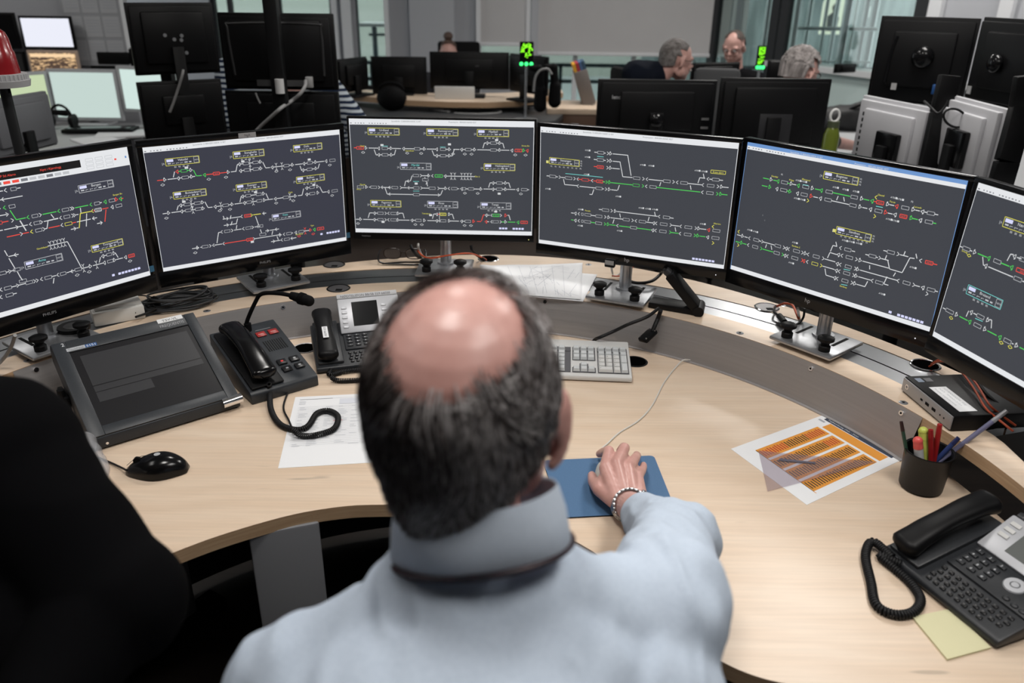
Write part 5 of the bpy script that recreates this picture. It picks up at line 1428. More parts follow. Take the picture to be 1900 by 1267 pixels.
# pen cup and pens ----------------------------------------------------------------------
cupc = PZ(1707, 903, DZ); cupc.z = DZ
MESHM = mottle('black_mesh', (.006, .006, .007), (.012, .012, .013), 900, .45, spec=.4)
t = thing('pen_cup', 'black pen cup beside the right telephone, full of pens', 'pen cup', Matrix.Translation(cupc))
m = MB(); m.lathe([(0, .002), (.037, .002), (.040, .005), (.044, .082), (.0455, .084), (.0455, .086), (.0425, .085), (.0385, .006), (0, .005)], seg=40); obj('cup', m, MESHM, t)
m = MB(); m.tube([(.0455 * math.cos(a * PI / 16), .0455 * math.sin(a * PI / 16), .085) for a in range(32)], .0014, 8, closed=True); obj('rim', m, BLACK, t)
def pen(top, off, r, m_, name, label, extra=None, cat='pen'):
    """pen leaning in the cup: top end seen at top=(px,py,dist), foot near the cup floor"""
    T = PY(*top) ; Bq = cupc + V((off[0], off[1], .008))
    t = thing(name, label, cat, Matrix.Translation(Bq)); d = T - Bq
    obj('barrel', MB().cyl((0, 0, 0), d * .86, r, seg=16), m_[0], t)
    m = MB(); m.cyl(d * .86, d, r * 1.06, r * (.9 if len(m_) < 3 else 1), 16); 
    if len(m_) > 2: m.sph(d, r * 1.06)
    obj('cap', m, m_[1], t)
    return t, d
yb = cupc.y
pen((1672, 782, yb + .02), (-.022, -.014), .0035, [mat('pencil_green', (.02, .06, .04), .4), mat('pencil_end', (.03, .012, .012), .5)], 'pencil', 'dark green pencil leaning left in the pen cup', cat='pencil')
pen((1703, 818, yb - .01), (-.008, -.020), .0085, [mat('marker_white', (.55, .55, .56), .4), mat('marker_coral', (.75, .11, .10), .3), 1], 'marker', 'thick white marker with a coral red round cap in the pen cup', cat='marker')
pen((1713, 800, yb + .012), (.004, -.012), .0085, [mat('marker_lime', (.55, .62, .12), .35), mat('marker_lime'), 1], 'highlighter', 'lime yellow highlighter standing in the pen cup', cat='highlighter')
pen((1727, 797, yb), (.010, -.022), .0050, [mat('pen_red', (.28, .012, .015), .25), mat('pen_red')], 'pen', 'short dark red pen just left of the taller red one in the cup')
pen((1744, 787, yb + .01), (.014, -.006), .0052, [mat('pen_red2', (.38, .018, .02), .2), mat('pen_red2')], 'pen', 'taller bright red pen in the middle of the pen cup')
pen((1779, 812, yb), (-.010, .004), .0048, [mat('pen_blue', (.03, .05, .16), .2), mat('pen_navy', (.02, .025, .09), .2)], 'pen', 'navy blue ballpoint pen leaning right in the pen cup')
pen((1698, 815, yb + .03), (-.024, .010), .006, [BLACK, BLACK], 'pen', 'black marker pen at the left back of the pen cup')
tt, d = pen((1868, 762, yb + .01), (-.026, -.004), .0046, [mat('pen_clear', (.22, .22, .36), .15, trans=.35), mat('pen_tip_clear', (.45, .46, .5), .15, trans=.5)], 'pen', 'long clear violet-grey pen sticking far out of the cup to the right')

# bottle lying behind the dark sleeve -----------------------------------------------------
a, b = PZ(160, 846, DZ + .03), PZ(186, 905, DZ + .03); M = frame(V((a.x, a.y, DZ + .031)), b - a)
t = thing('plastic_bottle', 'clear crumpled plastic bottle on the desk, mostly hidden by the dark sleeve', 'bottle', M)
CL = mat('bottle_clear', (.75, .77, .8), .08, spec=.6)
nt = CL.node_tree; tr = nt.nodes.new('ShaderNodeBsdfTransparent'); mx_ = nt.nodes.new('ShaderNodeMixShader'); mx_.inputs[0].default_value = .3
tr.inputs[0].default_value = (.85, .85, .87, 1)
nt.links.new(tr.outputs[0], mx_.inputs[1]); nt.links.new(nt.nodes['Principled BSDF'].outputs[0], mx_.inputs[2]); nt.links.new(mx_.outputs[0], nt.nodes['Material Output'].inputs['Surface'])
m = MB(); m.lathe([(0, -.06), (.026, -.058), (.030, -.05), (.027, -.02), (.031, .0), (.027, .02), (.031, .04), (.030, .07), (.022, .095), (.012, .11), (.012, .125)], M=Matrix.Rotation(PI / 2, 4, 'Y'), seg=24); obj('shell', m, CL, t, ang=70)
m = MB(); m.lathe([(0, .128), (.014, .128), (.014, .112)], M=Matrix.Rotation(PI / 2, 4, 'Y'), seg=24); obj('cap', m, WHITE, t)

# white box, coil of cable, bracket, connector ---------------------------------------------
a, b = PZ(178, 612, SZ), PZ(252, 601, SZ); M = frame(a, V((.84, .54, 0)))
t = thing('junction_box', 'off-white plastic junction box on the shelf below the left monitors', 'box', M)
obj('body', MB().box((.06, .06, .018), (.12, .085, .036), bev=.004), mat('box_offwhite', (.70, .69, .66), .5), t)
obj('lid', MB().box((.062, .060, .041), (.110, .062, .012), bev=.004), mat('box_lid', (.78, .77, .75), .5), t)
t = obj('cable_coil', MB(), RUBBER) if False else None
mb = MB(); cc = PZ(332, 556, SZ + .02); rnd = random.Random(5)
P = []
for k in range(9):
    ax = .085 + rnd.uniform(-.02, .015); ay = .036 + rnd.uniform(-.008, .012); ph = rnd.uniform(0, .8); tl = rnd.uniform(-.2, .2)
    for i in range(16):
        an = 2 * PI * i / 16 + ph * 0; x = ax * math.cos(an); y = ay * math.sin(an)
        P.append(cc + V((x * math.cos(.5 + tl) - y * math.sin(.5 + tl), x * math.sin(.5 + tl) + y * math.cos(.5 + tl), -.014 + .004 * k + .004 * math.sin(an * 2 + k))))
t = tag(obj('cable_coil', MB().tube(spline(P, 4), .0028, 8), mat('cable_dark', (.022, .023, .025), .4), ang=60), 'tied coil of thin black cable on the shelf beside the junction box', 'cable coil')
c1 = PZ(288, 563, SZ + .02); m = MB().sph(c1, .014, (1, .7, 1.5)); 
q = obj('cable_tie', m, BLACKM, t, recenter=False); q.matrix_parent_inverse = Matrix.Translation(-t.location)
cable('power_cable', [(283, 567, SZ + .02), (268, 574, SZ + .012), (250, 580, SZ + .02)], .003, RUBBER, 'upper short black cable from the coil into the junction box')
cable('power_cable', [(290, 572, SZ + .02), (272, 581, SZ + .012), (252, 588, SZ + .02)], .003, RUBBER, 'lower short black cable from the coil into the junction box')
cable('power_cable', [(286, 552, SZ + .02), (262, 548, SZ + .01), (235, 551, SZ + .003), (200, 570, SZ + .003), (170, 576, SZ + .003)], .002, RUBBER, 'thin black cable running left from the coil under the monitor')
M = frame(PZ(136, 604, SZ + .03), V((.8, .5, 0)))
t = thing('socket_puck', 'round black socket block on the shelf between monitor knobs and junction box', 'socket', M)
m = MB(); m.lathe([(0, .0), (.036, .0), (.038, -.006), (.036, -.012), (.030, -.014), (.028, -.028), (0, -.03)]); obj('body', m, BLACK, t)
m = MB(); m.lathe([(0, .0006), (.022, .0006), (.024, -.002)]); obj('cover', m, mat('puck_grey', (.05, .05, .052), .35), t)
cable('grey_cable', [(28, 622, SZ + .10), (22, 640, SZ + .07), (12, 658, SZ + .04), (0, 672, SZ + .02), (-20, 690, SZ + .01)], .004, GREYCABLE, 'grey cable hanging at the far left below the monitor')
# folding black bracket with a phone arm
b0 = PZ(1292, 580, SZ); b1 = PZ(1222, 572, SZ)
M = frame(b0, b1 - b0); t = thing('folding_bracket', 'black folding metal bracket leaning on the shelf edge right of the second monitor stand', 'bracket', M)
MI = M.inverted(); e0 = MI @ V((b0.x, b0.y, SZ + .012)); top = MI @ PY(1243, 506, b0.y + .02)
def plank(p, q, w, th, mb):
    d = (q - p); L = d.length; x = d.normalized(); y = V((0, 1, 0)); z = x.cross(y).normalized(); y = z.cross(x)
    R3 = Matrix((x, y, z)).transposed()
    return mb.box((p + q) / 2, (L, w, th), R3, bev=.003)
obj('base_arm', plank(V((-.012, .0, .009)), V((.125, -.02, .009)), .055, .016, MB()), BLACK, t)
obj('upper_arm', plank(V((-.004, .0, .012)), top, .056, .024, MB()), BLACK, t)
m = MB(); m.cyl((-.006, -.030, .013), (-.006, .030, .013), .0145, seg=24); obj('hinge', m, BLACK, t)
m = MB(); plank(top + V((.012, 0, .006)), top + V((-.016, 0, -.014)), .030, .016, m); obj('end_clip', m, mat('clip_dark', (.03, .03, .032), .4), t)
cable('power_cable', [(1222, 572, SZ + .02), (1200, 588, SZ + .012), (1165, 602, DZ + .092), (1140, 614, DZ + .064), (1115, 625, DZ + .050), (1104, 630, DZ + .030), (1094, 641, DZ + .008)], .0045, RUBBER, 'thick black cable hanging from the bracket down behind the keyboard')
cable('signal_cable', [(1226, 576, SZ + .02), (1221, 590, DZ + .094), (1216, 602, DZ + .080), (1211, 614, DZ + .064)], .006, RUBBER, 'short black cable from the bracket to the black connector')
a, b = PZ(1212, 612, DZ + .064), PZ(1196, 640, DZ + .030)
M = frame(a, b - a); t = thing('cable_connector', 'black rectangular cable connector leaning against the steel upstand', 'connector', M)
d = (b - a).length
obj('shell', MB().box((d / 2, 0, -.002), (d, .030, .012), bev=.003), BLACK, t)
m = MB()
for x, y in ((.006, .011), (.006, -.011), (d - .006, .011), (d - .006, -.011)): m.cyl((x, y, .003), (x, y, .0052), .0022, seg=8)
obj('connector_screw', m, CHROME, t)
# cables under monitors
cable('red_cable', [PY(775, 465, 2.30), PY(785, 475, 2.27), PY(800, 479, 2.26), PY(830, 474, 2.26), PY(870, 470, 2.30), (895, 478, SZ + .01), (903, 483, SZ + .002)], .0026, REDCABLE, 'orange-red cable under the centre monitor running into the rear grommet')
cable('power_cable', [PY(762, 455, 2.32), PY(767, 466, 2.31), (780, 478, SZ + .012), (812, 478, SZ + .004)], .0045, RUBBER, 'black cable hanging left of the centre monitor pole')
cable('power_cable', [PY(874, 455, 2.33), PY(876, 464, 2.33), (886, 474, SZ + .02), (900, 483, SZ + .003)], .0045, RUBBER, 'black cable hanging right of the centre monitor pole')
cable('white_cable', [PY(776, 452, 2.31), PY(777, 462, 2.30), (785, 478, SZ + .01)], .0035, WHITECABLE, 'white cable beside the black one left of the centre monitor pole')
M = Matrix.Translation(PY(1132, 488, 2.03)) @ Matrix.Rotation(-.4, 4, 'Z')
t = thing('video_plug', 'black and grey video plug hanging under the left hp monitor', 'plug', M)
obj('shell', MB().box((0, 0, 0), (.028, .014, .022), bev=.003), BLACK, t); obj('plug_face', MB().box((0, -.0075, .003), (.024, .001, .012)), GREYCABLE, t)
cable('white_cable', [PY(1134, 492, 2.04), (1136, 505, SZ + .02), (1140, 512, SZ + .01), (1150, 508, SZ + .012), (1162, 500, SZ + .03)], .003, WHITECABLE, 'white cable hanging from the plug under the left hp monitor')
cable('red_cable', [(1136, 512, SZ + .02), (1150, 512, SZ + .012), (1163, 504, SZ + .02), (1176, 494, SZ + .03)], .0022, REDCABLE, 'orange-red cable at the left hp monitor stand')
cable('power_cable', [(1157, 492, SZ + .05), (1157, 505, SZ + .03), (1168, 521, SZ + .032), (1190, 525, SZ + .035), (1212, 520, SZ + .04), (1228, 506, SZ + .05), PY(1233, 500, b0.y + .02)], .0045, RUBBER, 'black cable looping over the left hp monitor clamp plate')
cable('power_cable', [(1437, 570, SZ + .004), (1447, 566, SZ + .02), (1456, 563, SZ + .03), (1470, 566, SZ + .03), (1478, 582, SZ + .03), (1482, 592, SZ + .02)], .0030, REDCABLE, 'orange-red cable rising from the silver-lidded grommet')
cable('power_cable', [(1440, 567, SZ + .01), (1436, 578, SZ + .012), (1452, 590, SZ + .008), (1462, 600, SZ + .006), (1478, 602, SZ + .02), (1490, 590, SZ + .03), (1493, 572, SZ + .06)], .0030, RUBBER, 'thin black cable looping beside the second hp monitor clamp plate')
cable('power_cable', [PY(1496, 568, 1.86), PY(1515, 577, 1.84), PY(1545, 582, 1.84), PY(1560, 580, 1.84)], .004, RUBBER, 'black cable sagging behind the second hp monitor stand')
a, b = PZ(1446, 586, SZ + .012), PZ(1456, 598, SZ + .012)
tag(obj('cable_adapter', MB().cyl(a, b, .008, seg=16), BLACK), 'small black cylindrical adapter on the thin cable by the second hp stand', 'adapter')
cable('white_cable', [PY(1480, 572, 1.83), (1482, 585, SZ + .03), (1484, 597, SZ + .012)], .0035, WHITECABLE, 'white cable pair hanging left of the second hp stand')

# red beacon on a pole behind the leftmost monitor -----------------------------------------
Yb = 2.05
tp, bt = PY(6, 50, Yb), PY(8, 137, Yb)
t = thing('red_beacon', 'red warning beacon on a grey pole at the far left', 'beacon', Matrix.Translation((PY(5, 150, Yb).x, Yb, SZ)))
zc = lambda py: PY(5, py, Yb).z - SZ
px_ = (PY(48, 137, Yb) - PY(5, 137, Yb)).x
m = MB(); m.lathe([(px_ * .76, zc(136)), (px_ * .73, zc(120)), (px_ * .69, zc(97)), (px_ * .64, zc(93)), (px_ * .59, zc(72)), (px_ * .50, zc(60)), (px_ * .32, zc(53)), (0, zc(51))], seg=36)
obj('dome', m, mat('beacon_red', (.22, .008, .012), .22, spec=.6, coat=.3), t, label='dark red plastic dome', ang=30)
m = MB(); m.lathe([(0, zc(160)), (px_ * 1.02, zc(160)), (px_ * 1.08, zc(148)), (px_ * .98, zc(147)), (px_ * .98, zc(136)), (0, zc(136))], seg=40)
for i in range(36):
    an = 2 * PI * i / 36; m.cyl((px_ * .99 * math.cos(an), px_ * .99 * math.sin(an), zc(147)), (px_ * .99 * math.cos(an), px_ * .99 * math.sin(an), zc(137)), px_ * .045, seg=6)
obj('collar', m, mat('beacon_grey', (.38, .38, .39), .5), t)
m = MB(); m.cyl((0, 0, 0), (0, 0, zc(160)), .0125, seg=24); m.cyl((0, 0, 0), (0, 0, .012), .04, seg=24); obj('pole', m, mat('pole_dark', (.06, .062, .065), .3, metal=.7), t)
m = MB(); m.cyl((px_ * .55, -px_ * .6, zc(160) - .012), (px_ * .55, -px_ * .6, zc(160)), .003, seg=8); obj('lock_screw', m, BLACKM, t)
# ------------------------------------------------------------------- people
def blob(mb, voxel=.004, smooth=6, fold=None):
    me = bpy.data.meshes.new('b'); mb.bm.to_mesh(me); mb.bm.free()
    o = bpy.data.objects.new('b', me); COL.objects.link(o)
    r = o.modifiers.new('r', 'REMESH'); r.mode = 'VOXEL'; r.voxel_size = voxel; r.use_smooth_shade = True
    s_ = o.modifiers.new('s', 'SMOOTH'); s_.iterations = smooth; s_.factor = .5
    out = bpy.data.meshes.new_from_object(o.evaluated_get(bpy.context.evaluated_depsgraph_get()))
    bpy.data.objects.remove(o); bpy.data.meshes.remove(me)

    if fold:
        amp, sc, st = fold; ns = [v.normal.copy() for v in out.vertices]
        for v, n in zip(out.vertices, ns):
            q = v.co * sc; q = V((q.x * st[0], q.y * st[1], q.z * st[2]))
            w_ = noise.noise(q + V((3, 1, 2))) ; a = 1 - abs(noise.noise(q * .9 + V((w_, w_ * .5, 0)) * 1.2)) * 2
            b = noise.noise(q * 2.7)
            v.co += n * amp * (a * .8 + b * .35)
    for p in out.polygons: p.use_smooth = True
    return out

def meshobj(name, me, mats, parent, label=None):
    for m in (mats if isinstance(mats, (list, tuple)) else [mats]): me.materials.append(m)
    o = bpy.data.objects.new(name, me); COL.objects.link(o); o.parent = parent
    if parent: o.matrix_parent_inverse = parent.matrix_world.inverted()
    if label: o['label'] = label
    return o

SKIN = mottle('skin', (.50, .265, .23), (.60, .34, .30), 38, .36, ramp=(.3, .7), bump=.15)
SKIN2 = mottle('skin_ruddy', (.42, .235, .20), (.50, .29, .25), 30, .5, ramp=(.3, .7))
EYEW = mat('eye_white', (.6, .58, .56), .2); IRIS = mat('iris', (.03, .03, .035), .15)

def head_shapes(mb, M, s=1.0, bald=True):
    """skull, jaw, nose, ears, lips; x right, y face, z up"""
    R = M.to_3x3().normalized()
    def S(c, r, mul=1): mb.sph(M @ V([q * s for q in c]), 1, [q * s * mul for q in r], R, 28)
    S((0, -.008, .028), (.0765, .097, .090))
    S((0, .020, .010), (.070, .074, .075))
    S((0, .038, -.045), (.056, .056, .062))
    S((0, .070, -.082), (.028, .022, .022))
    for sx in (-1, 1):
        S((sx * .030, .072, -.022), (.024, .022, .024)); S((sx * .034, .078, .024), (.024, .014, .010))
        S((sx * .052, .015, -.060), (.018, .032, .030))
        # ear: rim and lobe
        mb.tube([M @ (V((sx * (.077 + .012 * math.sin(a)), -.002 - .014 * math.cos(a) , -.006 + .030 * math.sin(a * 1.0 - PI / 2))) * s) for a in [i * PI / 10 for i in range(11)]], .0055 * s, 8)
        S((sx * .082, .002, -.004), (.0055, .014, .026)); S((sx * .077, .003, -.030), (.006, .009, .010))
    mb.cap(M @ (V((0, .088, .018)) * s), M @ (V((0, .112, -.018)) * s), .008 * s, .0115 * s, 14)
    S((-.011, .103, -.021), (.007, .009, .007)); S((.011, .103, -.021), (.007, .009, .007))
    S((0, .092, -.050), (.023, .012, .0055)); S((0, .090, -.060), (.020, .012, .006))

def skull_pt(th_lat, sag, k=1.0):
    """point on the scalp: lateral angle, sagittal angle (0 back, 90 top, 180 front), degrees"""
    a, b = math.radians(th_lat), math.radians(sag)
    if sag < -5:      # below the skull the hair follows the neck
        t = min(1.2, (-5 - sag) / 45); b0 = math.radians(-5)
        d = V((math.sin(a), -math.cos(a) * math.cos(b0), math.cos(a) * math.sin(b0)))
        p = V((d.x * .0765 * (1 - .20 * t), d.y * .097 * (1 - .10 * t) - .008, .020 - .092 * t * math.cos(a * .55)))
        return p, V((d.x, d.y, -.05)).normalized()
    d = V((math.sin(a), -math.cos(a) * math.cos(b), math.cos(a) * math.sin(b)))
    return V((d.x * .0765 * k, d.y * .097 * k - .008, d.z * .090 * k + .028)), d

def hair_cap(M, inside, k=1.05, s=1.0, amp=.0, n=60):
    """shell over the skull where inside(lat, sag)>0 ; thickness follows the value"""
    mb = MB(); g = {}
    for i in range(n + 1):
        lat = -90 + 180 * i / n
        for j in range(n * 2 + 1):
            sag = -60 + 260 * j / (n * 2)
            v = inside(lat, sag)
            if v > 0:
                p, d = skull_pt(lat, sag, 1.0)
                h = (k - 1) * .09 * min(1, v * 3) * (1 + amp * noise.noise(V((d.x, d.y, d.z)) * 9)) + .0005
                g[i, j] = (mb.bm.verts.new(M @ ((p + d * h) * s)), mb.bm.verts.new(M @ ((p - d * .004) * s)))
    for (i, j) in list(g):
        q = [(i, j), (i + 1, j), (i + 1, j + 1), (i, j + 1)]
        if all(a in g for a in q):
            try: mb.bm.faces.new([g[a][0] for a in q])
            except ValueError: pass
    return mb

def strands(M, dens, n, length, rnd, comb, w=.0005, s=1.0, lift=.25, nm=3):
    mb = MB(); made = 0; tries = 0
    while made < n and tries < n * 12:
        tries += 1
        z = rnd.uniform(-1, 1); a = rnd.uniform(0, 2 * PI); r = math.sqrt(1 - z * z); d = V((r * math.cos(a), r * math.sin(a), z))
        if rnd.random() < .22:
            lat, sag = rnd.uniform(-78, 78), rnd.uniform(-52, -4)
        else:
            lat = math.degrees(math.asin(max(-1, min(1, d.x)))); sag = math.degrees(math.atan2(d.z, -d.y))
            if sag < -90: sag += 360
            if sag < -5: continue
        pr = dens(lat, sag)
        if rnd.random() > pr: continue
        made += 1
        p, dd = skull_pt(lat, sag); nrm = V((dd.x / .0765, dd.y / .097, dd.z / .09)).normalized()
        c = comb(lat, sag, p) + V((noise.noise(p * 24), noise.noise(p * 24 + V((5, 0, 0))), noise.noise(p * 24 + V((0, 7, 0))))) * 1.15 + V((rnd.gauss(0, .16), rnd.gauss(0, .16), rnd.gauss(0, .16)))
        L = length(lat, sag) * rnd.uniform(.7, 1.15); N_ = 5; q = p + nrm * .001; dr = None
        pts = []
        for k in range(N_ + 1):
            pts.append(M @ (q * s))
            # stay just outside the skull
            e = V((q.x / .0765, (q.y + .008) / .097, (q.z - .028) / .09 if q.z > .02 else -.05)); nn = V((e.x / .0765, e.y / .097, e.z / .09)).normalized()
            t_ = c - nn * c.dot(nn); t_ = t_.normalized() if t_.length > 1e-4 else V((0, 0, -1))
            up = lift * (1 - k / N_) if e.length < 1.10 else -.12
            q = q + (t_ + nn * up).normalized() * L / N_
        gq = .5 + 1.3 * noise.noise(p * 16 + V((2, 9, 4))) + (.22 if p.x > .02 else -.08)
        mi = 2 if rnd.random() < gq * .55 else (1 if rnd.random() < .5 else 0)
        if nm < 3: mi = 0
        mb.tube(pts, [w, w, w, w * .9, w * .7, w * .25][:len(pts)], 3, mi=mi, caps=False)
    return mb

HAIR = [mat('hair_dark', (.042, .034, .032), .45, spec=.4), mat('hair_mid', (.125, .108, .104), .45, spec=.4), mat('hair_grey', (.32, .30, .30), .45, spec=.4)]
SHIRT = mottle('shirt_blue', (.47, .545, .65), (.51, .585, .69), 220, .85, spec=.15, bump=.12)
SHIRTC = mottle('shirt_collar', (.52, .59, .69), (.55, .62, .72), 220, .85, spec=.15)

# --- the operator in the middle ------------------------------------------------
HC = V((0, 0, CAM_Z)) + ray(866, 756) * .72
HM = Matrix.Translation(HC) @ Matrix.Rotation(math.radians(-13), 4, 'Z') @ Matrix.Rotation(math.radians(2), 4, 'Y') @ Matrix.Rotation(math.radians(4), 4, 'X')
man = thing('person', 'balding grey-haired man in a pale blue shirt, seen from behind, hand on the white mouse', 'person', V((-.03, .45, 0)))
RS, LS = V((.150, .610, 1.066)), V((-.190, .535, 1.052))
EL = V((.236, .945, .905)); WR = PZ(1168, 938, .776); WR.z = .776
NB = V((-.043, .585, 1.155))
hs_ = 1.035
mb = MB(); head_shapes(mb, HM, hs_)
mb.cap(HM @ V((0, -.035, -.03)), NB, .055, .057, 24)
mb.cap(NB, V((-.04, .55, 1.06)), .06, .09, 24)
mb.cap(NB - V((0, 0, .05)), RS, .045, .045, 20); mb.cap(NB - V((0, 0, .05)), LS, .045, .045, 20)
mb.sph((-.035, .50, .98), 1, (.165, .10, .17)); mb.sph((-.03, .45, .76), 1, (.155, .10, .22)); mb.sph((-.03, .42, .60), 1, (.16, .12, .12))
mb.cap(RS, EL, .046, .036, 20); mb.cap(EL, EL.lerp(WR, .5), .036, .037, 20); mb.cap(EL.lerp(WR, .5), WR, .036, .0265, 20)
le, lw = V((-.275, .56, .80)), V((-.12, .74, .70))
mb.cap(LS, le, .044, .036, 20); mb.cap(le, lw, .036, .026, 20)
# right hand: joints placed over the mouse
J = {'i': [(1123, 869, .797), (1130, 836, .799), (1120, 838, .776), (1112, 842, .762)],
     'm': [(1144, 862, .802), (1159, 831, .800), (1157, 829, .775), (1150, 836, .764)],
     'r': [(1166, 868, .796), (1178, 851, .783), (1182, 845, .767), (1181, 843, .757)],
     'p': [(1183, 884, .783), (1191, 873, .771), (1194, 866, .762), (1194, 862, .756)]}
rad = {'i': (.0125, .0105, .0092, .0080), 'm': (.0128, .0108, .0094, .0080), 'r': (.0122, .0100, .0088, .0076), 'p': (.0112, .0088, .0078, .0068)}
for k_, q in J.items():
    P = [PZ(*a) for a in q]; r_ = rad[k_]
    for a, b, ra, rb in zip(P, P[1:], r_, r_[1:]): mb.cap(a, b, ra, rb, 14)
    off = {'i': -.020, 'm': -.007, 'r': .008, 'p': .020}[k_]
    mb.cap(P[0], WR + V((off, .012, .002)), r_[0], .0165, 14)
    mb.cap(P[0].lerp(WR, .45) - V((0, 0, .010)), WR + V((off, .012, -.004)), .014, .015, 14)
TH = [WR + V((-.022, .015, -.002)), PZ(1112, 908, .774), PZ(1101, 893, .764), PZ(1098, 882, .758)]
for a, b, ra, rb in zip(TH, TH[1:], (.0165, .0135, .0112), (.0135, .0112, .0088)): mb.cap(a, b, ra, rb, 14)
mb.cap(PZ(1122, 885, .780), TH[1], .012, .0135, 14)
# left hand on the lap
ld = (V((.02, .10, -.01))).normalized()
for k, o_ in enumerate((-.024, -.008, .008, .024)):
    b = lw + ld * .085 + V((o_, 0, 0)); mb.cap(lw + V((o_ * .7, 0, 0)), b, .015, .010, 12); mb.cap(b, b + ld * (.05 - abs(o_ - .004) * .6) - V((0, 0, .012)), .009, .007, 12)
mb.cap(lw + ld * .02 + V((.024, 0, 0)), lw + ld * .07 + V((.048, 0, -.006)), .013, .009, 12)
body = meshobj('body', blob(mb, .0028, 4), SKIN, man)
# eyes
mb = MB()
for sx in (-1, 1): mb.sph(HM @ V((sx * .031, .082, .006)), .0125, seg=16)
meshobj('eyes', (lambda m_: (mb.bm.to_mesh(m_), mb.bm.free(), m_)[2])(bpy.data.meshes.new('eyes')), EYEW, man)
# hair: ring round a bald crown
def bald(lat, sag): return ((lat + 2) / 45) ** 2 + ((sag - 68) / 42) ** 2
def ring_(lat, sag):
    if sag > 128 + abs(lat) * .1: return 0
    if abs(lat) > 62 and sag > 60: pass
    low = -50 + abs(lat) * .35
    if sag < low: return 0
    if abs(lat) > 58 and sag > 95: return 0
    if abs(lat) > 50 and sag < 20 - (abs(lat) - 50) * .1 and sag > -60 and abs(lat) > 74 and sag < 8: return 0
    e = bald(lat, sag)
    return max(0, min(1, (e - 1.10) * 1.2)) * (1 if sag < 90 else max(0, 1 - (sag - 90) / 14))
mb = hair_cap(HM, ring_, k=1.035, s=hs_, amp=.15)
hcap = meshobj('hair', (lambda m_: (mb.bm.to_mesh(m_), mb.bm.free(), m_)[2])(bpy.data.meshes.new('hair')), mottle('hair_base', (.022, .017, .016), (.055, .047, .045), 60, .6, (1, 1, .3)), man)
rnd = random.Random(11)
def dens(lat, sag):
    if sag < -52 + abs(lat) * .30 or sag > 150: return 0
    if abs(lat) > 58 and sag > 100: return 0
    e = bald(lat, sag)
    if sag > 102: return .16 if abs(lat) < 50 and sag < 122 else 0
    if e < .55: return .0
    if e < 1: return .06 * (e - .55) / .45 + (.16 if sag < 50 and e > .72 else 0)
    return min(1, .35 + (e - 1) * 1.5)
def comb(lat, sag, p):
    if sag > 105: return V((.5, -.1, .45))
    if sag > 50: return V((.55 * (1 if p.x > 0 else -.9), -.55, -.6))
    return V((p.x * 2.5, -.15, -1))
mb = strands(HM, dens, 10000, lambda la, sa: .030 if sa > 20 else (.024 if sa > -15 else .015), rnd, comb, w=.00068, s=hs_, lift=.52)
st_me = bpy.data.meshes.new('hair_strands'); mb.bm.to_mesh(st_me); mb.bm.free()
for m_ in HAIR: st_me.materials.append(m_)
so = bpy.data.objects.new('hair_strands', st_me); COL.objects.link(so); so.parent = hcap; so['kind'] = 'stuff'
# shirt
mb = MB()
mb.cap(NB - V((0, .012, .035)), RS + V((-.01, -.005, -.004)), .062, .062, 24); mb.cap(NB - V((0, .012, .035)), LS + V((.01, 0, -.006)), .062, .060, 24)
mb.sph((-.035, .515, 1.03), 1, (.185, .115, .125), Matrix.Rotation(math.radians(18), 3, 'Z'), 30)
mb.sph((-.035, .475, .93), 1, (.195, .135, .22), Matrix.Rotation(math.radians(15), 3, 'Z'), 30); mb.sph((-.03, .45, .72), 1, (.185, .135, .24), seg=30); mb.sph((-.03, .42, .56), 1, (.19, .15, .14), seg=30)
mb.cap(RS, EL, .066, .055, 24); mb.sph(RS + V((.012, .03, -.004)), .068, seg=24); mb.sph(V((.125, .55, 1.02)), .080, seg=24); mb.sph(NB + V((.005, -.018, -.030)), 1, (.098, .078, .060), seg=24); mb.sph(EL + V((.012, -.005, 0)), .058, seg=24)
CF = EL.lerp(WR, .60); mb.cap(EL, CF, .054, .038, 24)
mb.cap(LS, le, .062, .052, 24); mb.cap(le, le.lerp(lw, .8), .052, .038, 24)
mb.sph(LS + V((-.006, 0, -.012)), .064, seg=24)
shirt = meshobj('shirt', blob(mb, .0045, 34, (.0052, 12, (1.5, .7, 1.1))), SHIRT, man)
# collar band with a turned-down outer leaf, and the dark lanyard under it
CA = Matrix.Translation(V((-.029, .594, 1.203))) @ Matrix.Rotation(math.radians(8), 4, 'Y').inverted() @ Matrix.Rotation(math.radians(-20), 4, 'X')
mb = MB(); prof_ = [(.0, -.033), (.0035, -.029), (.001, -.004), (-.004, .014), (-.0055, .0175), (-.008, .0165), (-.0085, .010), (-.0075, -.031)]
rings = []
N_ = 60; a0, a1 = -100, 280
for i in range(N_ + 1):
    an = math.radians(-90 - 152 + 304 * i / N_); ca, sa = math.cos(an), math.sin(an)
    edge = abs(i / N_ * 2 - 1)
    rx, ry = .0790, .069
    row = []
    for (dr, dz) in prof_:
        wv = .0012 * math.sin(an * 5 + dz * 60)
        row.append(mb.bm.verts.new(CA @ V(((rx + dr + wv) * ca, (ry + dr + wv) * sa, dz * (1.0 + .12 * edge)))))
    rings.append(row)
for A, B in zip(rings, rings[1:]):
    for k in range(len(prof_)): mb.bm.faces.new([A[k], A[(k + 1) % len(prof_)], B[(k + 1) % len(prof_)], B[k]])
mb.bm.faces.new(rings[0]); mb.bm.faces.new(rings[-1][::-1])
bmesh.ops.recalc_face_normals(mb.bm, faces=mb.bm.faces)
me = bpy.data.meshes.new('collar'); mb.bm.to_mesh(me); mb.bm.free(); finish(me, 75); meshobj('collar', me, SHIRTC, man)
mb = MB(); pts = [CA @ V(((.0825) * math.cos(math.radians(a)), .0725 * math.sin(math.radians(a)), -.0335)) for a in range(-215, 36, 6)]
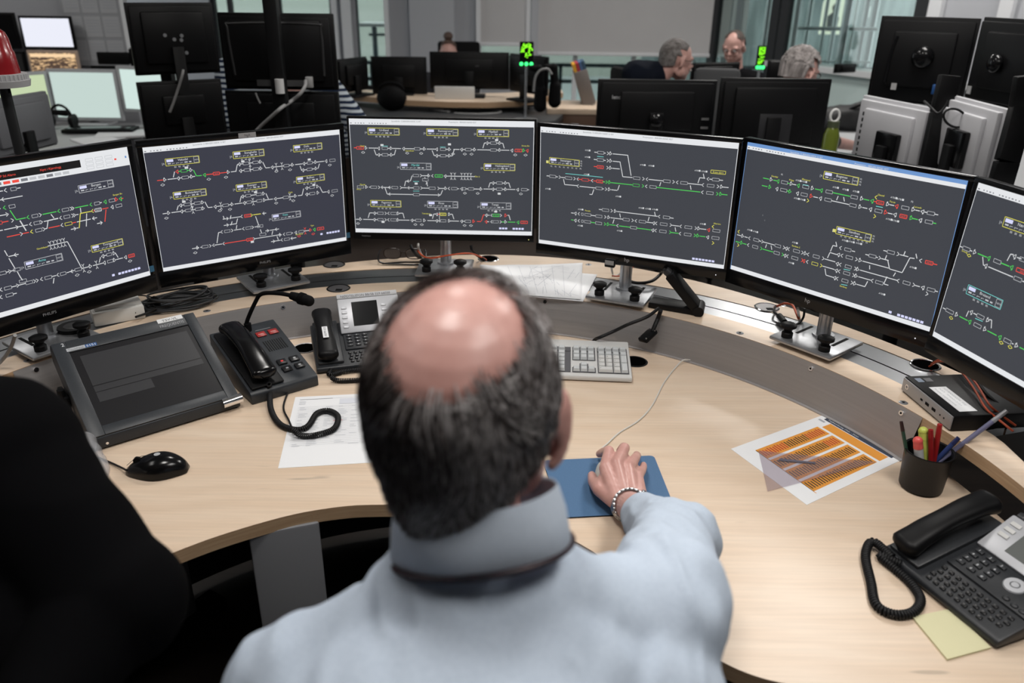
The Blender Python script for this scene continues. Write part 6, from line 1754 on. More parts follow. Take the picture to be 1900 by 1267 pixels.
mb.tube(pts, .0030, 8); me = bpy.data.meshes.new('lanyard'); mb.bm.to_mesh(me); mb.bm.free(); finish(me); meshobj('lanyard', me, mottle('lanyard', (.006, .006, .012), (.035, .006, .014), 30, .5), man, 'dark navy and wine lanyard cord')
# steel watch
WD = (WR - EL).normalized(); wq = WD.to_track_quat('Z', 'Y').to_matrix().to_4x4()
WM = Matrix.Translation(WR + WD * .001) @ Matrix.Rotation(math.radians(-16), 4, 'X') @ wq
mb = MB()
for i in range(22):
    an = 2 * PI * i / 22
    for k in (-1, 0, 1):
        bm2 = Matrix.Translation((.0305 * math.cos(an), .0285 * math.sin(an), k * .0085)) @ Matrix.Rotation(an, 4, 'Z')
        mb.box(WM @ bm2.translation, (.0050, .0086 if k else .0078, .0072), (WM @ bm2).to_3x3().normalized(), mi=0 if k else 1, bev=.0007)
me = bpy.data.meshes.new('watch'); mb.bm.to_mesh(me); mb.bm.free(); finish(me, 30); wo = meshobj('wrist_watch', me, [mat('watch_steel', (.42, .42, .43), .28, metal=1), mat('steel_bright', (.66, .66, .68), .2, metal=1)], man, 'chrome steel wrist watch with link bracelet')
dirw = WM.inverted().to_3x3() @ V((.75, -.2, .62)); an = math.atan2(dirw.y, dirw.x)
cwm = WM @ Matrix.Translation((.033 * math.cos(an), .031 * math.sin(an), 0)) @ Matrix.Rotation(an, 4, 'Z') @ Matrix.Rotation(PI / 2, 4, 'Y')
mb = MB(); mb.lathe([(0, -.003), (.0165, -.003), (.0185, .001), (.0165, .004), (.0145, .0045), (0, .0045)], M=cwm, seg=32); me = bpy.data.meshes.new('watch_case'); mb.bm.to_mesh(me); mb.bm.free(); finish(me, 30); meshobj('watch_case', me, CHROME, wo).matrix_parent_inverse = Matrix()
# cuff fold standing out at the elbow
mb = MB(); P = []
for i in range(9):
    t_ = i / 8; P.append((EL + V((-.01 + .075 * t_, .055 - .055 * t_ * t_, .036 + .016 * math.sin(t_ * PI) - .035 * t_))))
for i in range(8):
    a, b = P[i], P[i + 1]; d_ = V((.0, -.022, -.010)); mb.poly([a, b, b + d_, a + d_])
mb.bm.free()
# trousers, shoes
TRO = mat('trousers_dark', (.010, .011, .014), .85)
def legs(parent, hip, yaw, mat_, knee_h=.50, out=.10, fwdl=.42, voxel=.010, shoe=True):
    f = V((-math.sin(yaw), math.cos(yaw), 0)); r = V((math.cos(yaw), math.sin(yaw), 0)); mb = MB(); ms = MB()
    mb.sph(hip, 1, (.17, .14, .12), Matrix.Rotation(yaw, 3, 'Z'))
    for sx in (-1, 1):
        h = hip + r * sx * .09; k = hip + r * sx * out + f * fwdl; k.z = knee_h + .03; an_ = k + f * .02; an_.z = .09
        mb.cap(h, k, .085, .062, 20); mb.cap(k, an_, .060, .045, 20)
        ms.sph(an_ + f * .07 - V((0, 0, .045)), 1, (.045, .13, .042), Matrix.Rotation(yaw, 3, 'Z'))
    meshobj('trousers', blob(mb, voxel, 4), mat_, parent)
    me = bpy.data.meshes.new('shoes'); ms.bm.to_mesh(me); ms.bm.free(); finish(me, 80); meshobj('shoes', me, BLACK, parent)
legs(man, V((-.03, .42, .54)), .05, TRO)

def chair(loc, yaw, label, back_h=1.0, back_w=.44, col=BLACKM, z_seat=.46, group='office chairs'):
    t = thing('office_chair', label, 'chair', Matrix.Translation(loc) @ Matrix.Rotation(yaw, 4, 'Z'), group)
    obj('seat', MB().box((0, 0, z_seat - .04), (.48, .46, .07), bev=.03), col, t)
    m = MB(); 
    for i in range(1): m.box((0, -.25, (z_seat + .15 + back_h) / 2), (back_w, .06, back_h - z_seat - .15), bev=.028)
    b_ = obj('backrest', m, col, t)
    m = MB(); m.box((0, -.27, z_seat + .06), (.06, .02, .30), bev=.006); m.box((0, -.18, z_seat - .07), (.06, .2, .03), bev=.006); obj('back_bracket', m, BLACK, t)
    m = MB(); m.cyl((0, 0, .09), (0, 0, z_seat - .06), .028); obj('gas_column', m, BLACK, t)
    for i in range(5):
        a = 2 * PI * i / 5; e = V((.28 * math.cos(a), .28 * math.sin(a), .075)); l = obj('leg', MB().cap((0, 0, .10), e, .022, .016, 12), BLACK, t)
        obj('castor', MB().cyl(e + V((-.012, 0, -.045)), e + V((.012, 0, -.045)), .029, seg=16), BLACKM, l)
    return t
chair(V((-.03, .36, 0)), .05, 'dark office chair carrying the man in the pale blue shirt', back_h=.82, back_w=.40, z_seat=.50)

# --- person in black at the left edge --------------------------------------------
def cr(px, py, d): return V((0, 0, CAM_Z)) + ray(px, py) * d
dk = thing('person', 'person in a plain black top at the left edge, only shoulder and arm in view', 'person', V((-.66, .55, 0)))
BK = mat('black_knit', (.0025, .0025, .003), .95, spec=.05)
S_, E_ = cr(-8, 850, .86), cr(205, 1115, .84); E2 = cr(60, 1330, .74); T1 = cr(-140, 900, .92)
H2 = V((-.86, .62, 1.44)); HM2 = Matrix.Translation(H2) @ Matrix.Rotation(math.radians(-20), 4, 'Z') @ Matrix.Rotation(math.radians(-15), 4, 'X')
mb = MB(); head_shapes(mb, HM2); nb2 = V((-.84, .56, 1.26)); mb.cap(HM2 @ V((0, -.03, -.03)), nb2, .054, .06)
mb.cap(nb2, S_, .05, .05); LS2 = V((-1.08, .62, 1.17)); mb.cap(nb2, LS2, .05, .05); mb.cap(S_, E_, .045, .038); mb.cap(E_, E2, .038, .028)
mb.cap(LS2, V((-1.15, .75, .92)), .045, .036); mb.cap(V((-1.15, .75, .92)), V((-1.0, .98, .80)), .036, .026)
mb.sph((-.80, .55, 1.02), 1, (.17, .10, .22)); mb.sph((-.78, .50, .75), 1, (.16, .11, .25))
for q, ld, sg in ((E2, (E2 - E_).normalized(), 1), (V((-1.0, .98, .80)), V((.3, .9, -.1)).normalized(), -1)):
    sd = ld.cross(V((0, 0, 1))).normalized()
    for o_ in (-.024, -.008, .008, .024):
        b = q + ld * .085 + sd * o_; mb.cap(q + sd * o_ * .7, b, .015, .010, 12); mb.cap(b, b + ld * (.055 - abs(o_ - .004) * .6) - V((0, 0, .010)), .009, .007, 12)
    mb.cap(q + ld * .02 + sd * .024 * sg, q + ld * .075 + sd * .050 * sg, .013, .009, 12)
meshobj('body', blob(mb, .005, 4), SKIN2, dk)
def capmesh(name, mb, mats, parent, ang=75):
    me = bpy.data.meshes.new(name); mb.bm.to_mesh(me); mb.bm.free(); finish(me, ang); return meshobj(name, me, mats, parent)
full = lambda lat, sag: 1 if (-40 < sag < 118 and not (abs(lat) > 66 and sag > 70) and not (abs(lat) > 72 and sag < 5)) else 0
capmesh('hair', hair_cap(HM2, full, 1.12), mat('hair_dark'), dk)
mb = MB(); mb.cap(nb2 - V((0, 0, .04)), S_, .065, .082, 24); mb.sph(S_, .088, seg=28); mb.cap(nb2 - V((0, 0, .04)), LS2, .065, .075, 24); mb.cap(S_, E_, .082, .066, 24); mb.sph(E_ + V((.01, -.0, .0)), .068, seg=24); mb.cap(E_, E_.lerp(E2, .85), .068, .045, 24)
mb.cap(LS2, V((-1.15, .75, .92)), .07, .055); mb.cap(V((-1.15, .75, .92)), V((-1.02, .95, .81)), .055, .04)
mb.cap(S_, cr(70, 990, .86), .085, .082, 24); mb.cap(cr(-20, 920, .9), cr(20, 1160, .86), .10, .11, 24)
mb.sph((-.78, .56, 1.03), 1, (.20, .13, .24), seg=28); mb.sph((-.76, .52, .75), 1, (.20, .14, .28), seg=28)
meshobj('pullover', blob(mb, .006, 8, (.004, 7, (1, 1, 1))), BK, dk)
legs(dk, V((-.76, .50, .56)), -.2, TRO)
chair(V((-.76, .42, 0)), -.2, 'dark office chair carrying the person in black at the left edge', back_h=.95)

# --- colleagues further back -------------------------------------------------------
def colleague(px, py, Y, yaw, pitch, label, cloth, hairf, hairm, cloth_fold=.006, glasses=None, skin=SKIN2, hk=1.07, lean=(0, 0), shoulders=.20, extra=None, arm_fwd=.30, roll=0, pose_legs=True, collar=None, rarm=None):
    H = PY(px, py, Y)
    M = Matrix.Translation(H) @ Matrix.Rotation(yaw, 4, 'Z') @ Matrix.Rotation(-pitch, 4, 'X') @ Matrix.Rotation(roll, 4, 'Y')
    f = V((-math.sin(yaw), math.cos(yaw), 0)); r = V((math.cos(yaw), math.sin(yaw), 0))
    t = thing('person', label, 'person', V((H.x, H.y, 0)))
    nb = H - V((0, 0, .155)) - f * .045 + V((lean[0], lean[1], 0))
    mb = MB(); head_shapes(mb, M); mb.cap(M @ V((0, -.028, -.03)), nb, .054, .060); mb.cap(nb, nb - V((0, 0, .12)), .06, .09)
    sh = [nb + r * sx * shoulders - V((0, 0, .085)) for sx in (-1, 1)]
    el = [s_ + r * sx * .05 + f * .06 - V((0, 0, .27)) for s_, sx in zip(sh, (-1, 1))]
    wr = [e + f * arm_fwd * .85 - r * sx * .08 + V((0, 0, .02)) for e, sx in zip(el, (-1, 1))]
    if rarm: el[1], wr[1] = rarm
    for s_, e, w_, sx in zip(sh, el, wr, (-1, 1)):
        mb.cap(nb - V((0, 0, .05)), s_, .05, .045); mb.cap(s_, e, .044, .036); mb.cap(e, w_, .036, .026)
        for o_ in (-.024, -.008, .008, .024):
            b = w_ + f * .085 + r * o_; mb.cap(w_ + r * o_ * .7, b, .014, .010, 10); mb.cap(b, b + f * .045 - V((0, 0, .012)), .009, .007, 10)
        mb.cap(w_ + f * .02 - r * sx * .024, w_ + f * .075 - r * sx * .048, .012, .009, 10)
    tc = nb - V((0, 0, .28)); mb.sph(tc, 1, (.16, .10, .24), Matrix.Rotation(yaw, 3, 'Z'))
    meshobj('body', blob(mb, .0065, 3), skin, t)
    mb = MB()
    for sx in (-1, 1): mb.sph(M @ V((sx * .031, .083, .006)), .012, seg=12); mb.sph(M @ V((sx * .031, .0925, .006)), .0055, seg=10, mi=1)
    capmesh('eyes', mb, [EYEW, IRIS], t)
    if hairf: capmesh('hair', hair_cap(M, hairf, hk, amp=.6), hairm, t)
    mb = MB()
    for s_, e, w_ in zip(sh, el, wr):
        mb.cap(nb - V((0, 0, .055)), s_, .066, .064, 20); mb.cap(s_, e, .064, .054, 20); mb.cap(e, e.lerp(w_, .85 if not (rarm and e is el[1]) else .12), .054, .040, 20)
    mb.sph(tc + V((0, 0, .06)), 1, (.19, .125, .22), Matrix.Rotation(yaw, 3, 'Z')); mb.sph(tc - V((0, 0, .22)), 1, (.185, .135, .24), Matrix.Rotation(yaw, 3, 'Z'))
    for q_ in (extra or []): mb.cap(*q_)
    if collar: mb.cap(nb - V((0, 0, .02)) - f * .01, nb + V((0, 0, .040)) - f * .012, .072, .066, 20)
    meshobj('jacket', blob(mb, .010, 5, (cloth_fold, 8, (1, 1, 1))), cloth, t)
    if glasses:
        mb = MB()
        for sx in (-1, 1):
            mb.tube([M @ V((sx * .032 + .022 * math.cos(a * PI / 8), .099, .006 + .014 * math.sin(a * PI / 8))) for a in range(16)], .0018, 6, closed=True)
            mb.tube([M @ V((sx * .054, .097, .010)), M @ V((sx * .074, .06, .010)), M @ V((sx * .080, -.01, .006))], .0018, 6)
        mb.tube([M @ V((-.010, .100, .010)), M @ V((.010, .100, .010))], .0018, 6); capmesh('glasses', mb, BLACK, t)
    if pose_legs: legs(t, V((nb.x, nb.y, .54)), yaw, TRO, voxel=.014)
    return t, M, nb, f, r
GREYH = mottle('hair_grey_short', (.07, .06, .055), (.17, .155, .15), 40, .7)
GREYL = mottle('hair_silver', (.12, .105, .10), (.34, .31, .30), 26, .6, (1, 1, .4))
NAVY_ = mat('navy_pullover', (.006, .008, .014), .9, spec=.1); JACK = mat('black_jacket', (.005, .005, .006), .85, spec=.1)
def short_(lat, sag):
    if not (-38 < sag < 128): return 0
    if abs(lat) > 66 and sag > 62: return 0
    if abs(lat) > 74 and sag < 2: return 0
    e = ((lat) / 30) ** 2 + ((sag - 150) / 52) ** 2
    return max(0, min(1, (e - 1)))
t, M_, nb_, f_, r_ = colleague(1254, 112, 4.95, math.radians(-72), .16, 'man in profile with short grey hair and dark pullover beyond the lenovo monitor back', NAVY_, short_, GREYH, glasses=True, hk=1.05, lean=(-.10, .02), collar=True, extra=[(PY(1216, 138, 4.95), PY(1180, 140, 4.85), .075, .085, 16)])
mb = MB(); mb.cap(M_ @ V((-.016, .100, -.040)), M_ @ V((.016, .100, -.040)), .008, .008, 10); capmesh('moustache', mb, mat('moustache_grey', (.42, .38, .36), .7), t)
t, M_, nb_, f_, r_ = colleague(1362, 88, 6.6, math.radians(148), .30, 'man with glasses and a dark jacket sitting furthest right at the back, facing us', JACK, short_, mat('hair_brown', (.05, .035, .028), .6), glasses=True, lean=(.02, .03))
mb = MB(); q = nb_ + f_ * .075
for sx in (-1, 1): mb.box(q + r_ * sx * .03 - V((0, 0, .03)) , (.022, .012, .10), Matrix.Rotation(math.radians(148), 3, 'Z') @ Matrix.Rotation(sx * -.4, 3, 'Y'), bev=.003)
capmesh('shirt_collar', mb, SHIRTC, t)
def thick_(lat, sag):
    if not (-38 < sag < 150): return 0
    if abs(lat) > 64 and sag > 75: return 0
    if abs(lat) > 76 and sag < -5: return 0
    return 1
t, M_, nb_, f_, r_ = colleague(1484, 134, 4.35, math.radians(-62), .25, 'man with thick silver-grey hair seen from behind over the hp monitor back', mat('dark_shirt', (.012, .013, .016), .9), thick_, GREYL, glasses=True, hk=1.16, cloth_fold=.004, rarm=(PZ(1540, 262, .87), PZ(1592, 272, .80)))
ll = PY(1560, 262, 4.05); a_ = PY(1603, 277, 4.0); 
def bunf(lat, sag):
    return 1 if (-38 < sag < 132 and not (abs(lat) > 64 and sag > 72) and not (abs(lat) > 76 and sag < -5)) else 0
t, M_, nb_, f_, r_ = colleague(832, 99, 8.1, math.radians(182), .10, 'person with brown hair in a high bun, forehead showing over a monitor', mat('dark_top', (.02, .02, .025), .9), bunf, mat('hair_brown2', (.075, .045, .035), .6), hk=1.08)
mb = MB(); mb.sph(M_ @ V((0, -.035, .150)), 1, (.046, .046, .040), seg=18); mb.cyl(M_ @ V((0, -.03, .11)), M_ @ V((0, -.03, .125)), .022); capmesh('hair_bun', mb, mat('hair_brown2'), t)
# striped shirt person behind the dark monitor backs
STR = mat('striped_shirt', (.5, .5, .5), .9, spec=.1); nt = STR.node_tree
tc = nt.nodes.new('ShaderNodeTexCoord'); wv = nt.nodes.new('ShaderNodeTexWave'); wv.bands_direction = 'Z'; wv.inputs['Scale'].default_value = 11; wv.inputs['Distortion'].default_value = 1.2; wv.inputs['Detail'].default_value = 1
cr_ = nt.nodes.new('ShaderNodeValToRGB'); cr_.color_ramp.interpolation = 'CONSTANT'; cr_.color_ramp.elements[0].color = (.012, .02, .045, 1); cr_.color_ramp.elements[1].position = .5; cr_.color_ramp.elements[1].color = (.45, .50, .54, 1)
nt.links.new(tc.outputs['Object'], wv.inputs['Vector']); nt.links.new(wv.outputs['Fac'], cr_.inputs[0]); nt.links.new(cr_.outputs[0], nt.nodes['Principled BSDF'].inputs['Base Color'])
t, M_, nb_, f_, r_ = colleague(545, 112, 4.75, math.radians(15), .25, 'person in a navy and white striped top, mostly hidden behind tall black monitors', STR, thick_, mat('hair_brown2'), lean=(-.02, 0), shoulders=.21)
mb = MB(); a, b = PY(610, 165, 4.7), PY(668, 238, 4.55); mb.cap(a, b, .075, .070, 20); mb.cap(PY(590, 150, 4.7), a, .07, .075, 20); meshobj('sleeve', blob(mb, .01, 4, (.004, 8, (1, 1, 1))), STR, t)
mb = MB(); a, b = PY(420, 130, 4.72), PY(424, 225, 4.6); mb.cap(PY(470, 128, 4.75), a, .07, .065, 20); mb.cap(a, b, .065, .055, 20); meshobj('sleeve', blob(mb, .01, 4, (.004, 8, (1, 1, 1))), STR, t)
# ------------------------------------------------ furniture and screens further back
def up(v): return V((v.x, v.y, 0))
def wall_frame(pl, pr, pyb):
    """panel with its top edge seen from pl=(px,py,Y) to pr and its bottom at pixel row pyb (left side)"""
    a, b = PY(*pl), PY(*pr); z = (a.z + b.z) / 2
    zb = PY(pl[0], pyb, pl[2]).z
    w = (V((b.x, b.y, 0)) - V((a.x, a.y, 0))).length
    c = (a + b) / 2
    x = V((b.x - a.x, b.y - a.y, 0)).normalized()
    n = V((x.y, -x.x, 0))        # towards the camera
    return c.x, c.y, zb, z, w, x, n
def distant_monitor(pl, pr, pyb, label, face='back', frame_m=None, rear_m=None, screen_m=None, name='monitor', arm=None, brand=None, hump=.60, stand='foot', desk_z=.76, group=None, border=.014, parts=True, tilt=0, badge=None, brand_xy=(-.3, .15)):
    cx, cy, zb, zt, w, x, n = wall_frame(pl, pr, pyb); h = zt - zb
    frame_m = frame_m or BLACK; rear_m = rear_m or frame_m
    B = Matrix(((x.x, -n.x, 0, cx), (x.y, -n.y, 0, cy), (0, 0, 1, desk_z if stand == 'foot' else zb), (0, 0, 0, 1)))   # x right, y away, z up
    t = thing(name, label, 'monitor', B, group)
    zc = (zb + zt) / 2 - B.translation.z
    s = 1 if face == 'back' else -1       # rear side towards the camera
    obj('bezel', MB().box((0, 0, zc), (w, .022, h), bev=.003), frame_m, t)
    m = MB(); m.box((0, -s * .019, zc), (w * .94, .020, h * .92), bev=.006); m.box((0, -s * .036, zc + h * .02), (w * hump, .022, h * hump), bev=.009); obj('rear_housing', m, rear_m, t)
    if screen_m: obj('screen', MB().box((0, s * .0118, zc), (w - 2 * border, .002, h - 2 * border)), screen_m, t)
    else: obj('screen', MB().box((0, s * .0118, zc), (w - 2 * border, .002, h - 2 * border)), mat('back_screen_glow', (.02, .02, .02), .4, emit=(.05, .055, .06), es=1), t)
    if stand == 'foot':
        m = MB(); m.box((0, -s * .055, (zc) / 2), (.065, .02, zc), bev=.004); obj('stand_column', m, frame_m, t)
        obj('stand_foot', MB().box((0, -s * .03, .008), (.24, .18, .016), bev=.006), frame_m, t)
    if stand == 'pole': obj('support_pole', MB().box((0, -s * .058, (zc - h * .1 - (B.translation.z)) / 2 ), (.05, .02, zc - h * .1 + B.translation.z), bev=.003), BLACK, t)
    if brand:
        mm = MB(); add_text(mm, brand, Matrix.Translation((w * brand_xy[0], -.0485 if abs(brand_xy[0]) < hump / 2 else -.0296, zc + h * brand_xy[1])) @ Matrix.Rotation(PI / 2, 4, 'X'), .026, center=True); obj('brand_mark', mm, mat('brand_grey2', (.40, .40, .41), .4), t, recalc=False)
    if badge:
        mm = MB(); mm.lathe([(.030, 0), (.034, 0), (.034, .002), (.030, .002)], M=Matrix.Translation((badge[0] * w, -.0475, zc + badge[1] * h)) @ Matrix.Rotation(PI / 2, 4, 'X')); obj('round_badge', mm, mat('badge_dark', (.03, .03, .032), .3), t)
    return t, B, w, h, zc
WGL = mat('bezel_light', (.46, .47, .49), .5)
GRN = emi('screen_pale_green', srgb(196, 214, 208)); GRN2 = emi('screen_pale_lime', srgb(196, 212, 172)); WSC = emi('screen_white_back', srgb(236, 238, 250)); GRN3 = emi('screen_pale_mint', srgb(208, 228, 222))
AMB = mat('screen_amber', (.02, .02, .02), .5)
nt = AMB.node_tree; tcx = nt.nodes.new('ShaderNodeTexCoord'); vn = nt.nodes.new('ShaderNodeTexNoise'); vn.inputs['Scale'].default_value = 38; mpx = nt.nodes.new('ShaderNodeMapping'); mpx.inputs['Scale'].default_value = (1, 1, 3.2)
rp = nt.nodes.new('ShaderNodeValToRGB'); rp.color_ramp.elements[0].position = .5; rp.color_ramp.elements[0].color = (*srgb(80, 62, 52), 1); rp.color_ramp.elements[1].position = .66; rp.color_ramp.elements[1].color = (*srgb(240, 200, 150), 1)
nt.links.new(tcx.outputs['Object'], mpx.inputs['Vector']); nt.links.new(mpx.outputs[0], vn.inputs['Vector']); nt.links.new(vn.outputs['Fac'], rp.inputs[0]); nt.links.new(rp.outputs[0], nt.nodes['Principled BSDF'].inputs['Emission Color']); nt.links.new(nt.nodes['Principled BSDF'].inputs['Emission Color'].links[0].from_socket, nt.nodes['Principled BSDF'].inputs['Emission Color']); nt.nodes['Principled BSDF'].inputs['Emission Strength'].default_value = 1

# left group: wall screens, calendar, light desk
distant_monitor((34, 30, 5.48), (131, 29, 5.48), 90, 'small black-framed screen showing a white page, on the left grey wall', 'front', screen_m=WSC, stand=None, name='wall_screen')
t, B, w, h, zc = distant_monitor((50, 94, 5.46), (143, 93, 5.46), 148, 'wall screen with an amber track plan below the white-page screen', 'front', frame_m=mat('amber_frame', (.5, .38, .30), .5), screen_m=AMB, stand=None, name='wall_screen')
obj('title_strip', MB().box((0, -.0135, zc + h / 2 - .03), (w - .04, .002, .022)), emi('screen_peach', srgb(250, 214, 170)), t)
distant_monitor((-40, 22, 5.46), (26, 24, 5.48), 90, 'black unlit screen on the wall behind the red beacon', 'front', screen_m=BLACKG, stand=None, name='wall_screen')
distant_monitor((-20, 94, 5.46), (44, 96, 5.46), 148, 'dim screen with a pale top strip right behind the red beacon', 'front', screen_m=mat('dim_screen', (.03, .03, .03), .3), stand=None, name='wall_screen')
distant_monitor((162, 87, 5.586), (262, 90, 5.586), 126, 'black monitor back above the pale-screened monitors at left', 'back', stand=None)
# calendar with twelve month fields
cx, cy, zb, zt, w, x, n = wall_frame((121, -28, 5.55), (197, -28, 5.55), 82)
c = PY(170, 28, 5.55); cal = thing('wall_calendar', 'pale grey year calendar hanging on the wall right of the white screen', 'calendar', Matrix.Translation(c))
obj('sheet', MB().box((0, 0, 0), (.38, .004, .62)), mat('calendar_grey', (.34, .35, .37), .8), cal)
for i in range(3):
    for j in range(4):
        q = obj('month_field', MB().box((-.12 + i * .12, -.003, .22 - j * .145), (.105, .002, .125)), mat('calendar_pale', (.44, .45, .47), .8), cal)
        m = MB()
        for k in range(5): m.box((-.12 + i * .12, -.0045, .26 - j * .145 - k * .018), (.085, .001, .004))
        obj('month_lines', m, GINK, q)
WD_ = mat('desk_light', (.42, .43, .44), .5)
t = thing('side_desk', 'light grey desk with the pale-screened monitors at the left', 'desk', V((-3.3, 5.1, 0)))
def deskparts(t, top, z, m_top, legs_=True, th=.03):
    o = obj('desktop', MB().prism(top, z - th, z), m_top, t, recenter=False); o.matrix_parent_inverse = t.matrix_world.inverted()
    xs = [p[0] for p in top]; ys = [p[1] for p in top]
    if legs_:
        cx, cy = sum(xs) / len(xs), sum(ys) / len(ys)
        for p in ((min(xs), min(ys)), (max(xs), min(ys)), (max(xs), max(ys)), (min(xs), max(ys))):
            q = V((p[0] + (.08 if p[0] < cx else -.08), p[1] + (.08 if p[1] < cy else -.08), 0))
            l = obj('leg', MB().box((q.x, q.y, (z - th) / 2), (.05, .05, z - th)), mat('leg_metal'), t, recenter=False); l.matrix_parent_inverse = t.matrix_world.inverted()
deskparts(t, [(-4.9, 4.35), (-2.35, 4.35), (-2.35, 5.45), (-4.9, 5.45)], .76, WD_)
distant_monitor((-40, 140, 5.0), (84, 131, 5.3), 222, 'pale lime screen at far left with light grey frame behind the beacon pole', 'front', frame_m=WGL, screen_m=GRN2, border=.02, group='light-framed monitors at the left')
distant_monitor((86, 131, 5.32), (214, 125, 5.32), 222, 'pale mint screen with light grey frame, middle of the left trio', 'front', frame_m=WGL, screen_m=GRN, border=.02, group='light-framed monitors at the left')
distant_monitor((218, 124, 5.32), (330, 124, 5.2), 206, 'light-framed bright mint screen partly behind the tallest black monitor back', 'front', frame_m=WGL, screen_m=GRN3, border=.02, group='light-framed monitors at the left')
distant_monitor((-60, 178, 3.3), (84, 180, 3.7), 300, 'grey monitor back with cable slots beside the beacon pole', 'back', frame_m=mat('monitor_grey', (.16, .165, .18), .5), stand='pole', hump=.7)
k = PZ(188, 244, .765); t = thing('keyboard', 'black keyboard on the light desk at the left', 'keyboard', Matrix.Translation(k) @ Matrix.Rotation(.12, 4, 'Z'))
obj('case', MB().box((0, 0, .012), (.42, .15, .022), bev=.004), BLACK, t); obj('key_field', MB().box((0, 0, .025), (.38, .12, .006), bev=.002), BLACKG, t)
o = obj('paper_stack', MB().box((0, 0, .006), (.34, .24, .012), bev=.001), PAPER); o.location = PZ(236, 250, .76); o.rotation_euler = (0, 0, .3); tag(o, 'flat stack of white papers on the light desk at the left', 'paper')
o = obj('paper_stack', MB().box((0, 0, .004), (.21, .28, .008), bev=.001), PAPER); o.location = PZ(180, 262, .76); o.rotation_euler = (0, 0, .8); tag(o, 'loose white sheets in front of the black keyboard at left', 'paper')
a, b = PY(95, 208, 4.9), PY(122, 210, 4.85); mb = MB(); mb.cap(a, b, .014, .018, 14); mb.tube(spline([a, a + V((-.08, .02, -.04)), a + V((-.10, .02, -.25))], 6), .006, 8)
tag(obj('desk_microphone', mb, BLACKM), 'small black gooseneck microphone in front of the mint screen', 'microphone')
c = PZ(118, 240, .76); t = thing('headset', 'black headset on the light desk beside the grey monitor back', 'headset', Matrix.Translation(c))
obj('band', MB().tube([(.07 * math.cos(a * PI / 10), 0, .06 + .09 * math.sin(a * PI / 10)) for a in range(11)], .008, 8), BLACKM, t)
for sx in (-1, 1): obj('ear_cup', MB().cyl((sx * .06, 0, .055), (sx * .085, 0, .055), .042), BLACK, t)

# tall black monitor backs left of centre, on poles
def pole_pair(px, Y, label, top=1.95, z0=.76):
    p = PY(px, 100, Y); t = thing('monitor_pole', label, 'monitor pole', Matrix.Translation((p.x, Y, z0)), 'black monitor poles')
    obj('pole', MB().box((0, 0, (top - z0) / 2), (.055, .05, top - z0), bev=.004), BLACK, t); obj('pole_foot', MB().box((0, 0, .01), (.2, .2, .02), bev=.004), BLACK, t)
    return t
bt_grp = 'black monitor backs on poles'
t, B, w, h, zc = distant_monitor((228, 1, 3.75), (392, 8, 3.95), 140, 'tallest black monitor back at left with four bright mounting screws', 'back', stand='pole', hump=.72)
for q in ((-.12, .06), (.07, .05), (.06, -.01), (.10, -.19), (-.02, .0)):
    m = MB(); m.cyl((w * q[0], -.0475, zc + h * q[1]), (w * q[0], -.052, zc + h * q[1]), .008, seg=10); obj('mount_screw', m, ALU, t)
distant_monitor((251, 146, 3.72), (409, 152, 3.92), 262, 'black monitor back directly under the tallest one at left', 'back', stand='pole', hump=.5)
t, B, w, h, zc = distant_monitor((404, 26, 3.6), (618, 22, 3.6), 164, 'black monitor back with a grey video plug and rounded casing edge', 'back', stand='pole', hump=.80)
m = MB(); P = [(-w * .38, zc - h * .30), (-w * .40, zc + h * .28), (-w * .34, zc + h * .37), (w * .34, zc + h * .37), (w * .40, zc + h * .28), (w * .40, zc - h * .30)]
m.tube(spline([(p[0], -.044, p[1]) for p in P], 5), .006, 8); obj('casing_edge', m, mat('edge_black', (.02, .02, .021), .35), t)
obj('plug', MB().box((w * .27, -.055, zc - h * .38), (.03, .02, .045), bev=.003), mat('plug_grey', (.30, .30, .30), .5), t)
obj('port_plate', MB().box((w * .03, -.045, zc - h * .40), (.22, .004, .026)), mat('port_dark', (.06, .06, .062), .5), t)
distant_monitor((418, 168, 3.62), (628, 170, 3.62), 262, 'black monitor back below the one with the grey video plug', 'back', stand='pole', hump=.6)
pole_pair(512, 3.42, 'thick black vertical pole rising out of view in front of the plugged monitor back', 2.2, 0)
pole_pair(305, 4.05, 'black pole behind the two stacked monitor backs at left', 1.45, 0)
m = MB(); q = PY(519, 160, 3.385); m.cyl(q - V((0, 0, .028)), q + V((0, 0, .028)), .018, seg=20)
tag(obj('pole_clamp', m, mat('clamp_pale', (.50, .50, .50), .5)), 'pale round clamp on the thick black pole', 'clamp')
cable('video_cable', [PY(567, 150, 3.53), PY(566, 160, 3.5), PY(556, 175, 3.48), PY(540, 188, 3.48), PY(522, 200, 3.36), PY(505, 215, 3.36), PY(480, 238, 3.4), PY(460, 262, 3.4)], .0075, GREYCABLE, 'thick grey video cable hanging diagonally from the plug')
cable('video_cable', [PY(340, 130, 3.68), PY(338, 140, 3.66), PY(332, 160, 3.66), PY(322, 190, 3.66), PY(315, 208, 3.66)], .0055, GREYCABLE, 'grey cable hanging down the stacked monitor backs at left')
cable('video_cable', [PY(474, 172, 3.54), PY(478, 182, 3.54), PY(483, 192, 3.54)], .004, GREYCABLE, 'short loose grey cable end on the lower black monitor back')

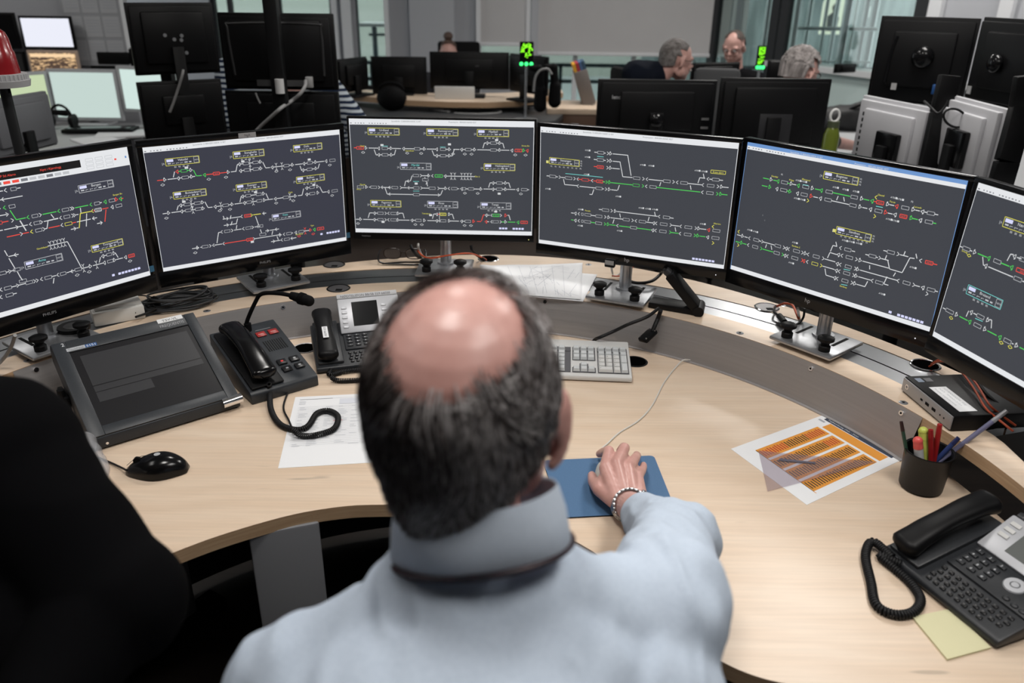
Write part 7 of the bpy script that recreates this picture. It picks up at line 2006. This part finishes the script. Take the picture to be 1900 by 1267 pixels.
# middle row at the back
g = 'black monitors on the rear desk'
distant_monitor((622, 107, 6.2), (678, 108, 6.5), 174, 'leftmost black monitor of the rear desk, half behind the tall backs', 'back', desk_z=.84, group=g)
t, *_ = distant_monitor((688, 105, 6.5), (791, 105, 6.5), 177, 'squarish black monitor back second from left on the rear desk', 'back', desk_z=.84, group=g)
distant_monitor((797, 96, 6.4), (945, 97, 6.4), 164, 'widest black monitor back of the rear desk, in front of the bun-haired person', 'back', desk_z=.84, group=g, brand='—', brand_xy=(.1, .12))
distant_monitor((948, 106, 6.35), (1018, 98, 6.05), 168, 'angled black monitor back beside the green dot light', 'back', desk_z=.84, group=g)
rd = thing('rear_desk', 'curved rear desk with a pale wood upper board and dark lower counter', 'desk', V((.1, 6.3, 0)))
RI = rd.matrix_world.inverted()
def rpart(name, mb, mats, label=None):
    o = obj(name, mb, mats, rd, recenter=False, label=label); o.matrix_parent_inverse = RI; return o
up_pts = [PZ(p, q, .84) for p, q in ((640, 176), (700, 181), (760, 186), (830, 189), (900, 190), (960, 188), (1010, 180), (1045, 172))]
bk = [PZ(p, q, .84) for p, q in ((1040, 164), (940, 172), (840, 174), (740, 170), (640, 164))]
rpart('upper_board', MB().prism([(p.x, p.y) for p in up_pts + bk], .80, .84, 0, 1), [WOOD, mat('edge_maple_pale', (.50, .33, .20), .5)])
lo = [PZ(p, q, .76) for p, q in ((600, 236), (700, 236), (820, 234), (960, 232), (1030, 224), (1052, 206))] + [PZ(p, q, .76) for p, q in ((1046, 190), (1000, 192), (840, 196), (700, 192), (600, 186))]
rpart('lower_counter', MB().prism([(p.x, p.y) for p in lo], .73, .76), mat('counter_dark', (.045, .048, .052), .4))
rpart('front_panel', MB().prism([(p.x, p.y) for p in lo[:6]] + [(p.x, p.y + .03) for p in reversed(lo[:6])], 0, .73), mottle('counter_brown', (.020, .012, .009), (.028, .016, .012), 3, .6))
# things on the rear counter
c = PZ(930, 200, .76); 
o = obj('white_keyboard', MB().box((0, 0, .010), (.44, .15, .018), bev=.004), mat('kb_pale', (.34, .35, .37), .5)); o.name = 'keyboard'; o.location = PZ(945, 200, .76); o.rotation_euler = (.0, 0, .32); tag(o, 'pale keyboard lying on the dark rear counter left of the green dot light', 'keyboard')
P0 = PZ(880, 208, .765); ci = [P0 + V((.20 * math.cos(a * PI / 12) , .12 * math.sin(a * PI / 12), .004)) for a in range(-9, 14)]
cable('grey_cable', ci + [P0 + V((-.35, .12, .004))], .006, GREYCABLE, 'grey cable loop on the dark rear counter', seg=8, n=3)
o = obj('adapter_block', MB().box((0, 0, .03), (.12, .08, .06), bev=.008), GREYCABLE); o.location = PZ(840, 204, .76); tag(o, 'small grey adapter block at the end of the cable loop', 'adapter')
o = obj('document_tray', MB().box((0, 0, .04), (.30, .02, .09), bev=.003), WHITE); o.location = PZ(842, 187, .84) + V((0, .1, 0)); tag(o, 'white tray on the pale wood board under the widest monitor', 'tray')
t = thing('chair_hood', 'black rounded bag lying in front of the squarish monitor on the rear desk', 'bag', Matrix.Translation(PZ(728, 205, .76)))  # rounded stand-in for a dark hood-like office chair back
obj('bag_body', MB().sph((0, 0, .09), .09, (1.25, .8, 1.0)), BLACKM, t); obj('bag_strap', MB().tube([(.09 * math.cos(a * PI / 10), 0, .15 + .05 * math.sin(a * PI / 10)) for a in range(11)], .010, 8), BLACKM, t)
# green LED lights on stems
LG = emi('led_lime', (.25, 1.0, .02), 1.6); LG2 = emi('led_green', (.05, 1.0, .22), 2.2)
def led_light(px, py, Y, zbase, label, w=.075, h=.15, dots='ring'):
    T = PY(px, py, Y); t = thing('status_light', label, 'status light', Matrix.Translation((T.x, T.y, zbase)), 'green status lights on stems')
    zt = T.z - zbase
    obj('head', MB().box((0, 0, zt), (w, .03, h), bev=.006), BLACKM, t)
    rr_ = random.Random(2); m = MB()
    for i in range(60):
        if dots == 'ring':
            a = rr_.uniform(-1.9, 3.6); r = rr_.uniform(.40, 1.0); x, z = r * math.cos(a) * w * .42, r * math.sin(a) * h * .36 + .01
        else: x, z = (i % 4 - 1.5) * w * .20, (i // 4 - 7) * h * .058
        if dots != 'ring' and rr_.random() < .45: continue
        m.sph((x, -.017, zt + z), .0042, seg=6)
    obj('dot_matrix', m, LG, t)['kind'] = 'stuff'
    for i in (-1, 0, 1): obj('green_lamp', MB().sph((i * w * .36, -.018, zt - h * .5 - .012), .0125, (1, .5, 1), seg=12), LG2, t)
    obj('lamp_bar', MB().box((0, 0, zt - h * .5 - .012), (w * 1.1, .03, .026), bev=.004), BLACKM, t)
    obj('stem', MB().cyl((0, 0, .01), (0, 0, zt - h * .5), .008), ALU, t); obj('foot', MB().cyl((0, 0, 0), (0, 0, .012), .085, seg=28), ALU, t)
led_light(977, 96, 5.75, .76, 'green dot-matrix light on a thin steel stem at the rear counter', w=.095, h=.13)
led_light(1412, 103, 5.9, .76, 'green dot light on a stem right of the man in the dark jacket', w=.055, h=.13, dots='grid')
# black hand microphones in a holder
for i, (px, pyt, pyb, lb) in enumerate(((1000, 128, 196, 'left black handset standing upright in its holder at the rear counter'), (1027, 126, 188, 'right black handset standing upright by the window at the rear counter'))):
    a, b = PY(px, pyt, 5.7), PY(px + 2, pyb, 5.7); m = MB(); m.cap(b, b + V((0, 0, .10)), .045, .04, 16); m.cap(b + V((0, 0, .08)), a, .026, .03, 16); m.cap(a, a + V((-.05, 0, .005)), .026, .020, 14)
    tag(obj('upright_handset', m, BLACKM), lb, 'handset', 'upright handsets on the rear counter')
cable('white_cable', [PY(990, 170, 5.65), PY(993, 145, 5.65), PY(1002, 131, 5.65), PY(1016, 128, 5.65), PY(1024, 138, 5.65)], .008, GREYCABLE, 'pale curved cable over the upright handsets')
# cabinet and magazine file
cb = PZ(1082, 201, .80); t = thing('low_cabinet', 'low brown cabinet with pale wood top beside the rear desk', 'cabinet', Matrix.Translation((cb.x + .05, cb.y + .2, 0)))
obj('body', MB().box((0, 0, .38), (.62, .45, .76), bev=.003), mottle('cab_brown', (.075, .035, .018), (.095, .045, .022), 3, .5), t); obj('cabinet_top', MB().box((0, 0, .78), (.64, .48, .04), bev=.003), [WOOD], t)
M = Matrix.Translation(PZ(1098, 193, .80) + V((-.02, .05, 0))) @ Matrix.Rotation(-.32, 4, 'Y')
t = thing('magazine_file', 'grey tilted magazine file holding colourful folders on the low cabinet', 'file holder', M)
obj('shell', MB().box((0, 0, .13), (.10, .22, .26), bev=.003), mat('file_grey', (.17, .15, .14), .6), t)
for i, c_ in enumerate(((.75, .38, .03), (.45, .04, .06), (.08, .15, .30), (.05, .10, .16))): obj('folder', MB().box((-.036 + i * .024, 0, .19), (.021, .20, .26)), mat('folder_%s' % 'abcd'[i], c_, .6), t)

# lenovo and hp monitor backs in the middle distance
g2 = 'black monitor backs behind the right desk monitors'
t, B, w, h, zc = distant_monitor((1110, 147, 3.95), (1331, 148, 3.95), 262, 'wide black lenovo monitor back with a small logo at its left', 'back', group=g2, brand='lenovo', brand_xy=(-.32, .20), hump=.62)
obj('ball_joint', MB().sph((w * .0, -.06, zc - h * .12), .035, (1, .6, 1)), BLACKG, t)
for i in range(3): obj('port_cover', MB().box((w * .42, -.032, zc - h * (.10 + i * .14)), (.035, .006, .010)), mat('port_grey', (.12, .12, .12), .4), t)
t, B, w, h, zc = distant_monitor((1338, 144, 3.85), (1543, 146, 3.85), 280, 'black hp monitor back with stepped casing and a round badge', 'back', group=g2, hump=.74, badge=(.02, -.18))
obj('badge_plate', MB().box((w * .02, -.046, zc - h * .26), (.15, .004, .20), bev=.001), mat('badge_plate', (.016, .016, .018), .4), t)
m = MB(); add_text(m, 'hp', Matrix.Translation((w * .02, -.0495, zc - h * .18 - .012)) @ Matrix.Rotation(PI / 2, 4, 'X'), .04, center=True); obj('brand_mark', m, mat('badge_dark'), t, recalc=False)
distant_monitor((1284, 115, 5.3), (1372, 117, 5.4), 150, 'black monitor back in front of the man in the dark jacket', 'back')
distant_monitor((1425, 112, 5.2), (1520, 112, 5.2), 150, 'black monitor back behind the silver-haired man', 'back')
distant_monitor((1550, 118, 6.6), (1586, 118, 6.7), 136, 'small dark screen on the white sill in front of the glass', 'back', stand=None)
t = thing('shared_desk', 'light desk under the lenovo and hp monitor backs', 'desk', V((2.2, 4.6, 0)))
deskparts(t, [(.35, 3.62), (2.2, 3.5), (3.1, 3.9), (3.3, 5.8), (1.98, 5.9), (1.80, 4.12), (.35, 4.12)], .76, WD_)
t = thing('small_desk', 'small light desk carrying two black monitor backs near the man in the dark jacket', 'desk', V((1.5, 5.5, 0)))
deskparts(t, [(1.15, 5.15), (1.93, 5.08), (1.93, 5.85), (1.15, 5.85)], .76, WD_)
# chairs of colleagues
c = PY(1157, 124, 5.3); chair(V((c.x + .24, 5.3, 0)), math.radians(-72), 'black office chair with rounded back behind the profile man', back_h=c.z, back_w=.36)
c = PY(1352, 128, 4.4); chair(V((c.x, 4.70, 0)), math.radians(-10), 'dark grey office chair backrest between the lenovo and hp monitor backs', back_h=c.z, back_w=.24, col=mat('chair_grey', (.035, .036, .038), .8))
c = PY(850, 78, 8.3); chair(V((c.x, 8.15, 0)), math.radians(180), 'black mesh office chair behind the bun-haired person', back_h=c.z, back_w=.42)
# bag, bottle, forearm on the desk near the parapet
t = thing('shoulder_bag', 'soft black shoulder bag on the desk in front of the white parapet', 'bag', Matrix.Translation(PZ(1572, 240, .76)))
mb = MB(); mb.sph((0, 0, .07), 1, (.22, .12, .09)); mb.sph((.12, 0, .09), 1, (.16, .10, .10)); mb.sph((-.12, 0, .05), 1, (.12, .10, .06)); q = meshobj('bag_body', blob(mb, .01, 6, (.010, 8, (1, 1, 1))), mat('bag_black', (.012, .012, .013), .6), t); q.matrix_parent_inverse = Matrix()
obj('bag_strap', MB().tube(spline([(-.1, -.05, .10), (.02, -.08, .17), (.16, -.05, .20), (.26, .0, .26), (.30, .04, .20)], 6), .010, 8), BLACKM, t)
bz = PY(1541, 262, 4.02); t = thing('drinking_bottle', 'green transparent drinking bottle with a white carrying loop', 'bottle', Matrix.Translation((bz.x, 4.02, .76)))
GB = mat('bottle_green', (.16, .20, .03), .15, trans=.3); hb = PY(1541, 236, 4.02).z - .76
obj('body', MB().lathe([(0, 0), (.036, 0), (.038, .01), (.038, hb * .85), (.026, hb), (0, hb)]), GB, t); obj('cap', MB().lathe([(0, hb), (.028, hb), (.028, hb + .03), (0, hb + .03)]), mat('cap_green', (.05, .06, .03), .5), t)
obj('loop', MB().tube([(.022 * math.cos(a * PI / 8), 0, hb + .055 + .030 * math.sin(a * PI / 8)) for a in range(16)], .006, 8, closed=True), WHITE, t)
# right group: white monitor backs under black ones, on dark arms
g3 = 'white monitor backs at the right'
WM_ = mottle('monitor_white', (.40, .40, .42), (.44, .44, .46), 3, .5)
def slots(t, w, h, zc, x):
    m = MB()
    for i in range(9): m.box((w * x, -.048, zc + h * (.30 - i * .075)), (.006, .003, h * .045))
    obj('vent_slots', m, BLACKM, t)
def mount(t, w, h, zc, x=.1):
    obj('mount_plate', MB().box((w * x, -.062, zc - h * .04), (.12, .030, .13), bev=.006), BLACKG, t); obj('support_pole', MB().box((w * x, -.085, (zc + .72 - B.translation.z) / 2), (.05, .02, zc + B.translation.z - .72), bev=.003), BLACK, t)
t, B, w, h, zc = distant_monitor((1604, 190, 3.55), (1742, 186, 3.15), 320, 'white monitor back at right with black mount, left of two', 'back', frame_m=WM_, stand=None, hump=.70, group=g3)
slots(t, w, h, zc, -.34); mount(t, w, h, zc, .12)
t, B, w, h, zc = distant_monitor((1748, 190, 3.2), (1880, 182, 2.75), 315, 'white monitor back at right with black mount, right of two', 'back', frame_m=WM_, stand=None, hump=.70, group=g3)
slots(t, w, h, zc, -.34); mount(t, w, h, zc, .12)
g4 = 'black monitor backs at the right'
t, B, w, h, zc = distant_monitor((1637, 30, 3.75), (1822, 33, 3.55), 186, 'black monitor back at right with glossy ball mount and shiny casing edge', 'back', stand=None, hump=.64, group=g4)
obj('ball_joint', MB().sph((w * .02, -.06, zc + h * .06), .045, (1, .6, 1)), BLACKG, t); obj('casing_edge', MB().tube(spline([(-w * .28, -.045, zc + h * .28), (-w * .31, -.045, zc + h * .1), (-w * .32, -.045, zc - h * .1), (-w * .33, -.045, zc - h * .26)], 5), .007, 8), BLACKG, t)
bm1 = t
obj('blue_plug', MB().box((w * .22, -.055, zc - h * .30), (.03, .02, .04), bev=.003), mat('plug_blue', (.01, .05, .16), .4), t)
obj('tape_scrap', MB().box((-w * .22, -.046, zc - h * .30), (.022, .003, .028)), mat('plug_grey'), t)
t, B, w, h, zc = distant_monitor((1830, 36, 3.35), (2010, 36, 2.9), 186, 'black monitor back at the right frame edge, partly out of view', 'back', stand=None, hump=.66, group=g4)
bm2 = t
obj('ball_joint', MB().sph((-w * .12, -.06, zc), .035, (1, .6, 1)), BLACKG, t); obj('tape_scrap', MB().box((-w * .42, -.032, zc - h * .36), (.022, .003, .03)), mat('plug_grey'), t)
def slant_arm(pts, w, par):
    P = [PY(*p) for p in pts]; m = MB()
    for a, b in zip(P, P[1:]):
        d = (b - a); x = d.normalized(); y = V((0, 1, 0)); z = x.cross(y).normalized(); y = z.cross(x); m.box((a + b) / 2, (d.length, .03, w), Matrix((x, y, z)).transposed(), bev=.004)
    m.cyl(P[-1], (P[-1].x, P[-1].y, 0), .03)
    o = obj('arm', m, BLACK, par, recenter=False); o.matrix_parent_inverse = par.matrix_world.inverted(); return o
slant_arm([(1762, 140, 3.12), (1745, 210, 3.10), (1722, 315, 3.05)], .075, bm1)
slant_arm([(1906, 140, 2.66), (1896, 200, 2.66), (1868, 300, 2.60), (1855, 345, 2.60)], .075, bm2)
m = MB(); P0 = PY(1772, 219, 2.95); m.tube([P0 + V((.043 * math.cos(a * PI / 12), 0, .030 * math.sin(a * PI / 12) - .012 * math.cos(a * PI / 12))) for a in range(24)], .0042, 8, closed=True)
tag(obj('cable_loop', m, RUBBER), 'round loop of black cable between the two white monitor backs', 'cable')
cable('power_cable', [PY(1715, 188, 3.15), PY(1728, 200, 3.08), PY(1740, 210, 3.05), PY(1752, 200, 3.05), PY(1760, 186, 3.05)], .0045, RUBBER, 'thin black cable hanging under the black monitor back at right')
cable('power_cable', [PY(1780, 190, 3.1), PY(1772, 215, 3.1), PY(1764, 245, 3.1)], .006, mat('cable_olive', (.22, .22, .08), .5), 'olive yellow cable between the two white monitor backs')
# own rear parts: white desk behind the rightmost monitors
t = thing('white_side_desk', 'white desk with cables behind the right end of the control desk', 'desk', V((1.9, 2.3, 0)))
deskparts(t, [(1.22, 1.05), (1.75, .70), (2.6, 1.4), (2.7, 3.6), (1.75, 3.6), (1.30, 2.2)], .72, WD_)
cable('power_cable', [(1820, 808, .735), (1836, 822, .735), (1850, 838, .735), (1862, 850, .735)], .005, RUBBER, 'black cable lying on the white desk at far right')
